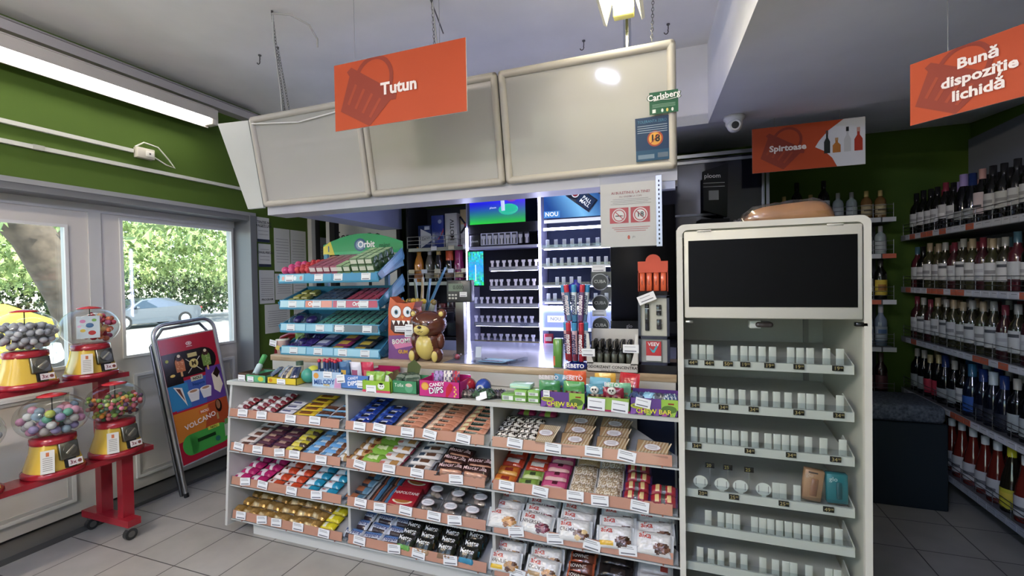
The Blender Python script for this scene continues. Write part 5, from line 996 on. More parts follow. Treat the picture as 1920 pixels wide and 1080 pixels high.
m = MB('paper'); m.M = RY(-22) @ RX(-5); m.box(-.042, .042, -.001, 0, 0, .042, '#dcdce0'); m.box(-.03, .03, -.0018, -.0008, .01, .014, '#5c5c66'); m.box(-.03, .02, -.0018, -.0008, .028, .031, '#8c8c94'); one('price_card', m, 'tilted white price card between the orange display and the glo case', 'price card', T(-.14, 2.30, WZ+.345))
# snus cans in acrylic holder
t = thing('snus_can_holder', 'clear acrylic tower with three black round Cuba cans and white price labels', 'display holder', (-.405, 2.52, WZ))
m = MB('acrylic'); m.quad((-.05, .003, .02), (.06, .003, .02), (.06, .003, .5), (-.05, .003, .5), '#ffffff'); m.quad((-.05, 0, .02), (-.05, -.03, .02), (-.05, -.03, .5), (-.05, 0, .5), '#ffffff'); m.box(-.05, .06, -.05, .05, 0, .004, '#ffffff')
for z in (.43, .315, .20): m.box(-.045, .055, -.035, 0, z, z+.003, '#ffffff')
m.build('holder', t)
CZ3 = (.445, .33, .21)
for i, z in enumerate(CZ3):
    c_ = thing('snus_can', 'round black Cuba can in the acrylic tower, %s of three' % ['highest', 'middle', 'lowest'][i], 'can', (-.40, 2.485, WZ+z)); m = MB('plastic'); m.cyl((0, 0, 0), (0, .024, 0), .045, n=28, col='#a9acb0'); m.cyl((0, -.003, 0), (0, 0, 0), .041, n=28, col='#18191b'); m.build('can_body', c_)
    m = MB('gloss'); m.text('CUBA', .024, '#aaaaa8', T(0, -.0038, .002), .01); m.build('lettering', c_)
for z in (.50, .26): tagcard(t, .0, z, .075, .035, y=-.04)
# hanging notice in plastic sleeve and perforated rail under the canopy
t = thing('hanging_notice', 'white age notice in a clear sleeve taped under the right end of the canopy', 'notice', (-.362, 2.30, 1.655))
m = MB('sleeve'); m.quad((-.003, -.003, -.004), (.289, -.003, -.004), (.289, -.003, .36), (-.003, -.003, .36), '#ffffff'); m.pillow(.29, .1, .012, lambda u, v: '#ffffff', 16, 5, .99, 3, .8) if False else None; m.build('sleeve', t)
m = MB('paper'); m.box(0, .286, 0, .001, 0, .31, '#c9cac8')
m.text('AI BULETINUL LA TINE?', .0175, '#9c3c3c', T(.145, -.0008, .262), .012); m.text('NU VINDEM LA COPII', .011, '#8a5c5c', T(.145, -.0008, .243), .005)
for i in range(4): m.box(.05+.01*(i % 2), .24-.012*(i % 2), -.0008, 0, .206+i*.008, .2085+i*.008, '#9a9a98')
m.box(.045, .135, -.0006, 0, .115, .19, '#b8323a'); m.box(.145, .235, -.0006, 0, .115, .19, '#b8323a')
for cx in (.09, .19):
    ell(m, cx, .1525, .034, .034, '#dcdcdc', -.0009, 24); ell(m, cx, .1525, .029, .029, '#b8323a', -.0012, 24); ell(m, cx, .1525, .0245, .0245, '#dcdcdc', -.0015, 24)
m.text('18', .034, '#26262a', T(.19, -.0018, .1525), .02); m.box(.072, .104, -.0018, -.0016, .148, .153, '#26262a'); m.box(.106, .11, -.0018, -.0016, .148, .153, '#8c3c2c')
for cx in (.09, .19): m.M = T(cx, -.002, .1525) @ RY(45); m.box(-.027, .027, -.0004, 0, -.002, .002, '#b8323a'); m.M = I4
for i in range(3): m.box(.055+.01*i, .235-.01*i, -.0008, 0, .092-i*.009, .095-i*.009, '#b46c68')
ell(m, .135, .045, .006, .01, '#c84c2c', -.001); m.text('JTI', .012, '#4a4a4a', T(.158, -.001, .045), .005); m.build('paper', t)
m = MB('metal'); m.box(-.098, -.072, 2.29, 2.31, 1.65, 1.985, '#a8adb8'); m.use('matte')
for i in range(15): m.box(-.088, -.082, 2.2885, 2.29, 1.66+i*.021, 1.67+i*.021, '#22242a')
one('perforated_rail', m, 'perforated grey metal upright hanging behind the notice sleeve', 'rail')
m = MB('pvc'); m.prism([(2.36, 1.93), (2.44, 1.935), (2.44, 2.0), (2.36, 2.0)], 'x', -.12, -.012, '#a9b2d4'); one('canopy_end_bracket', m, 'bluish bracket box under the right end of the canopy', 'bracket')
# stickers on the right light box
def onpanel(u, v, off=.006):
    n = Vector((0, -math.cos(tl), -math.sin(tl))); p0 = Vector((0, A0, AH)); d = ray(u, v); tt = (p0+n*off-EYE).dot(n)/d.dot(n); return EYE+d*tt
PM = Matrix.Rotation(tl, 4, 'X')
o_ = onpanel(1218, 216, .026); m = MB('gloss'); Wc = onpanel(1272, 214, .026).x-o_.x; Hc = .098
m.box(0, Wc, -.001, 0, 0, Hc, '#1f5a38'); m.text('Carlsberg', .038, '#123c24', T(Wc*.5, -.0012, Hc*.78) @ RY(-4), .05); m.text('Carlsberg', .037, '#e8ece8', T(Wc*.5, -.0022, Hc*.78) @ RY(-4), .02)
m.tube([(Wc*.15, -.002, Hc*.6), (Wc*.4, -.002, Hc*.64), (Wc*.7, -.002, Hc*.6), (Wc*.95, -.002, Hc*.64)], .0015, 4, '#e8ece8')
for i in range(3): m.box(Wc*.1, Wc*.9, -.002, -.001, Hc*(.42-.06*i), Hc*(.44-.06*i), '#7ca88c')
m.box(Wc*.1, Wc*.22, -.002, -.001, .006, .022, '#dce4dc'); ell(m, Wc*.45, .014, .005, .008, '#dce4dc', -.002); ell(m, Wc*.62, .014, .005, .008, '#d8c85c', -.002); ell(m, Wc*.8, .014, .005, .008, '#dce4dc', -.002)
one('beer_sticker', m, 'small green Carlsberg sticker on the edge of the right light box', 'sticker', T(*o_) @ PM)
o_ = onpanel(1193, 304, .012); Wc = onpanel(1256, 299, .012).x-o_.x; Hc = .20; m = MB('gloss')
m.box(0, Wc, -.001, 0, 0, Hc, '#16365c'); m.box(0, Wc, -.0013, -.001, 0, .05, '#1c4a6c'); m.text('TOLERANTA ZERO', .018, '#3f7c9c', T(Wc*.5, -.0015, Hc*.9), .01, wx=.85)
for i in range(4): m.box(Wc*.06, Wc*.94, -.002, -.001, Hc*(.8-.05*i), Hc*(.815-.05*i), '#8fa4b4')
ell(m, Wc*.58, Hc*.5, .036, .036, '#a8442c', -.0015, 28); ell(m, Wc*.58, Hc*.5, .029, .029, '#e09a34', -.002, 28); m.text('18', .045, '#1c1c20', T(Wc*.58, -.0026, Hc*.5), .03)
m.M = T(Wc*.58, -.003, Hc*.5) @ RY(-45); m.box(-.03, .03, -.0003, 0, -.002, .002, '#a8442c'); m.M = I4; m.box(Wc*.06, Wc*.55, -.002, -.001, Hc*.05, Hc*.15, '#6c8498'); m.box(Wc*.65, Wc*.95, -.002, -.001, Hc*.06, Hc*.17, '#5c6c7c')
one('age_notice_sticker', m, 'dark blue zero tolerance under 18 sticker at the right of the light box', 'sticker', T(*o_) @ PM)
# ================================================================ CIGARETTE CABINETS BEHIND THE COUNTER
def pusher(m, x, y, z, w_=.028, h=.05, c_='#d8d4e8', tee=True):
    if tee: m.prism([(x-w_*.5, z+h), (x+w_*.5, z+h), (x+w_*.5, z+h*.72), (x+w_*.28, z+h*.55), (x+w_*.32, z), (x-w_*.32, z), (x-w_*.28, z+h*.55), (x-w_*.5, z+h*.72)], 'y', y, y+.006, c_)
    else: m.rbox(x-w_/2, x+w_/2, y, y+.006, z, z+h, c_, .0025, 2)
CY = 3.40
t = thing('cigarette_cabinet', 'lit cigarette cabinet with a green and blue screen above six rows of empty pushers', 'cigarette cabinet', (-1.625, CY, 0)); W = .62
m = MB('matte'); m.box(0, W, .22, .26, .9, 2.3, '#15161f'); m.box(0, .012, 0, .24, .9, 2.3, '#8f90a8'); m.box(W-.01, W, 0, .24, .9, 2.3, '#8f90a8'); m.box(0, W, 0, .26, 2.27, 2.3, '#1a1b22'); m.box(.0, W, .0, .26, .0, .92, '#2a2b33'); m.box(.012, W-.01, -.0, .2, 1.88, 1.955, '#17181e'); m.build('carcass', t)
for x in (.0, W-.004):
    m = MB('led'); m.box(x, x+.016, -.014, .0, .97, 1.93 if x == 0 else 2.26, '#ffffff'); m.build('light_strip', t)
m = MB('screen'); vs = []; fs = []; cc = []
def grad(u, v):
    a = (max(0, min(1, v)), u); r_ = 25+110*max(0, u-.3)*v; g_ = 20+190*max(0, .55-v)*1.6*(1-.3*u)+30*u; b_ = 50+190*min(1, v*1.6)
    return '#%02x%02x%02x' % (int(min(255, r_)), int(min(255, g_)), int(min(255, b_)))
for i in range(40):
    for j in range(24):
        x0_, x1_ = .035+.475*i/40, .035+.475*(i+1)/40; z0_, z1_ = 1.955+.285*j/24, 1.955+.285*(j+1)/24
        m.quad((x0_, -.002, z0_), (x1_, -.002, z0_), (x1_, -.002, z1_), (x0_, -.002, z1_), grad(i/40, j/24))
m.ball((.37, -.006, 2.06), .055, '#18a888', 16, (1.5, .1, .8)); m.tube([(.33, -.008, 2.05), (.325, -.01, 2.12), (.325, -.01, 2.24)], .016, 8, '#a8b4e4'); m.ball((.40, -.006, 2.15), .04, '#7c2c9c', 14, (1.3, .1, .8)); m.text('ploom', .022, '#d8e0f0', T(.24, -.004, 2.08), .0); m.build('advert_screen', t)
m = MB('plastic'); m.box(.02, W-.015, -.01, .15, 1.755, 1.775, '#b8b8e0'); m.rbox(.125, .44, -.0, .012, 1.785, 1.885, '#dcdcf8', .003, 1); m.rbox(.03, .12, -.004, .008, 1.775, 1.87, '#16161c', .003, 1); m.text('ploom', .024, '#d8d8e0', T(.075, -.0055, 1.82), .01); m.build('device_tray', t)
for i in range(8):
    m = MB('plastic'); xx = .155+i*.052; m.rbox(xx-.019, xx+.019, -.004, .0, 1.79, 1.875, '#3a3c4c', .003, 1); pusher(m, xx, -.008, 1.79, .03, .07); m.build('pusher', t)
m = MB('matte'); m.box(.02, .17, -.03, -.006, 1.455, 1.745, '#0c0d12'); sc_ = m.build('small_monitor', t)
m = MB('screen'); q = random.Random(2)
for i in range(10):
    for j in range(20):
        v = abs(j/20-.5)*2; c_ = (int(20+40*q.random()), int(110+110*v*q.random()+30), int(225-150*v*q.random()))
        m.quad((.03+.013*i, -.0315, 1.465+.0135*j), (.043+.013*i, -.0315, 1.465+.0135*j), (.043+.013*i, -.0315, 1.4785+.0135*j), (.03+.013*i, -.0315, 1.4785+.0135*j), '#%02x%02x%02x' % c_)
m.box(.088, .096, -.034, -.032, 1.50, 1.63, '#b8dce8'); m.build('screen_picture', sc_)
rows = [(1.605, .2, [.225, .272, .325, .375, .43, .487, .54, .59]), (1.455, .2, [.215, .257, .30, .36, .42, .465, .52, .57]), (1.315, .06, [.075+.052*i for i in range(10)]), (1.165, .06, [.075+.0525*i for i in range(10)]), (1.02, .06, [.075+.0535*i for i in range(10)])]
for k, (z, xs, ps) in enumerate(rows):
    m = MB('gloss'); m.box(xs, W-.012, -.01, .2, z-.004, z, '#6a6c80'); m.box(xs, W-.012, -.012, -.008, z-.028, z+.004, '#8c8ca0' if k < 4 else '#a39878'); m.box(xs+.01, W-.02, -.0125, -.0118, z-.022, z-.004, '#b4b6c4' if k < 4 else '#b8a878')
    if k == 3: m.text('NOU!!!', .022, '#39508a', T(.49, -.0135, z-.012), .02)
    if k == 4: m.text('-25-', .03, '#7c2c3c', T(.18, -.0135, z-.011), .03)
    if k < 2: m.text('WWW.TRAITESTEFARA.RO', .012, '#5c5e70', T(.36, -.0135, z-.013), 0)
    m.build('shelf_rail', t)
    m = MB('led'); m.box(xs+.01, W-.02, .0, .005, z-.03, z-.026, '#ffffff'); m.build('light_strip', t)  # thin glowing strip added under each rail to brighten the pushers
    for x in ps: m = MB('plastic'); pusher(m, x, -.004, z+.003, .03, .052, '#efeaff'); m.build('pusher', t)
t = thing('cigarette_cabinet', 'lit cigarette cabinet with a dark blue NOU poster above rows of white pushers', 'cigarette cabinet', (-1.0, CY, 0)); W = .56
m = MB('matte'); m.box(0, W, .22, .26, .9, 2.3, '#1c2438'); m.box(W-.008, W, 0, .24, .9, 2.3, '#8f90a8'); m.box(0, W, 0, .26, 2.27, 2.3, '#1a1b22'); m.box(0, W, .0, .26, 0, .95, '#b8bccc'); m.build('carcass', t)
m = MB('screen')
for i in range(42):
    for j in range(24):
        u, v = i/42, j/24; s_ = max(0, 1-abs(u-.45+.3*(v-.5))*2.2); c_ = (int(20+90*s_), int(60+120*s_), int(130+100*s_))
        m.quad((.035+.5*i/42, -.004, 1.965+.28*j/24), (.035+.5*(i+1)/42, -.004, 1.965+.28*j/24), (.035+.5*(i+1)/42, -.004, 1.965+.28*(j+1)/24), (.035+.5*i/42, -.004, 1.965+.28*(j+1)/24), '#%02x%02x%02x' % c_)
m.box(.035, .53, -.006, -.003, 1.93, 1.955, '#c8cce0'); m.box(.035, .16, -.007, -.004, 1.97, 2.02, '#3c7cc0'); m.text('NOU', .045, '#e8ecf4', T(.097, -.008, 1.995), .02); m.cyl((.06, -.006, 2.225), (.06, -.008, 2.225), .016, col='#d86a2c', n=16); m.build('poster', t)
m = MB('screen')
for (cx, cz, a, s_) in ((.33, 2.10, -38, 1), (.43, 2.2, -38, .8)):
    m.M = T(cx, -.014, cz) @ RY(-a) @ Matrix.Scale(s_, 4); m.rbox(-.11, .11, -.02, .006, -.055, .055, '#141a2c', .004, 1); m.prism([(-.02, -.045), (.10, -.045), (.10, .045), (-.02, .045)], 'y', -.021, -.0205, '#1c2c4c'); m.text('PALL MALL' if False else 'PALL', .035, '#cfd4e0', T(.045, -.0225, .012), .02); m.text('MALL', .035, '#cfd4e0', T(.045, -.0225, -.018), .02); ell(m, -.055, 0, .03, .03, '#c9ccd8', -.0215); ell(m, -.055, 0, .023, .023, '#7c2430', -.022)
    m.prism([(-.16, -.05), (-.11, -.05), (-.11, .05), (-.15, .045)], 'y', -.015, .0, '#dfe2ea')
m.M = I4; m.build('pack_picture', t)
m = MB('led'); m.box(.03, W-.01, -.012, .0, 1.875, 1.893, '#ffffff'); m.build('light_strip', t); m = MB('led'); m.box(0, W, -.016, 0, 1.27, 1.30, '#ffffff'); m.build('light_strip', t)
for k, (z, ps) in enumerate(((1.745, [.06, .125, .19, .25, .31, .37, .44, .5]), (1.605, [.06, .112, .168, .224, .277, .335, .39, .445, .5]), (1.46, [.13, .18, .24, .30, .42, .5]), (1.335, [.06, .11, .18, .3, .42, .5]))):
    m = MB('acrylic'); m.box(.015, W-.01, -.012, -.009, z, z+.02, '#ffffff'); m.build('lip', t)
    m = MB('gloss'); m.box(.015, W-.01, -.0, .2, z-.01, z, '#8c94a8'); m.box(.015, W-.01, -.012, -.0, z-.012, z, '#dfe4f0'); m.build('shelf_rail', t)
    m = MB('led'); m.box(.03, W-.02, .0, .006, z-.018, z-.012, '#ffffff'); m.build('light_strip', t)
    for x in ps: m = MB('plastic'); pusher(m, x, -.004, z+.002, .028, .058, '#cfd8e0', False); m.build('pusher', t)
m = MB('litpanel'); m.box(.01, W-.01, -.006, 0, 1.135, 1.265, '#7c8cc8'); m.box(.0, W, -.01, 0, 1.11, 1.135, '#c8d0f0'); m.box(.05, .18, -.008, -.004, 1.175, 1.225, '#d8dcf0'); m.text('NOU', .036, '#5c6488', T(.115, -.009, 1.2), .01); m.build('lit_drawer', t)
m = MB('gloss'); m.rbox(.02, .09, -.004, .02, .975, 1.085, '#a01c34', .003, 1); m.box(.03, .08, -.006, -.003, 1.03, 1.06, '#d8c8cc'); one('cigarette_pack', m, 'red pack on the lowest lit shelf beside the green carton', 'pack', T(-1.0, CY, .0))
m = MB('matte'); m.box(-1.0, -.44, 3.36, 3.6, .97, .975, '#b4b8c8'); one('pack_shelf', m, 'pale shelf under the red cigarette pack', 'shelf')
m = MB('blackscreen'); m.rbox(-.46, -.02, 3.32, 3.38, 1.20, 2.0, '#0b0c10', .006, 1); m.box(-.46, -.02, 3.30, 3.40, 1.12, 1.20, '#1f2023'); m.text('glo', .035, '#9a9ca0', T(-.33, 3.298, 1.165), .01); m.text('vuse', .03, '#9a9ca0', T(-.14, 3.298, 1.165), .01); one('black_screen_cabinet', m, 'switched off black advertising screen with glo lettering at the right of the lit shelves', 'screen')
m = MB('litpanel'); m.box(-.44, -.12, 3.36, 3.40, 1.04, 1.10, '#8c98c8'); m.use('matte').box(-.43, -.02, 3.36, 3.6, 0, 1.04, '#1c1e28'); one('lit_drawer_unit', m, 'dark unit with a pale lit strip under the black screen', 'drawer unit')
# rack with boxed drinks and sparkling wine left of the cabinets
BX0, BX1, BY = -2.28, -1.66, 3.55
def wirerack(t_, x0, x1, y0, z, h, n, mat='metal', col_='#a8a8a8'):
    m_ = MB(mat); 
    for i in range(3): m_.tube([(x0, y0, z+h*(i+1)/3), (x1, y0, z+h*(i+1)/3)], .0025, 5, col_)
    for i in range(n+1): x = x0+(x1-x0)*i/n; m_.tube([(x, y0, z), (x, y0, z+h)], .0025, 5, col_)
    return m_.build('wire_guard', t_)
t = thing('drinks_rack', 'dark metal rack with wire guards behind the scale holding boxed spirits and sparkling wine', 'rack', (BX0, BY, 0)); W = BX1-BX0
m = MB('matte'); m.box(0, W, .34, .36, 0, 2.2, '#33373b'); m.box(-.01, .01, 0, .36, 0, 2.2, '#26282a'); m.build('back_panel', t)
for z in (1.80, 1.50, 1.22): m = MB('metal'); m.box(0, W, 0, .34, z-.03, z, '#77797c'); m.build('shelf', t)
wirerack(t, 0, W, 0, 1.80, .10, 5); wirerack(t, 0, W, 0, 1.50, .10, 4); wirerack(t, 0, W, .0, 1.22, .05, 4)
for k, z in enumerate((1.775, 1.575)):
    for i in range(5 if k else 3): m = MB('paper'); xx = [.27, .44, .58][i] if not k else .04+i*.13; m.box(xx-.028, xx+.028, -.006, -.003, z, z+.035, '#c8cacc' if (i+k) % 2 == 0 else '#b8b090'); m.build('price_card', t)
def sbox(label, x, w_, h, d, c_, z=1.801, y=.02, fn=None):
    m_ = MB('gloss'); m_.rbox(0, w_, 0, d, 0, h, c_, .002, 1)
    if fn: fn(m_, w_, h)
    one('spirits_box', m_, label, 'gift box', T(BX0+x, BY+y, z))
def f1(m, w_, h): m.add([(w_*.2, -.001, .0), (w_, -.001, .06), (w_, -.001, .12), (w_*.2, -.001, .17)], [(0, 1, 2, 3)], '#b4b8bc'); m.text('Zarea', .035, '#33343a', T(w_*.6, -.002, .085) @ RY(-10), 0); m.rbox(w_*.5, w_*.9, -.002, 0, .16, .19, '#a8b0c0', .0005, 1)
def f2(m, w_, h): m.add([(w_*.5, -.001, h*.25), (w_*.62, -.001, h*.25), (w_, -.001, h*.6), (w_, -.001, h*.48)], [(0, 1, 2, 3)], '#9c2c3c'); ell(m, w_*.7, h*.8, .018, .018, '#8c98b8')
def f3(m, w_, h): m.M = T(w_*.62, -.001, h*.5) @ RY(-90); m.text('MOTIV', .055, '#22221f', I4, .005, wx=1.1); m.M = I4; m.add([(w_*.2, -.001, .03), (w_*.9, -.001, .05), (w_*.7, -.001, .12), (w_*.3, -.001, .10)], [(0, 1, 2, 3)], '#8c8c88')
def f4(m, w_, h): m.box(0, w_, -.001, 0, h*.6, h, '#a89468'); m.M = T(w_*.5, -.002, h*.58); m.add([(-.06, 0, .07), (-.045, 0, .08), (.06, 0, -.06), (.045, 0, -.07)], [(0, 1, 2, 3)], '#18181c'); m.add([(.06, 0, .05), (.05, 0, .065), (-.05, 0, -.06), (-.04, 0, -.075)], [(0, 1, 2, 3)], '#18181c'); m.box(-.012, .012, -.001, 0, -.012, .012, '#a02c34'); m.M = I4
sbox('dark blue box with white slanted Zarea panel at the left of the upper rack shelf', .10, .13, .20, .1, '#1c2c58', fn=f1); sbox('royal blue gift box with red diagonal stripe on the upper rack shelf', .235, .12, .28, .1, '#1e3080', fn=f2)
sbox('tall grey MOTIV box with vertical lettering on the upper rack shelf', .37, .115, .29, .1, '#a8a8a4', fn=f3); sbox('white and gold box with black cross ribbon at the right of the upper rack shelf', .50, .10, .32, .1, '#b4b4b0', y=.06, fn=f4)
BOT = {}
def bottle_mesh(key, prof, gcol, lcol, ccol, lz0, lz1, cz, r, label2=None):
    BOT[key] = (prof, gcol, lcol, ccol, lz0, lz1, cz, r, label2)
def make_bottle(key, label, M, group=None, name='wine_bottle', cat='bottle'):
    prof, gcol, lcol, ccol, lz0, lz1, cz, r, l2 = BOT[key]
    k = 'B'+key
    if k not in _G:
        o = thing(name, label, cat, M=M, group=group)
        m = MB('glassdark'); m.lathe(prof, 16, gcol); m.build('glass_body', o)
        top = prof[-1][1]; rc = [p[0] for p in prof if p[1] >= cz][0]+.0012
        m = MB('gloss'); m.lathe([(rc, cz), (rc, top+.002), (0, top+.003)], 14, ccol); m.build('cap', o)
        m = MB('paper'); n = 9; vs = []
        for i in range(n+1): a = R(-90-75+150*i/n); vs += [((r+.0008)*math.cos(a), (r+.0008)*math.sin(a), lz0), ((r+.0008)*math.cos(a), (r+.0008)*math.sin(a), lz1)]
        m.add(vs, [(2*i, 2*i+2, 2*i+3, 2*i+1) for i in range(n)], lcol, True)
        if l2:
            vs = [((r+.0014)*math.cos(a), (r+.0014)*math.sin(a), z) for z in (lz0+(lz1-lz0)*l2[1], lz0+(lz1-lz0)*l2[2]) for a in [R(-90-40+80*i/5) for i in range(6)]]
            m.add(vs, [(i, i+1, i+7, i+6) for i in range(5)], l2[0], True)
        m.build('label', o); _G[k] = o; return o
    return dup(_G[k], M, label, group)
WP = [(0, 0), (.036, 0), (.038, .004), (.038, .17), (.034, .195), (.017, .225), (.0145, .24), (.0145, .30)]
SP = [(0, 0), (.042, 0), (.044, .005), (.044, .15), (.036, .19), (.019, .24), (.016, .26), (.017, .31)]
QP = [(0, 0), (.034, 0), (.035, .004), (.035, .12), (.03, .14), (.014, .155), (.013, .20)]
TP = [(0, 0), (.045, 0), (.046, .005), (.046, .12), (.040, .17), (.024, .24), (.017, .29), (.017, .33)]
for k, a in dict(w1=(WP, '#0c0d0b', '#b8babc', '#1a1a1c', .06, .15, .245, .038, ('#8c8c90', .4, .6)), w2=(WP, '#121010', '#b4b4b4', '#7c2838', .07, .16, .245, .038, ('#d8d8d8', .2, .4)), w3=(SP, '#0b0c0f', '#8c9094', '#8c7cac', .04, .09, .24, .044, None), w4=(SP, '#0c0e12', '#8c9298', '#1c2c5c', .04, .10, .22, .044, None),
    w5=(WP, '#101010', '#c4b4b8', '#a87c74', .05, .17, .245, .038, ('#3c3c44', .3, .42)), y1=(WP, '#34341f', '#b4b6b8', '#948468', .05, .16, .245, .038, ('#7c7c80', .4, .6)), y2=(WP, '#3c1c20', '#b0b4b8', '#6c2834', .05, .15, .245, .038, ('#9c9ca4', .5, .7)), y3=(WP, '#2c2a1c', '#b4b6b8', '#8c8c88', .05, .165, .25, .038, ('#3c4048', .7, .85)),
    y4=(WP, '#4c1c24', '#a8acb0', '#3c5c6c', .06, .15, .245, .038, None), r1=(WP, '#0e0f10', '#a8243c', '#a89868', .03, .13, .245, .038, ('#c8485c', .3, .4)), r2=(WP, '#0c0e12', '#8c9498', '#98948c', .03, .12, .245, .038, None), b1=(SP, '#10182c', '#1c4c9c', '#2c5c7c', .03, .12, .23, .044, None), b2=(SP, '#0c1020', '#10182c', '#1c3068', .03, .1, .22, .044, None), b3=(SP, '#0e1220', '#141a2c', '#a8b4bc', .03, .1, .22, .044, None),
    s1=(TP, '#5c1a14', '#a8a8ac', '#b8bcbc', .03, .13, .285, .046, ('#5c5c64', .3, .5)), s2=(TP, '#1c1810', '#a8a01c', '#b8b018', .02, .12, .27, .046, ('#c0a82c', .5, .8)), q1=(QP, '#6a4a24', '#a89870', '#b09858', .02, .10, .16, .035, ('#5c4c30', .4, .55)), q2=(QP, '#8c9898', '#a4acb0', '#8c8c8c', .02, .09, .16, .035, None), q3=(WP, '#10120c', '#b8a028', '#2c2c28', .03, .14, .24, .038, ('#8c5c1c', .3, .7)),
    q4=(WP, '#6c7c90', '#98a4b4', '#a0a4a8', .04, .14, .24, .038, ('#4c6ca0', .5, .8)), q5=(WP, '#2c1414', '#4c2428', '#4c3c38', .04, .14, .24, .038, None),
    p1=(SP, '#c87c24', '#a86430', '#c8862c', .03, .08, .20, .044, None), p2=(SP, '#5c584c', '#a8a088', '#b0b0ac', .03, .08, .24, .044, None), p3=(SP, '#1a1612', '#a08858', '#c8a868', .03, .08, .20, .044, None), p4=(SP, '#1c1210', '#7c6448', '#c8502c', .03, .08, .18, .044, None), p5=(SP, '#7c1c4c', '#a89868', '#8c2458', .03, .08, .18, .044, None)).items(): bottle_mesh(k, *a)
for i, (k, d_) in enumerate((('p1', 'orange cone shaped sparkling bottle'), ('p2', 'clear bottle with white cap'), ('p3', 'dark sparkling bottle with gold foil'), ('p4', 'dark sparkling bottle with orange foil'), ('p5', 'magenta foiled sparkling bottle'), ('w1', 'dark bottle with black cap'))):
    make_bottle(k, d_+' on the lower shelf of the rack behind the scale', T(BX0+.08+i*.10, BY+.06+.02*(i % 2), 1.501), name='sparkling_wine_bottle')
q = random.Random(9)
for i in range(7):
    m = MB('gloss'); w_ = .06; m.rbox(0, w_, 0, .08, 0, .07+.05*q.random(), q.choice(['#3c2c2c', '#55504c', '#2c3440', '#6c2c2c', '#4c4c50']), .002, 1); one('grocery_box', m, 'small dim box on the low rack shelf behind the scale, %s from the left' % ORD[i], 'box', T(BX0+.02+i*.085, BY+.05, 1.221))
m = MB('matte'); m.box(-1.79, -1.64, 3.30, 3.50, 0, 1.05, '#22242c'); m.use('plastic').rbox(-1.79, -1.64, 3.32, 3.46, 1.05, 1.17, '#15171c', .01); m.use('paper').box(-1.93, -1.80, 3.315, 3.32, 1.12, 1.14, '#a8a8b4'); one('cash_desk_unit', m, 'dark cash desk unit with black printer behind the bear', 'desk unit')
m = MB('plastic'); m.lathe([(0, 0), (.03, 0), (.035, .09), (.037, .1), (0, .1)], 16, '#8c8c88'); one('grey_cup', m, 'grey cup on the dark desk beside the lit cabinet', 'cup', T(-1.70, 3.39, 1.171))
m = MB('paper'); m.box(0, .16, 0, .12, 0, .09, '#c8c8cc'); m.box(.0, .16, -.001, 0, .0, .035, '#a82c34'); one('small_white_carton', m, 'white and red carton behind the gum rack side', 'carton', T(-2.10, 3.33, 1.241))
m = MB('matte'); m.box(-2.2, -1.8, 3.29, 3.5, 0, 1.24, '#22242c'); one('side_desk', m, 'dark side desk behind the gum rack', 'desk')
# dark steel cabinet at the back with the ploom panel
t = thing('dark_cabinet', 'large dark blue-black cabinet with grey aluminium frame behind the white display case', 'cabinet', (-.14, 3.62, 0))
m = MB('glassdark'); m.box(0, .70, 0, .3, 0, 2.36, '#0a0d18'); m.build('body', t); m = MB('metal')
m.box(0, .72, -.008, 0, 2.37, 2.395, '#8c8f98'); m.box(0, .72, -.01, 0, 2.325, 2.345, '#8c8f98'); m.box(0, .44, -.008, 0, 1.945, 1.96, '#6c6f78'); m.box(.69, .705, -.012, 0, 0, 2.32, '#9a9da8'); m.box(.715, .735, -.012, 0, 0, 2.32, '#9a9da8'); m.build('frame', t)
t = thing('ploom_stand', 'black angled ploom panel above a black louvred box behind the white display case', 'display panel', (.165, 3.45, 1.93), 12)
m = MB('gloss'); m.prism([(.0, .03), (.155, -.02), (.165, .35), (.0, .30)], 'y', 0, .03, '#16161a'); m.build('panel', t)
m = MB('gloss'); m.text('ploom', .042, '#d4d4d8', T(.06, -.001, .265), .01); m.box(.0, .14, -.001, 0, .215, .219, '#a0a0a4'); m.box(.0, .14, -.001, 0, .190, .194, '#a0a0a4'); m.box(.035, .1, -.001, 0, .10, .165, '#8c8f92'); m.build('lettering', t)
m = MB('matte'); m.box(-.02, .17, 0, .12, -.5, -.03, '#131316'); [m.box(-.02, .17, -.004, 0, -.07-.03*i, -.055-.03*i, '#26262a') for i in range(8)]; m.build('louvred_box', t)
# ================================================================ WHITE CIGARETTE DISPLAY CASE
KX, KY, KW, KH = -.008, 1.91, .632, 1.705
t = thing('white_display_case', 'tall white glass fronted cigarette display case with a black screen on top', 'display case', (KX, KY, 0)); CR = '#cbc8ba'
m = MB('pvc')
m.box(.0, .02, .02, .52, .03, KH-.03, CR); m.box(KW-.02, KW, .02, .52, .03, KH-.03, CR); m.box(.02, KW-.02, .50, .52, .03, KH-.03, '#b4b4a8'); m.box(0, KW, .02, .52, KH-.05, KH-.02, CR); m.box(0, KW, .02, .52, 0.0, .06, CR)
m.box(.535, .555, .49, .5, .06, 1.33, '#8c8c84'); m.build('carcass', t)
m = MB('pvc'); r_ = .035
def ring(x0, x1, z0, z1, r): return [(x0+r-r*math.cos(a), z1-r+r*math.sin(a)) for a in [i*math.pi/10 for i in range(6)]]+[(x1-r+r*math.sin(a), z1-r+r*math.cos(a)) for a in [i*math.pi/10 for i in range(6)]]+[(x1, z0), (x0, z0)]
oo = ring(0, KW, 0, KH, .03); ii = ring(.022, KW-.022, .05, KH-.022, .02); n = len(oo)
vs = [(x, -.0, z) for x, z in oo]+[(x, .0, z) for x, z in ii]+[(x, .03, z) for x, z in oo]+[(x, .03, z) for x, z in ii]
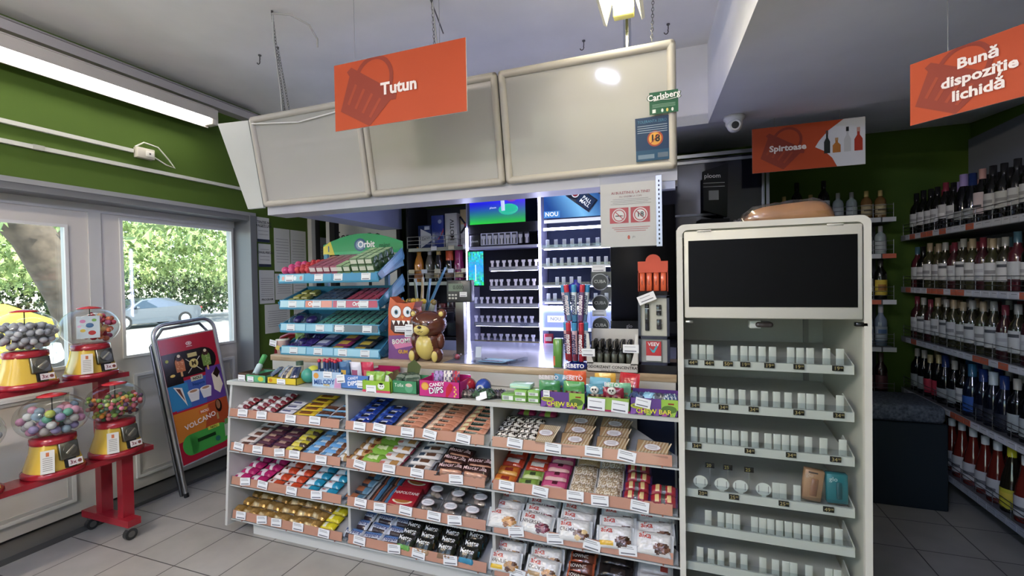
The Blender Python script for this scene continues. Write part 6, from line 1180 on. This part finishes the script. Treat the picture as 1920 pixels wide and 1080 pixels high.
m.add(vs, [(i, n+i, n+(i+1) % n, (i+1) % n) for i in range(n)]+[(i, (i+1) % n, 2*n+(i+1) % n, 2*n+i) for i in range(n)]+[(n+i, 3*n+i, 3*n+(i+1) % n, n+(i+1) % n) for i in range(n)], '#cfccbf'); m.build('door_frame', t)
m = MB('pvc'); m.rbox(.028, KW-.026, -.004, .014, 1.342, 1.676, '#cfccbe', .004, 1); m.build('top_panel', t)
for x in (.075, .50): m = MB('pvc'); m.rbox(x, x+.05, -.007, .0, 1.672, 1.680, '#bdbaae', .002, 1); m.build('hinge', t)
m = MB('blackscreen'); m.box(.043, KW-.042, -.0065, -.003, 1.385, 1.64, '#030304'); m.build('black_screen', t)
m = MB('glass'); m.add([(.024, .012, .06), (KW-.024, .012, .06), (KW-.024, .012, 1.34), (.024, .012, 1.34)], [(0, 1, 2, 3)], '#ffffff'); m.build('glass_door', t)
m = MB('metal'); m.rbox(.585, .622, .0, .02, 1.318, 1.332, '#3a3a3a', .002, 1); m.rbox(.03, .058, .0, .02, 1.322, 1.332, '#c8c8c0', .002, 1); m.build('door_catch', t)
m = MB('plastic'); m.rbox(.26, .30, .05, .10, 1.30, 1.33, '#d8d8d0', .004); m.rbox(.28, .34, .04, .11, 1.305, 1.325, '#3a2c2a', .008); m.build('door_lock', t)
Y5 = KY+.03
def kx(u): return aty(1270+u/4.5, 760, Y5).x-KX
trays = [(1.143, [150, 217, 283, 487, 570, 642, 725, 813, 968, 1048, 1133, 1271, 1386], [(135, '44'), (272, '44'), (430, '50'), (575, '19'), (778, '19'), (1025, '19'), (1353, '19')]),
         (.974, [138, 217, 317, 385, 456, 552, 653, 743, 844, 943, 1057, 1130, 1219, 1384], [(148, '34'), (388, '34'), (642, '34'), (1022, '34'), (1360, '34')]),
         (.814, [140, 215, 282, 353, 421, 490, 567, 660, 768, 846, 918, 994, 1112, 1241, 1405], [(160, '34'), (605, '34'), (955, '34'), (1330, '34')]),
         (.629, [833, 892, 1013], [(205, '20'), (468, '25'), (890, '25'), (1268, '49')]),
         (.487, [253, 361, 432, 496, 648, 717, 786, 861, 936, 1012, 1090, 1170, 1270, 1368], []),
         (.335, [180, 274, 357, 458, 555, 716, 823, 912, 979, 1110, 1279, 1355], []), (.18, [160, 250, 330, 420, 520, 640, 760, 880, 990, 1100, 1250], [])]
for k, (z, us, prs) in enumerate(trays):
    m = MB('pvc'); m.M = T(0, .03, z); m.prism([(.0, 0), (.004, .030), (.012, .032), (.014, .008), (.40, .06), (.40, .05), (.012, 0)], 'x', .022, KW-.045, '#bfc1b8'); m.prism([(0, 0), (.0, .035), (.12, .075), (.14, .02)], 'x', KW-.047, KW-.043, '#c4c6bc'); m.build('tray', t)
    m = MB('acrylic'); m.M = T(0, .03, z); m.add([(.03, .006, .03), (KW-.05, .006, .03), (KW-.05, .004, .055), (.03, .004, .055)], [(0, 1, 2, 3)], '#ffffff'); m.build('lip', t)
    for u in us:
        m = MB('plastic'); x = kx(u); pusher(m, x, .042, z+.028, .025, .062, '#c6c8be', False); m.use('matte').box(x-.006, x+.006, .041, .043, z+.028, z+.032, '#3a3a36'); m.build('pusher', t)
    for u, pr in prs:
        m = MB('matte'); x = kx(u); m.rbox(x-.017, x+.017, .024, .029, z+.012, z+.031, '#17150f', .001, 1); m.text(pr, .019, '#b8a468', T(x-.004, .0235, z+.021), .0); m.text('00', .009, '#b8a468', T(x+.011, .0235, z+.024), .0); m.build('price_display', t)
    if k == 3:
        for u in (190, 372, 530, 727):
            m = MB('plastic'); x = kx(u); m.M = T(x, .045, z+.058); ell(m, 0, 0, .026, .024, '#d6d8cf', 0, 22); ell(m, 0, 0, .027, .025, '#b8b8b0', .001, 22); m.box(-.017, -.0155, -.001, 0, -.013, .013, '#3a3a34'); m.box(.0155, .017, -.001, 0, -.013, .013, '#3a3a34'); m.box(-.008, .008, -.003, 0, -.032, -.022, '#c8cac2'); m.build('round_pusher', t)
        for u, pr in ((278, '20'), (435, '25'), (622, '25')):
            m = MB('matte'); x = kx(u); m.rbox(x-.017, x+.017, .10, .105, z+.095, z+.115, '#17150f', .001, 1); m.text(pr, .018, '#a89c48', T(x-.004, .0995, z+.105), 0); m.box(x-.001, x+.001, .103, .105, z+.02, z+.096, '#8c8c84'); m.build('price_display', t)
m = MB('gloss'); m.rbox(-.032, .032, 0, .03, 0, .115, '#a87c58', .003, 1); m.rbox(-.008, .014, -.004, 0, .02, .085, '#8a5c44', .002, 1); m.text('glo', .02, '#c8a88c', T(-.015, -.001, .095), 0); m.box(-.02, .01, -.001, 0, .103, .108, '#4a3c34'); one('tobacco_heater_pack', m, 'copper coloured glo pack on the fourth tray of the white display case', 'pack', T(kx(1135)+KX, Y5+.02, .629+.035) @ RY(7))
m = MB('gloss'); m.rbox(-.034, .034, 0, .03, 0, .11, '#146c74', .004, 1); m.rbox(-.004, .014, -.004, 0, .018, .08, '#0c4c54', .003, 1); m.text('glo', .022, '#a8c8c8', T(-.012, -.001, .09), .005); one('tobacco_heater_pack', m, 'teal glo pack at the right end of the fourth tray', 'pack', T(kx(1365)+KX, Y5+.02, .629+.035) @ RY(-1))
# bread in a bag on top
t = thing('bread_loaf', 'long bread loaf in a clear plastic bag lying on the white display case', 'bread', (.375, 2.06, KH-.018))
m = MB('bread'); nb = 18; vs = []; n_ = 14
for i in range(nb+1):
    u = i/nb; x = -.135+.32*u; rr = .047*max(.05, (1-abs(2*u-1)**5))**.5*(.8+.25*u); 
    vs += [(x, rr*1.25*math.cos(2*math.pi*k/n_), rr*.95+rr*1.2*math.sin(2*math.pi*k/n_)*(1 if math.sin(2*math.pi*k/n_) > 0 else .8)) for k in range(n_)]
m.add(vs, [(i*n_+k, i*n_+(k+1) % n_, (i+1)*n_+(k+1) % n_, (i+1)*n_+k) for i in range(nb) for k in range(n_)], '#bb8a5e', True)
m.build('loaf', t)
m = MB('bagfilm'); q = random.Random(3); vs2 = [(v[0]*1.04-.01+q.uniform(-.003, .003), v[1]*1.15, max(0, v[2]*1.1+q.uniform(-.003, .004))) for v in vs]
m.add(vs2, [(i*n_+k, i*n_+(k+1) % n_, (i+1)*n_+(k+1) % n_, (i+1)*n_+k) for i in range(nb) for k in range(n_)], '#ffffff', True); m.build('plastic_bag', t)
m = MB('bagfilm'); m.pillow(.10, .07, .03, lambda u, v: '#ffffff', 12, 6, .95, 2, .8); m.M = I4; o = m.build('bag_end', t, T(-.125, -.02, .01) @ RY(-15))
m = MB('plastic'); m.tube([(.07, 2.2, KH-.02), (.1, 2.25, KH-.012), (.16, 2.22, KH-.014), (.2, 2.3, KH-.012), (.12, 2.32, KH-.016)], .003, 6, '#88857c'); one('cable_coil', m, 'thin cable lying on top of the white display case', 'cable')
# ================================================================ LIQUOR SHELVES
RX_ = 1.6; RZS = [1.785, 1.397, 1.022, .63, .215]
t = thing('wine_shelf_unit', 'long grey wall shelving full of wine along the right wall', 'shelf unit', (RX_, 1.6, 0)); LY = 2.72
m = MB('matte'); m.box(.40, .43, 0, LY, 0, 2.47, '#6c717c'); m.build('back_panel', t)
SN = ['top', 'second', 'middle', 'fourth', 'lowest']
for k, z in enumerate(RZS):
    m = MB('metal' if False else 'pvc'); m.box(0, .4, 0, LY, z-.035, z, '#55585e'); m.box(-.004, 0, 0, LY, z-.04, z+.002, '#7c808a'); m.build('shelf', t)
    q = random.Random(k); m = MB('paper'); y = .02
    while y < LY-.09:
        w_ = q.choice([.075, .075, .075, .06]); m.box(-.008, -.004, y, y+w_, z-.036, z-.002, q.choice(['#b4b8c4', '#b4b8c4', '#b4b8c4', '#b4b8c4', '#b4553a']) if k < 4 else '#8c919c'); m.box(-.0085, -.008, y+.01, y+w_*.7, z-.014, z-.011, '#70747c'); y += w_+.006
    m.build('price_strip', t)
    m = MB('metal'); 
    for i in range(3): m.tube([(.012, 0, z+.03+i*.025), (.012, LY, z+.03+i*.025)], .0022, 5, '#8c8f96')
    for i in range(19): m.tube([(.012, LY*i/18, z), (.012, LY*i/18, z+.085)], .0022, 5, '#8c8f96')
    m.build('wire_guard', t)
LBL = dict(w1='dark wine bottle with white label', w2='dark wine bottle with red capsule', w3='dark sparkling bottle with lilac foil', w4='dark sparkling bottle with navy foil', w5='dark wine bottle with pink label', y1='white wine bottle with pale label', y2='rose wine bottle with red capsule', y3='white wine bottle with silver cap', y4='red wine bottle with blue capsule',
           r1='dark wine bottle with red label', r2='dark wine bottle with grey label', b1='bright blue labelled bottle', b2='black bottle with navy foil', b3='black bottle with silver foil', s1='red wine bottle with white cap', s2='dark bottle with yellow label')
pats = [['w1', 'w1', 'w1', 'w1', 'w2', 'w1', 'w3', 'w4', 'w5', 'w1'], ['y4', 'w1', 'y1', 'y1', 'y3', 'y2', 'y3', 'y1', 'y2', 'y1', 'y3'], ['y2', 'y3', 'y2', 'y1', 'y3', 'y1', 'y1', 'y3', 'y1', 'y3'], ['r2', 'r2', 'r1', 'r1', 'w4', 'r2', 'w1', 'b1', 'b2', 'b3', 'b2'], ['s1', 's1', 's1', 's2', 's1', 's1']]
q = random.Random(21)
for k, z in enumerate(RZS):
    for row in range(2):
        pt = pats[k]; dy = .098 if k < 4 else .115; n = int(1.75/dy)
        for i in range(n):
            y = 4.24-i*dy-(.03 if row else 0); ky = pt[(i+row*3) % len(pt)]
            make_bottle(ky, '%s, %s from far end, %s row, %s wine shelf' % (LBL[ky], ORD[i], 'back' if row else 'front', SN[k]), T(RX_+.065+row*.105+q.uniform(-.004, .004), y, z+.001) @ RZ(-62+q.uniform(-15, 15)) @ Matrix.Scale(q.uniform(.96, 1.04), 4), 'wine bottles on the right wall shelves')
t = thing('spirits_shelf_unit', 'dim grey shelving with spirits on the green back wall beyond the white display case', 'shelf unit', (.72, 4.0, 0))
m = MB('matte'); m.box(0, .72, .33, .36, 0, 2.0, '#3c3f44'); m.build('back_panel', t)
SZ = [1.905, 1.645, 1.315, .975, .62]
for k, z in enumerate(SZ):
    m = MB('pvc'); m.box(0, .72, 0, .33, z-.035, z, '#4c4f55'); m.build('shelf', t)
    m = MB('paper'); [m.box(.02+i*.09, .10+i*.09, -.006, -.002, z-.034, z-.002, '#b4b8bc' if (i+k) % 4 else '#b4553a') for i in range(8)]; m.build('price_strip', t)
    m = MB('metal'); [m.tube([(0, .01, z+.03+i*.03), (.72, .01, z+.03+i*.03)], .0022, 5, '#8c8f96') for i in range(3)]; [m.tube([(.72*i/6, .01, z), (.72*i/6, .01, z+.10)], .0022, 5, '#8c8f96') for i in range(7)]; m.build('wire_guard', t)
    for i in range(8):
        ky = [['q1', 'w1', 'q1', 'w1', 'q2', 'q2', 'q1', 'q1'], ['q2']*8, ['q3', 'w1', 'q3', 'w1', 'q3', 'q3', 'w1', 'q3'], ['q4']*8, ['q5']*8][k][i]
        d_ = dict(q1='short amber spirit bottle with gold cap', w1='dark bottle', q2='small clear spirit bottle', q3='dark bottle with yellow label', q4='pale blue vodka bottle', q5='dark red bottle')[ky]
        make_bottle(ky, '%s, %s from the left on the %s spirits shelf' % (d_, ORD[i], SN[k]), T(.72+.05+i*.088, 4.07+.01*(i % 2), z+.001), 'spirits on the back wall shelves', 'spirit_bottle')
t = thing('storage_ottoman', 'dark navy box seat with textured cushion on the floor by the wine shelves', 'ottoman', (.75, 3.6, 0)); m = MB('matte'); m.rbox(0, .82, 0, .38, 0, .55, '#1c2730', .01); m.build('box_base', t)
m = MB('fabric'); m.rbox(-.01, .80, -.03, .38, .555, .665, '#5a6474', .03, 3); m.build('cushion', t)
# ================================================================ GUMBALL MACHINES
t = thing('gumball_stand', 'red steel two tier stand on castors in front of the doors carrying the gumball machines', 'stand', (-3.25, 1.78, 0)); RD = '#a01c28'
UZ, LZ_ = .965, .52
m = MB('gloss'); m.box(-.24, .20, -.05, .02, .085, .125, RD); m.build('foot', t)
m = MB('gloss'); m.box(-.13, -.075, -.03, .03, .12, UZ-.01, RD); m.build('tall_post', t); m = MB('gloss'); m.box(.075, .125, -.03, .03, .12, LZ_-.0, RD); m.build('short_post', t)
m = MB('gloss'); m.box(-.17, -.04, -2.2, .12, UZ-.03, UZ, RD); m.build('upper_rail', t); m = MB('gloss'); m.box(.03, .17, -2.2, .12, LZ_-.03, LZ_, RD); m.build('lower_rail', t)
m = MB('gloss'); m.box(-.10, .10, -2.2, -2.12, .085, .125, RD); m.box(-.13, -.075, -2.2, -2.14, .12, UZ-.01, RD); m.box(.075, .125, -2.2, -2.14, .12, LZ_, RD); m.build('far_frame', t)
for x in (.165, -.2):
    m = MB('metal'); m.box(x-.012, x+.012, -.035, -.005, .055, .085, '#b0b0b0'); m.build('castor_fork', t)
    m = MB('plastic'); m.cyl((x-.014, -.02, .033), (x+.014, -.02, .033), .033, n=18, col='#2a2a2a'); m.use('metal').cyl((x-.016, -.02, .033), (x+.016, -.02, .033), .018, n=14, col='#8c8c88'); m.build('castor', t)
YW = '#d8b23c'
def machine(label, x, y, z, r=.142, paper=True, cap_tilt=0):
    t_ = thing('gumball_machine', label, 'gumball machine', (x, y, z), 90)
    m_ = MB('gloss'); m_.lathe([(0, 0), (.125, 0), (.13, .008), (.128, .026), (.122, .03), (0, .03)], 28, RD); m_.build('base_plate', t_)
    m_ = MB('gloss'); vs_ = []; ns = 24
    for (rr, zz) in ((.12, .03), (.118, .042), (.098, .11), (.09, .17)): 
        for k_ in range(ns):
            a = 2*math.pi*k_/ns; s_ = rr/max(abs(math.cos(a)), abs(math.sin(a)))**.45; vs_.append((s_*math.cos(a)*.92, s_*math.sin(a)*.86, zz))
    m_.add(vs_, [(i*ns+k_, i*ns+(k_+1) % ns, (i+1)*ns+(k_+1) % ns, (i+1)*ns+k_) for i in range(3) for k_ in range(ns)], YW, True); m_.build('yellow_body', t_)
    m_ = MB('gloss'); m_.lathe([(.0, .165), (.092, .165), (.094, .17), (.092, .195), (.08, .2), (0, .2)], 28, RD); m_.build('red_collar', t_)
    m_ = MB('glass'); rz = .118; cz = .2+rz*.84; n_ = 28; pr = []
    for i in range(19):
        a = -math.pi*.5+.32+i*(math.pi-.62)/18; pr.append((r*math.cos(a), cz+rz*math.sin(a)))
    m_.lathe(pr, n_, '#ffffff'); m_.build('globe', t_)
    m_ = MB('gloss'); zt = cz+rz*.93; m_.lathe([(.058, zt), (.06, zt+.004), (.03, zt+.012), (0, zt+.016)], 28, '#b81c24'); m_.lathe([(.058, zt), (0, zt-.002)], 28, RD); m_.build('lid', t_)
    m_ = MB('metal'); m_.cyl((0, 0, cz+.02), (0, 0, zt), .003, col='#4a4a4a'); m_.build('lid_rod', t_)
    m_ = MB('metal'); m_.M = T(.02, -.092, .112) @ RX(-14); m_.rbox(-.042, .042, -.012, .012, -.035, .055, '#77756c', .006); m_.lathe([(.028, 0), (.03, .002)], 8, '#77756c') if False else None
    m_.cyl((0, -.012, .01), (0, -.02, .01), .030, n=8, col='#8a887e'); m_.M = m_.M @ T(0, -.022, .01) @ RY(-40); m_.rbox(-.026, .026, -.004, .004, -.006, .006, '#b8b4a4', .003); m_.build('coin_mechanism', t_)
    m_ = MB('matte'); m_.M = T(.02, -.108, .055) @ RX(-8); m_.box(-.022, .022, -.006, .012, -.02, .03, '#18181a'); m_.build('prize_chute', t_)
    m_ = MB('paper'); m_.M = T(.036, -.117, .058) @ RX(-12); m_.box(-.03, .03, -.002, 0, -.017, .017, '#dcd4d0'); m_.text('3x', .028, '#7c2430', T(-.012, -.003, 0), .015); ell(m_, .017, 0, .009, .009, '#7c3c30', -.003); m_.build('price_label', t_)
    if paper:
        m_ = MB('paper'); m_.M = T(-.065, -.088, .085) @ RZ(-28) @ RX(-12); m_.box(-.026, .026, -.014, -.012, -.055, .06, '#c9c6bc'); [m_.box(-.018, .018, -.0145, -.0139, .02-i*.01, .023-i*.01, '#77746c') for i in range(7)]; m_.box(-.006, .006, -.0145, -.0139, .03, .05, '#b85c2c'); m_.build('instruction_sticker', t_)
    return (x, y, z+cz, r, rz)
gA = machine('gumball machine filled with silver balls, upper rail at the left edge', -3.355, 1.44, UZ, paper=False); gB = machine('gumball machine with sweets and a white picture card, nearest the window on the upper rail', -3.355, 1.735, UZ)
gC = machine('gumball machine filled with pastel toy capsules on the lower rail', -3.15, 1.45, LZ_, .15); gD = machine('gumball machine filled with small bright gumballs at the end of the lower rail', -3.15, 1.74, LZ_)
gE = machine('gumball machine partly cut off at the left edge of the lower rail', -3.15, 1.12, LZ_)
def fill(g, r0, n, colors, label, grp, level=.35, mat='gloss', seed=1, sq=(1, 1, 1)):
    x, y, z, r, rz = g; q_ = random.Random(seed); pts = []; tries = 0; protos = {}
    while len(pts) < n and tries < 60000:
        tries += 1; a, b_, c_ = q_.uniform(-1, 1), q_.uniform(-1, 1), q_.uniform(-.84, level)
        if a*a+b_*b_+c_*c_ > 1: continue
        px_, py_, pz_ = a*(r-r0*1.2), b_*(r-r0*1.2), c_*(rz-r0*1.2)
        if (px_/(r-r0*1.1))**2+(py_/(r-r0*1.1))**2+(pz_/(rz-r0*1.1))**2 > 1: continue
        if a < -.6: continue
        if all((px_-p_[0])**2+(py_-p_[1])**2+(pz_-p_[2])**2 > (1.78*r0)**2 for p_ in pts): pts.append((px_, py_, pz_))
    for p_ in pts:
        ci = q_.choice(colors)
        if ci not in protos: mm = MB(mat); mm.ball((0, 0, 0), r0, ci, 12, sq, 8); o_ = mm.build('gumball'); protos[ci] = o_.data; bpy.data.objects.remove(o_)
        o_ = bpy.data.objects.new('gumball', protos[ci]); C.objects.link(o_); o_.matrix_world = T(x+p_[0], y+p_[1], z+p_[2]) @ Euler((q_.uniform(0, 3), q_.uniform(0, 3), 0)).to_matrix().to_4x4(); tag(o_, label, 'gumball', grp)
fill(gA, .0175, 95, ['#a8a6ac', '#b6b4b8', '#98969c'], 'silver foil wrapped ball inside the silver filled globe at the left edge', 'silver balls in the upper left globe', .42, 'gloss', 1)
fill(gD, .0125, 130, ['#c85c6c', '#d8842c', '#6c8c34', '#3c5c3c', '#d87c94', '#5c3c5c', '#b8b03c', '#a84c44'], 'small bright gumball inside the globe at the end of the lower rail', 'bright gumballs in the lower right globe', .4, 'gloss', 2)
fill(gC, .021, 60, ['#c88ca0', '#b0acb0', '#c0bcb8', '#b8b4b4', '#5c9c84', '#a8b43c', '#8c7ca8', '#7c90a0', '#c87c74', '#b87c9c', '#a8a09c'], 'pastel toy capsule inside the globe on the lower rail', 'toy capsules in the lower globe', .45, 'gloss', 3)
fill(gE, .020, 20, ['#b8b4b8', '#c8c4c0', '#a8a4b0'], 'pale capsule inside the globe cut off at the left edge', 'pale capsules in the cut off globe', .3, 'gloss', 4)
fill((gB[0], gB[1]+.045, gB[2], gB[3]*.72, gB[4]), .016, 50, ['#c8344c', '#d86c44', '#d8a05c', '#b84c74', '#c85c3c'], 'red or orange sweet in the right half of the window side globe', 'sweets in the globe with the picture card', .75, 'gloss', 5, (1, 1, .8))
m = MB('paper'); m.M = T(gB[0]+.085, gB[1]-.045, gB[2]) @ RZ(65) @ RX(5); m.box(-.058, .045, 0, .002, -.062, .07, '#c9d4dc'); 
for (cx, cz, rr, cl) in ((-.03, .04, .013, '#d87cb0'), (.0, .015, .018, '#3c6c9c'), (-.03, -.015, .012, '#d8b43c'), (.01, -.03, .017, '#c82c2c'), (.02, .045, .011, '#7cb04c'), (-.045, .01, .009, '#d89cc0')): ell(m, cx, cz, rr, rr*.8, cl, -.0006)
one('picture_card', m, 'white card with coloured sweets standing inside the window side globe', 'card')
# ================================================================ A-BOARD
bl = Vector((-3.305, 2.245, 0)); tlp = Vector((-3.485, 2.155, 1.215)); zax = (tlp-bl).normalized(); yax = Vector((0, 1, 0)); xx_ = (yax - zax*yax.dot(zax)).normalized(); nn = xx_.cross(zax)   # local x = board width, local z = up, local -y = outward
Mb = Matrix(((xx_.x, -nn.x, zax.x, bl.x), (xx_.y, -nn.y, zax.y, bl.y), (xx_.z, -nn.z, zax.z, bl.z), (0, 0, 0, 1)))
t = thing('poster_stand', 'leaning metal poster stand with a red ice cream advert beside the glass door', 'poster stand', M=Mb); W, H = .455, 1.235
if (Mb.to_3x3() @ Vector((0, -1, 0))).x < 0: print('BOARD FLIPPED')
m = MB('metal'); r_ = .014; cr = .09
loop = [(0.0, 0, .0), (.0, 0, H-cr)]+[(cr-cr*math.cos(a), 0, H-cr+cr*math.sin(a)) for a in [i*math.pi/12 for i in range(1, 6)]]+[(cr, 0, H), (W-cr, 0, H)]+[(W-cr+cr*math.sin(a), 0, H-cr+cr*math.cos(a)) for a in [i*math.pi/12 for i in range(1, 6)]]+[(W, 0, H-cr), (W, 0, 0)]
m.tube(loop, r_, 10, '#b4b4b4'); m.build('tube_frame', t)
m = MB('metal'); m.tube([(.0, .05, .0), (.0, .045, H-cr-.05), (cr, .03, H-.03), (W-cr, .03, H-.03), (W, .045, H-cr-.05), (W, .05, 0)], r_*.8, 8, '#77777a'); m.build('rear_frame', t)
for x in (0, W): m = MB('plastic'); m.cyl((x, 0, -.0), (x, 0, .03), .016, col='#222222', n=10); m.build('rubber_foot', t)
m = MB('gloss'); x0, x1, z0, z1 = .02, W-.02, .22, 1.13; m.box(x0-.01, x1+.01, -.004, .008, z0-.01, z1+.01, '#a8a8a8'); m.box(x0, x1, -.006, -.003, z0, z1, '#b01c30')
def blob(z_0, z_1, c_, xr, rr=.1, y=-.007, xl=None):
    xa = x0 if xl is None else xl; n0 = [(xa, z_0), (xr-rr, z_0)]+[(xr-rr+rr*math.sin(a), (z_0+z_1)/2-(z_1-z_0)/2*math.cos(a)) for a in [i*math.pi/10 for i in range(1, 10)]]+[(xr-rr, z_1), (xa, z_1)]
    m.add([(a, y, b_) for a, b_ in n0], [tuple(range(len(n0)))], c_)
blob(.83, 1.02, '#1c1613', x1-.02); m.box(x0, x0+.12, -.0071, -.006, .78, .84, '#1c1613')
blob(.60, .805, '#3c5ca8', x1+.0, .06, -.007, x0+.03); m.add([(x1-.16, -.0075, .60), (x1, -.0075, .60), (x1, -.0075, .86), (x1-.12, -.0075, .86)], [(0, 1, 2, 3)], '#5c3c8c'); m.box(x0+.0, x0+.14, -.0076, -.007, .61, .79, '#2c7cb0')
m.add([(x0, -.007, .38), (x1, -.007, .42), (x1, -.007, .60), (x0+.2, -.007, .585), (x0, -.007, .59)], [tuple(range(5))], '#c87424'); m.add([(x0+.2, -.0075, .4), (x1, -.0075, .42), (x1, -.0075, .60), (x0+.26, -.0075, .585)], [(0, 1, 2, 3)], '#a84420')
blob(.265, .415, '#3c9c3c', x1-.02, .08, -.008, x0+.08); ell(m, x0+.08, .34, .06, .075, '#3c9c3c', -.008, 20)
m.build('advert_sheet', t)
m = MB('gloss')
def ice(cx, cz, c_, c2_, s_=1.):
    m.M = T(cx, -.010, cz) @ Matrix.Scale(s_, 4); n = 12
    pts = [(-.032, -.05), (.032, -.05), (.034, .02)]+[(.034*math.cos(a), .02+.034*math.sin(a)) for a in [i*math.pi/8 for i in range(1, 8)]]+[(-.034, .02)]
    m.add([(a, 0, b_) for a, b_ in pts], [tuple(range(len(pts)))], c_); ell(m, 0, .05, .025, .022, '#3a2018', -.001, 14); ell(m, 0, .066, .012, .012, '#d8c8a8', -.002, 10); m.box(-.007, .007, -.001, 0, -.085, -.05, '#c8985c')
    q_ = random.Random(int(cx*100)); [ell(m, q_.uniform(-.025, .025), q_.uniform(-.04, .03), .004, .004, c2_, -.0015, 6) for _ in range(14)]; m.M = I4
ice(.135, .925, '#b8683c', '#d89c6c'); ice(.335, .925, '#6c8c3c', '#a0b46c')
ell(m, .235, .915, .034, .034, '#c8b468', -.010, 20); m.text('M', .045, '#3a2a14', T(.235, -.0112, .915), .03); m.box(.20, .27, -.0105, -.010, .965, .995, '#c0b070')
for a in (45, -45): m.M = T(.235, -.0095, .905) @ RY(a); m.box(-.075, .075, -.0003, 0, -.002, .002, '#d8d4c0'); m.M = I4
ell(m, .07, .86, .018, .01, '#d8b45c', -.010, 12); ell(m, .05, .97, .012, .012, '#a0a828', -.010, 12)
m_pr = m; m = MB('gloss'); ell(m, W/2, 1.07, .022, .014, '#e0c8c8', -.009, 18); ell(m, W/2, 1.07, .016, .0095, '#b01c30', -.0095, 18); ell(m, W/2, 1.07, .010, .006, '#e0c8c8', -.010, 18); m.box(W/2-.022, W/2+.022, -.0095, -.009, 1.045, 1.05, '#d8a8a8'); m.build('heart_swirl_emblem', t); m = m_pr
m.box(.19, .28, -.010, -.009, .785, .82, '#b8b8a0'); m.text('NOU', .028, '#22221c', T(.235, -.0108, .802), .02); m.text('Napoca', .03, '#1c3c7c', T(.24, -.010, .76), .02)
for cx in (.19, .285): m.add([(cx-.045, -.0105, .71), (cx+.045, -.0105, .71), (cx+.03, -.0105, .64), (cx-.03, -.0105, .64)], [(0, 1, 2, 3)], '#cfd0d0'); ell(m, cx, .712, .045, .016, '#e0dcd4', -.011, 16); ell(m, cx, .714, .03, .009, '#a87c5c', -.0115, 14)
m.add([(.055, -.0105, .78), (.115, -.0105, .76), (.13, -.0105, .62)], [(0, 1, 2)], '#d8d4cc'); m.add([(.07, -.011, .765), (.1, -.011, .755), (.12, -.011, .66)], [(0, 1, 2)], '#6c3c2c')
m.add([(.35, -.0105, .80), (.40, -.0105, .84), (.425, -.0105, .70), (.39, -.0105, .64), (.35, -.0105, .68)], [tuple(range(5))], '#d8ccb4'); m.add([(.36, -.011, .80), (.40, -.011, .85), (.42, -.011, .80), (.39, -.011, .76)], [(0, 1, 2, 3)], '#2c1c14')
m.box(.20, .28, -.0105, -.009, .53, .56, '#c8602c'); m.text('NOU', .026, '#ece4dc', T(.24, -.0112, .545), .02); m.text('VOLCANO', .05, '#ece0d4', T(.2, -.0105, .485) @ RY(-8), .02); ell(m, .355, .55, .026, .05, '#2c1a12', -.0112, 16); ell(m, .352, .56, .016, .036, '#8c5c3c', -.012, 16); m.box(.325, .34, -.0112, -.0105, .45, .50, '#a8844c')
m.box(.24, .33, -.0105, -.009, .395, .42, '#c8c83c'); m.text('NOU', .024, '#22221c', T(.285, -.0112, .407), .02)
m.add([(.36, -.0105, .30), (.42, -.0105, .31), (.43, -.0105, .40), (.37, -.0105, .40)], [(0, 1, 2, 3)], '#a8b49c'); m.add([(.37, -.011, .39), (.43, -.011, .39), (.435, -.011, .43), (.38, -.011, .43)], [(0, 1, 2, 3)], '#5c8c4c'); m.box(.385, .40, -.011, -.0105, .26, .30, '#b8945c'); m.box(.15, .29, -.0105, -.009, .34, .365, '#1c3c1c'); ell(m, .30, .31, .02, .02, '#2c6c5c', -.0105, 10)
m.build('advert_print', t)
# red chair behind the left end of the display
t = thing('red_chair', 'red tubular plastic chair standing behind the left end of the sweets display', 'chair', (-3.05, 2.95, 0))
for dx, dy in ((0, 0), (.07, .02)):
    m = MB('gloss'); m.tube([(-.16+dx, dy, 0), (-.16+dx, dy, .85), (-.14+dx, dy, .98), (-.08+dx, dy, 1.06), (.02+dx, dy, 1.09), (.25, dy, 1.09)], .017, 10, '#7c1c20'); m.build('backrest_tube', t)
m = MB('gloss'); m.rbox(-.16, .28, -.2, .16, .42, .45, '#7c1c20', .01); m.build('seat', t)
for x, y in ((-.15, -.18), (.26, -.18), (.26, .14)): m = MB('gloss'); m.tube([(x, y, 0), (x, y, .43)], .014, 8, '#7c1c20'); m.build('leg', t)
m = MB('gloss'); m.tube([(.26, 0, .43), (.26, 0, 1.09)], .017, 10, '#7c1c20'); m.build('rear_post', t)
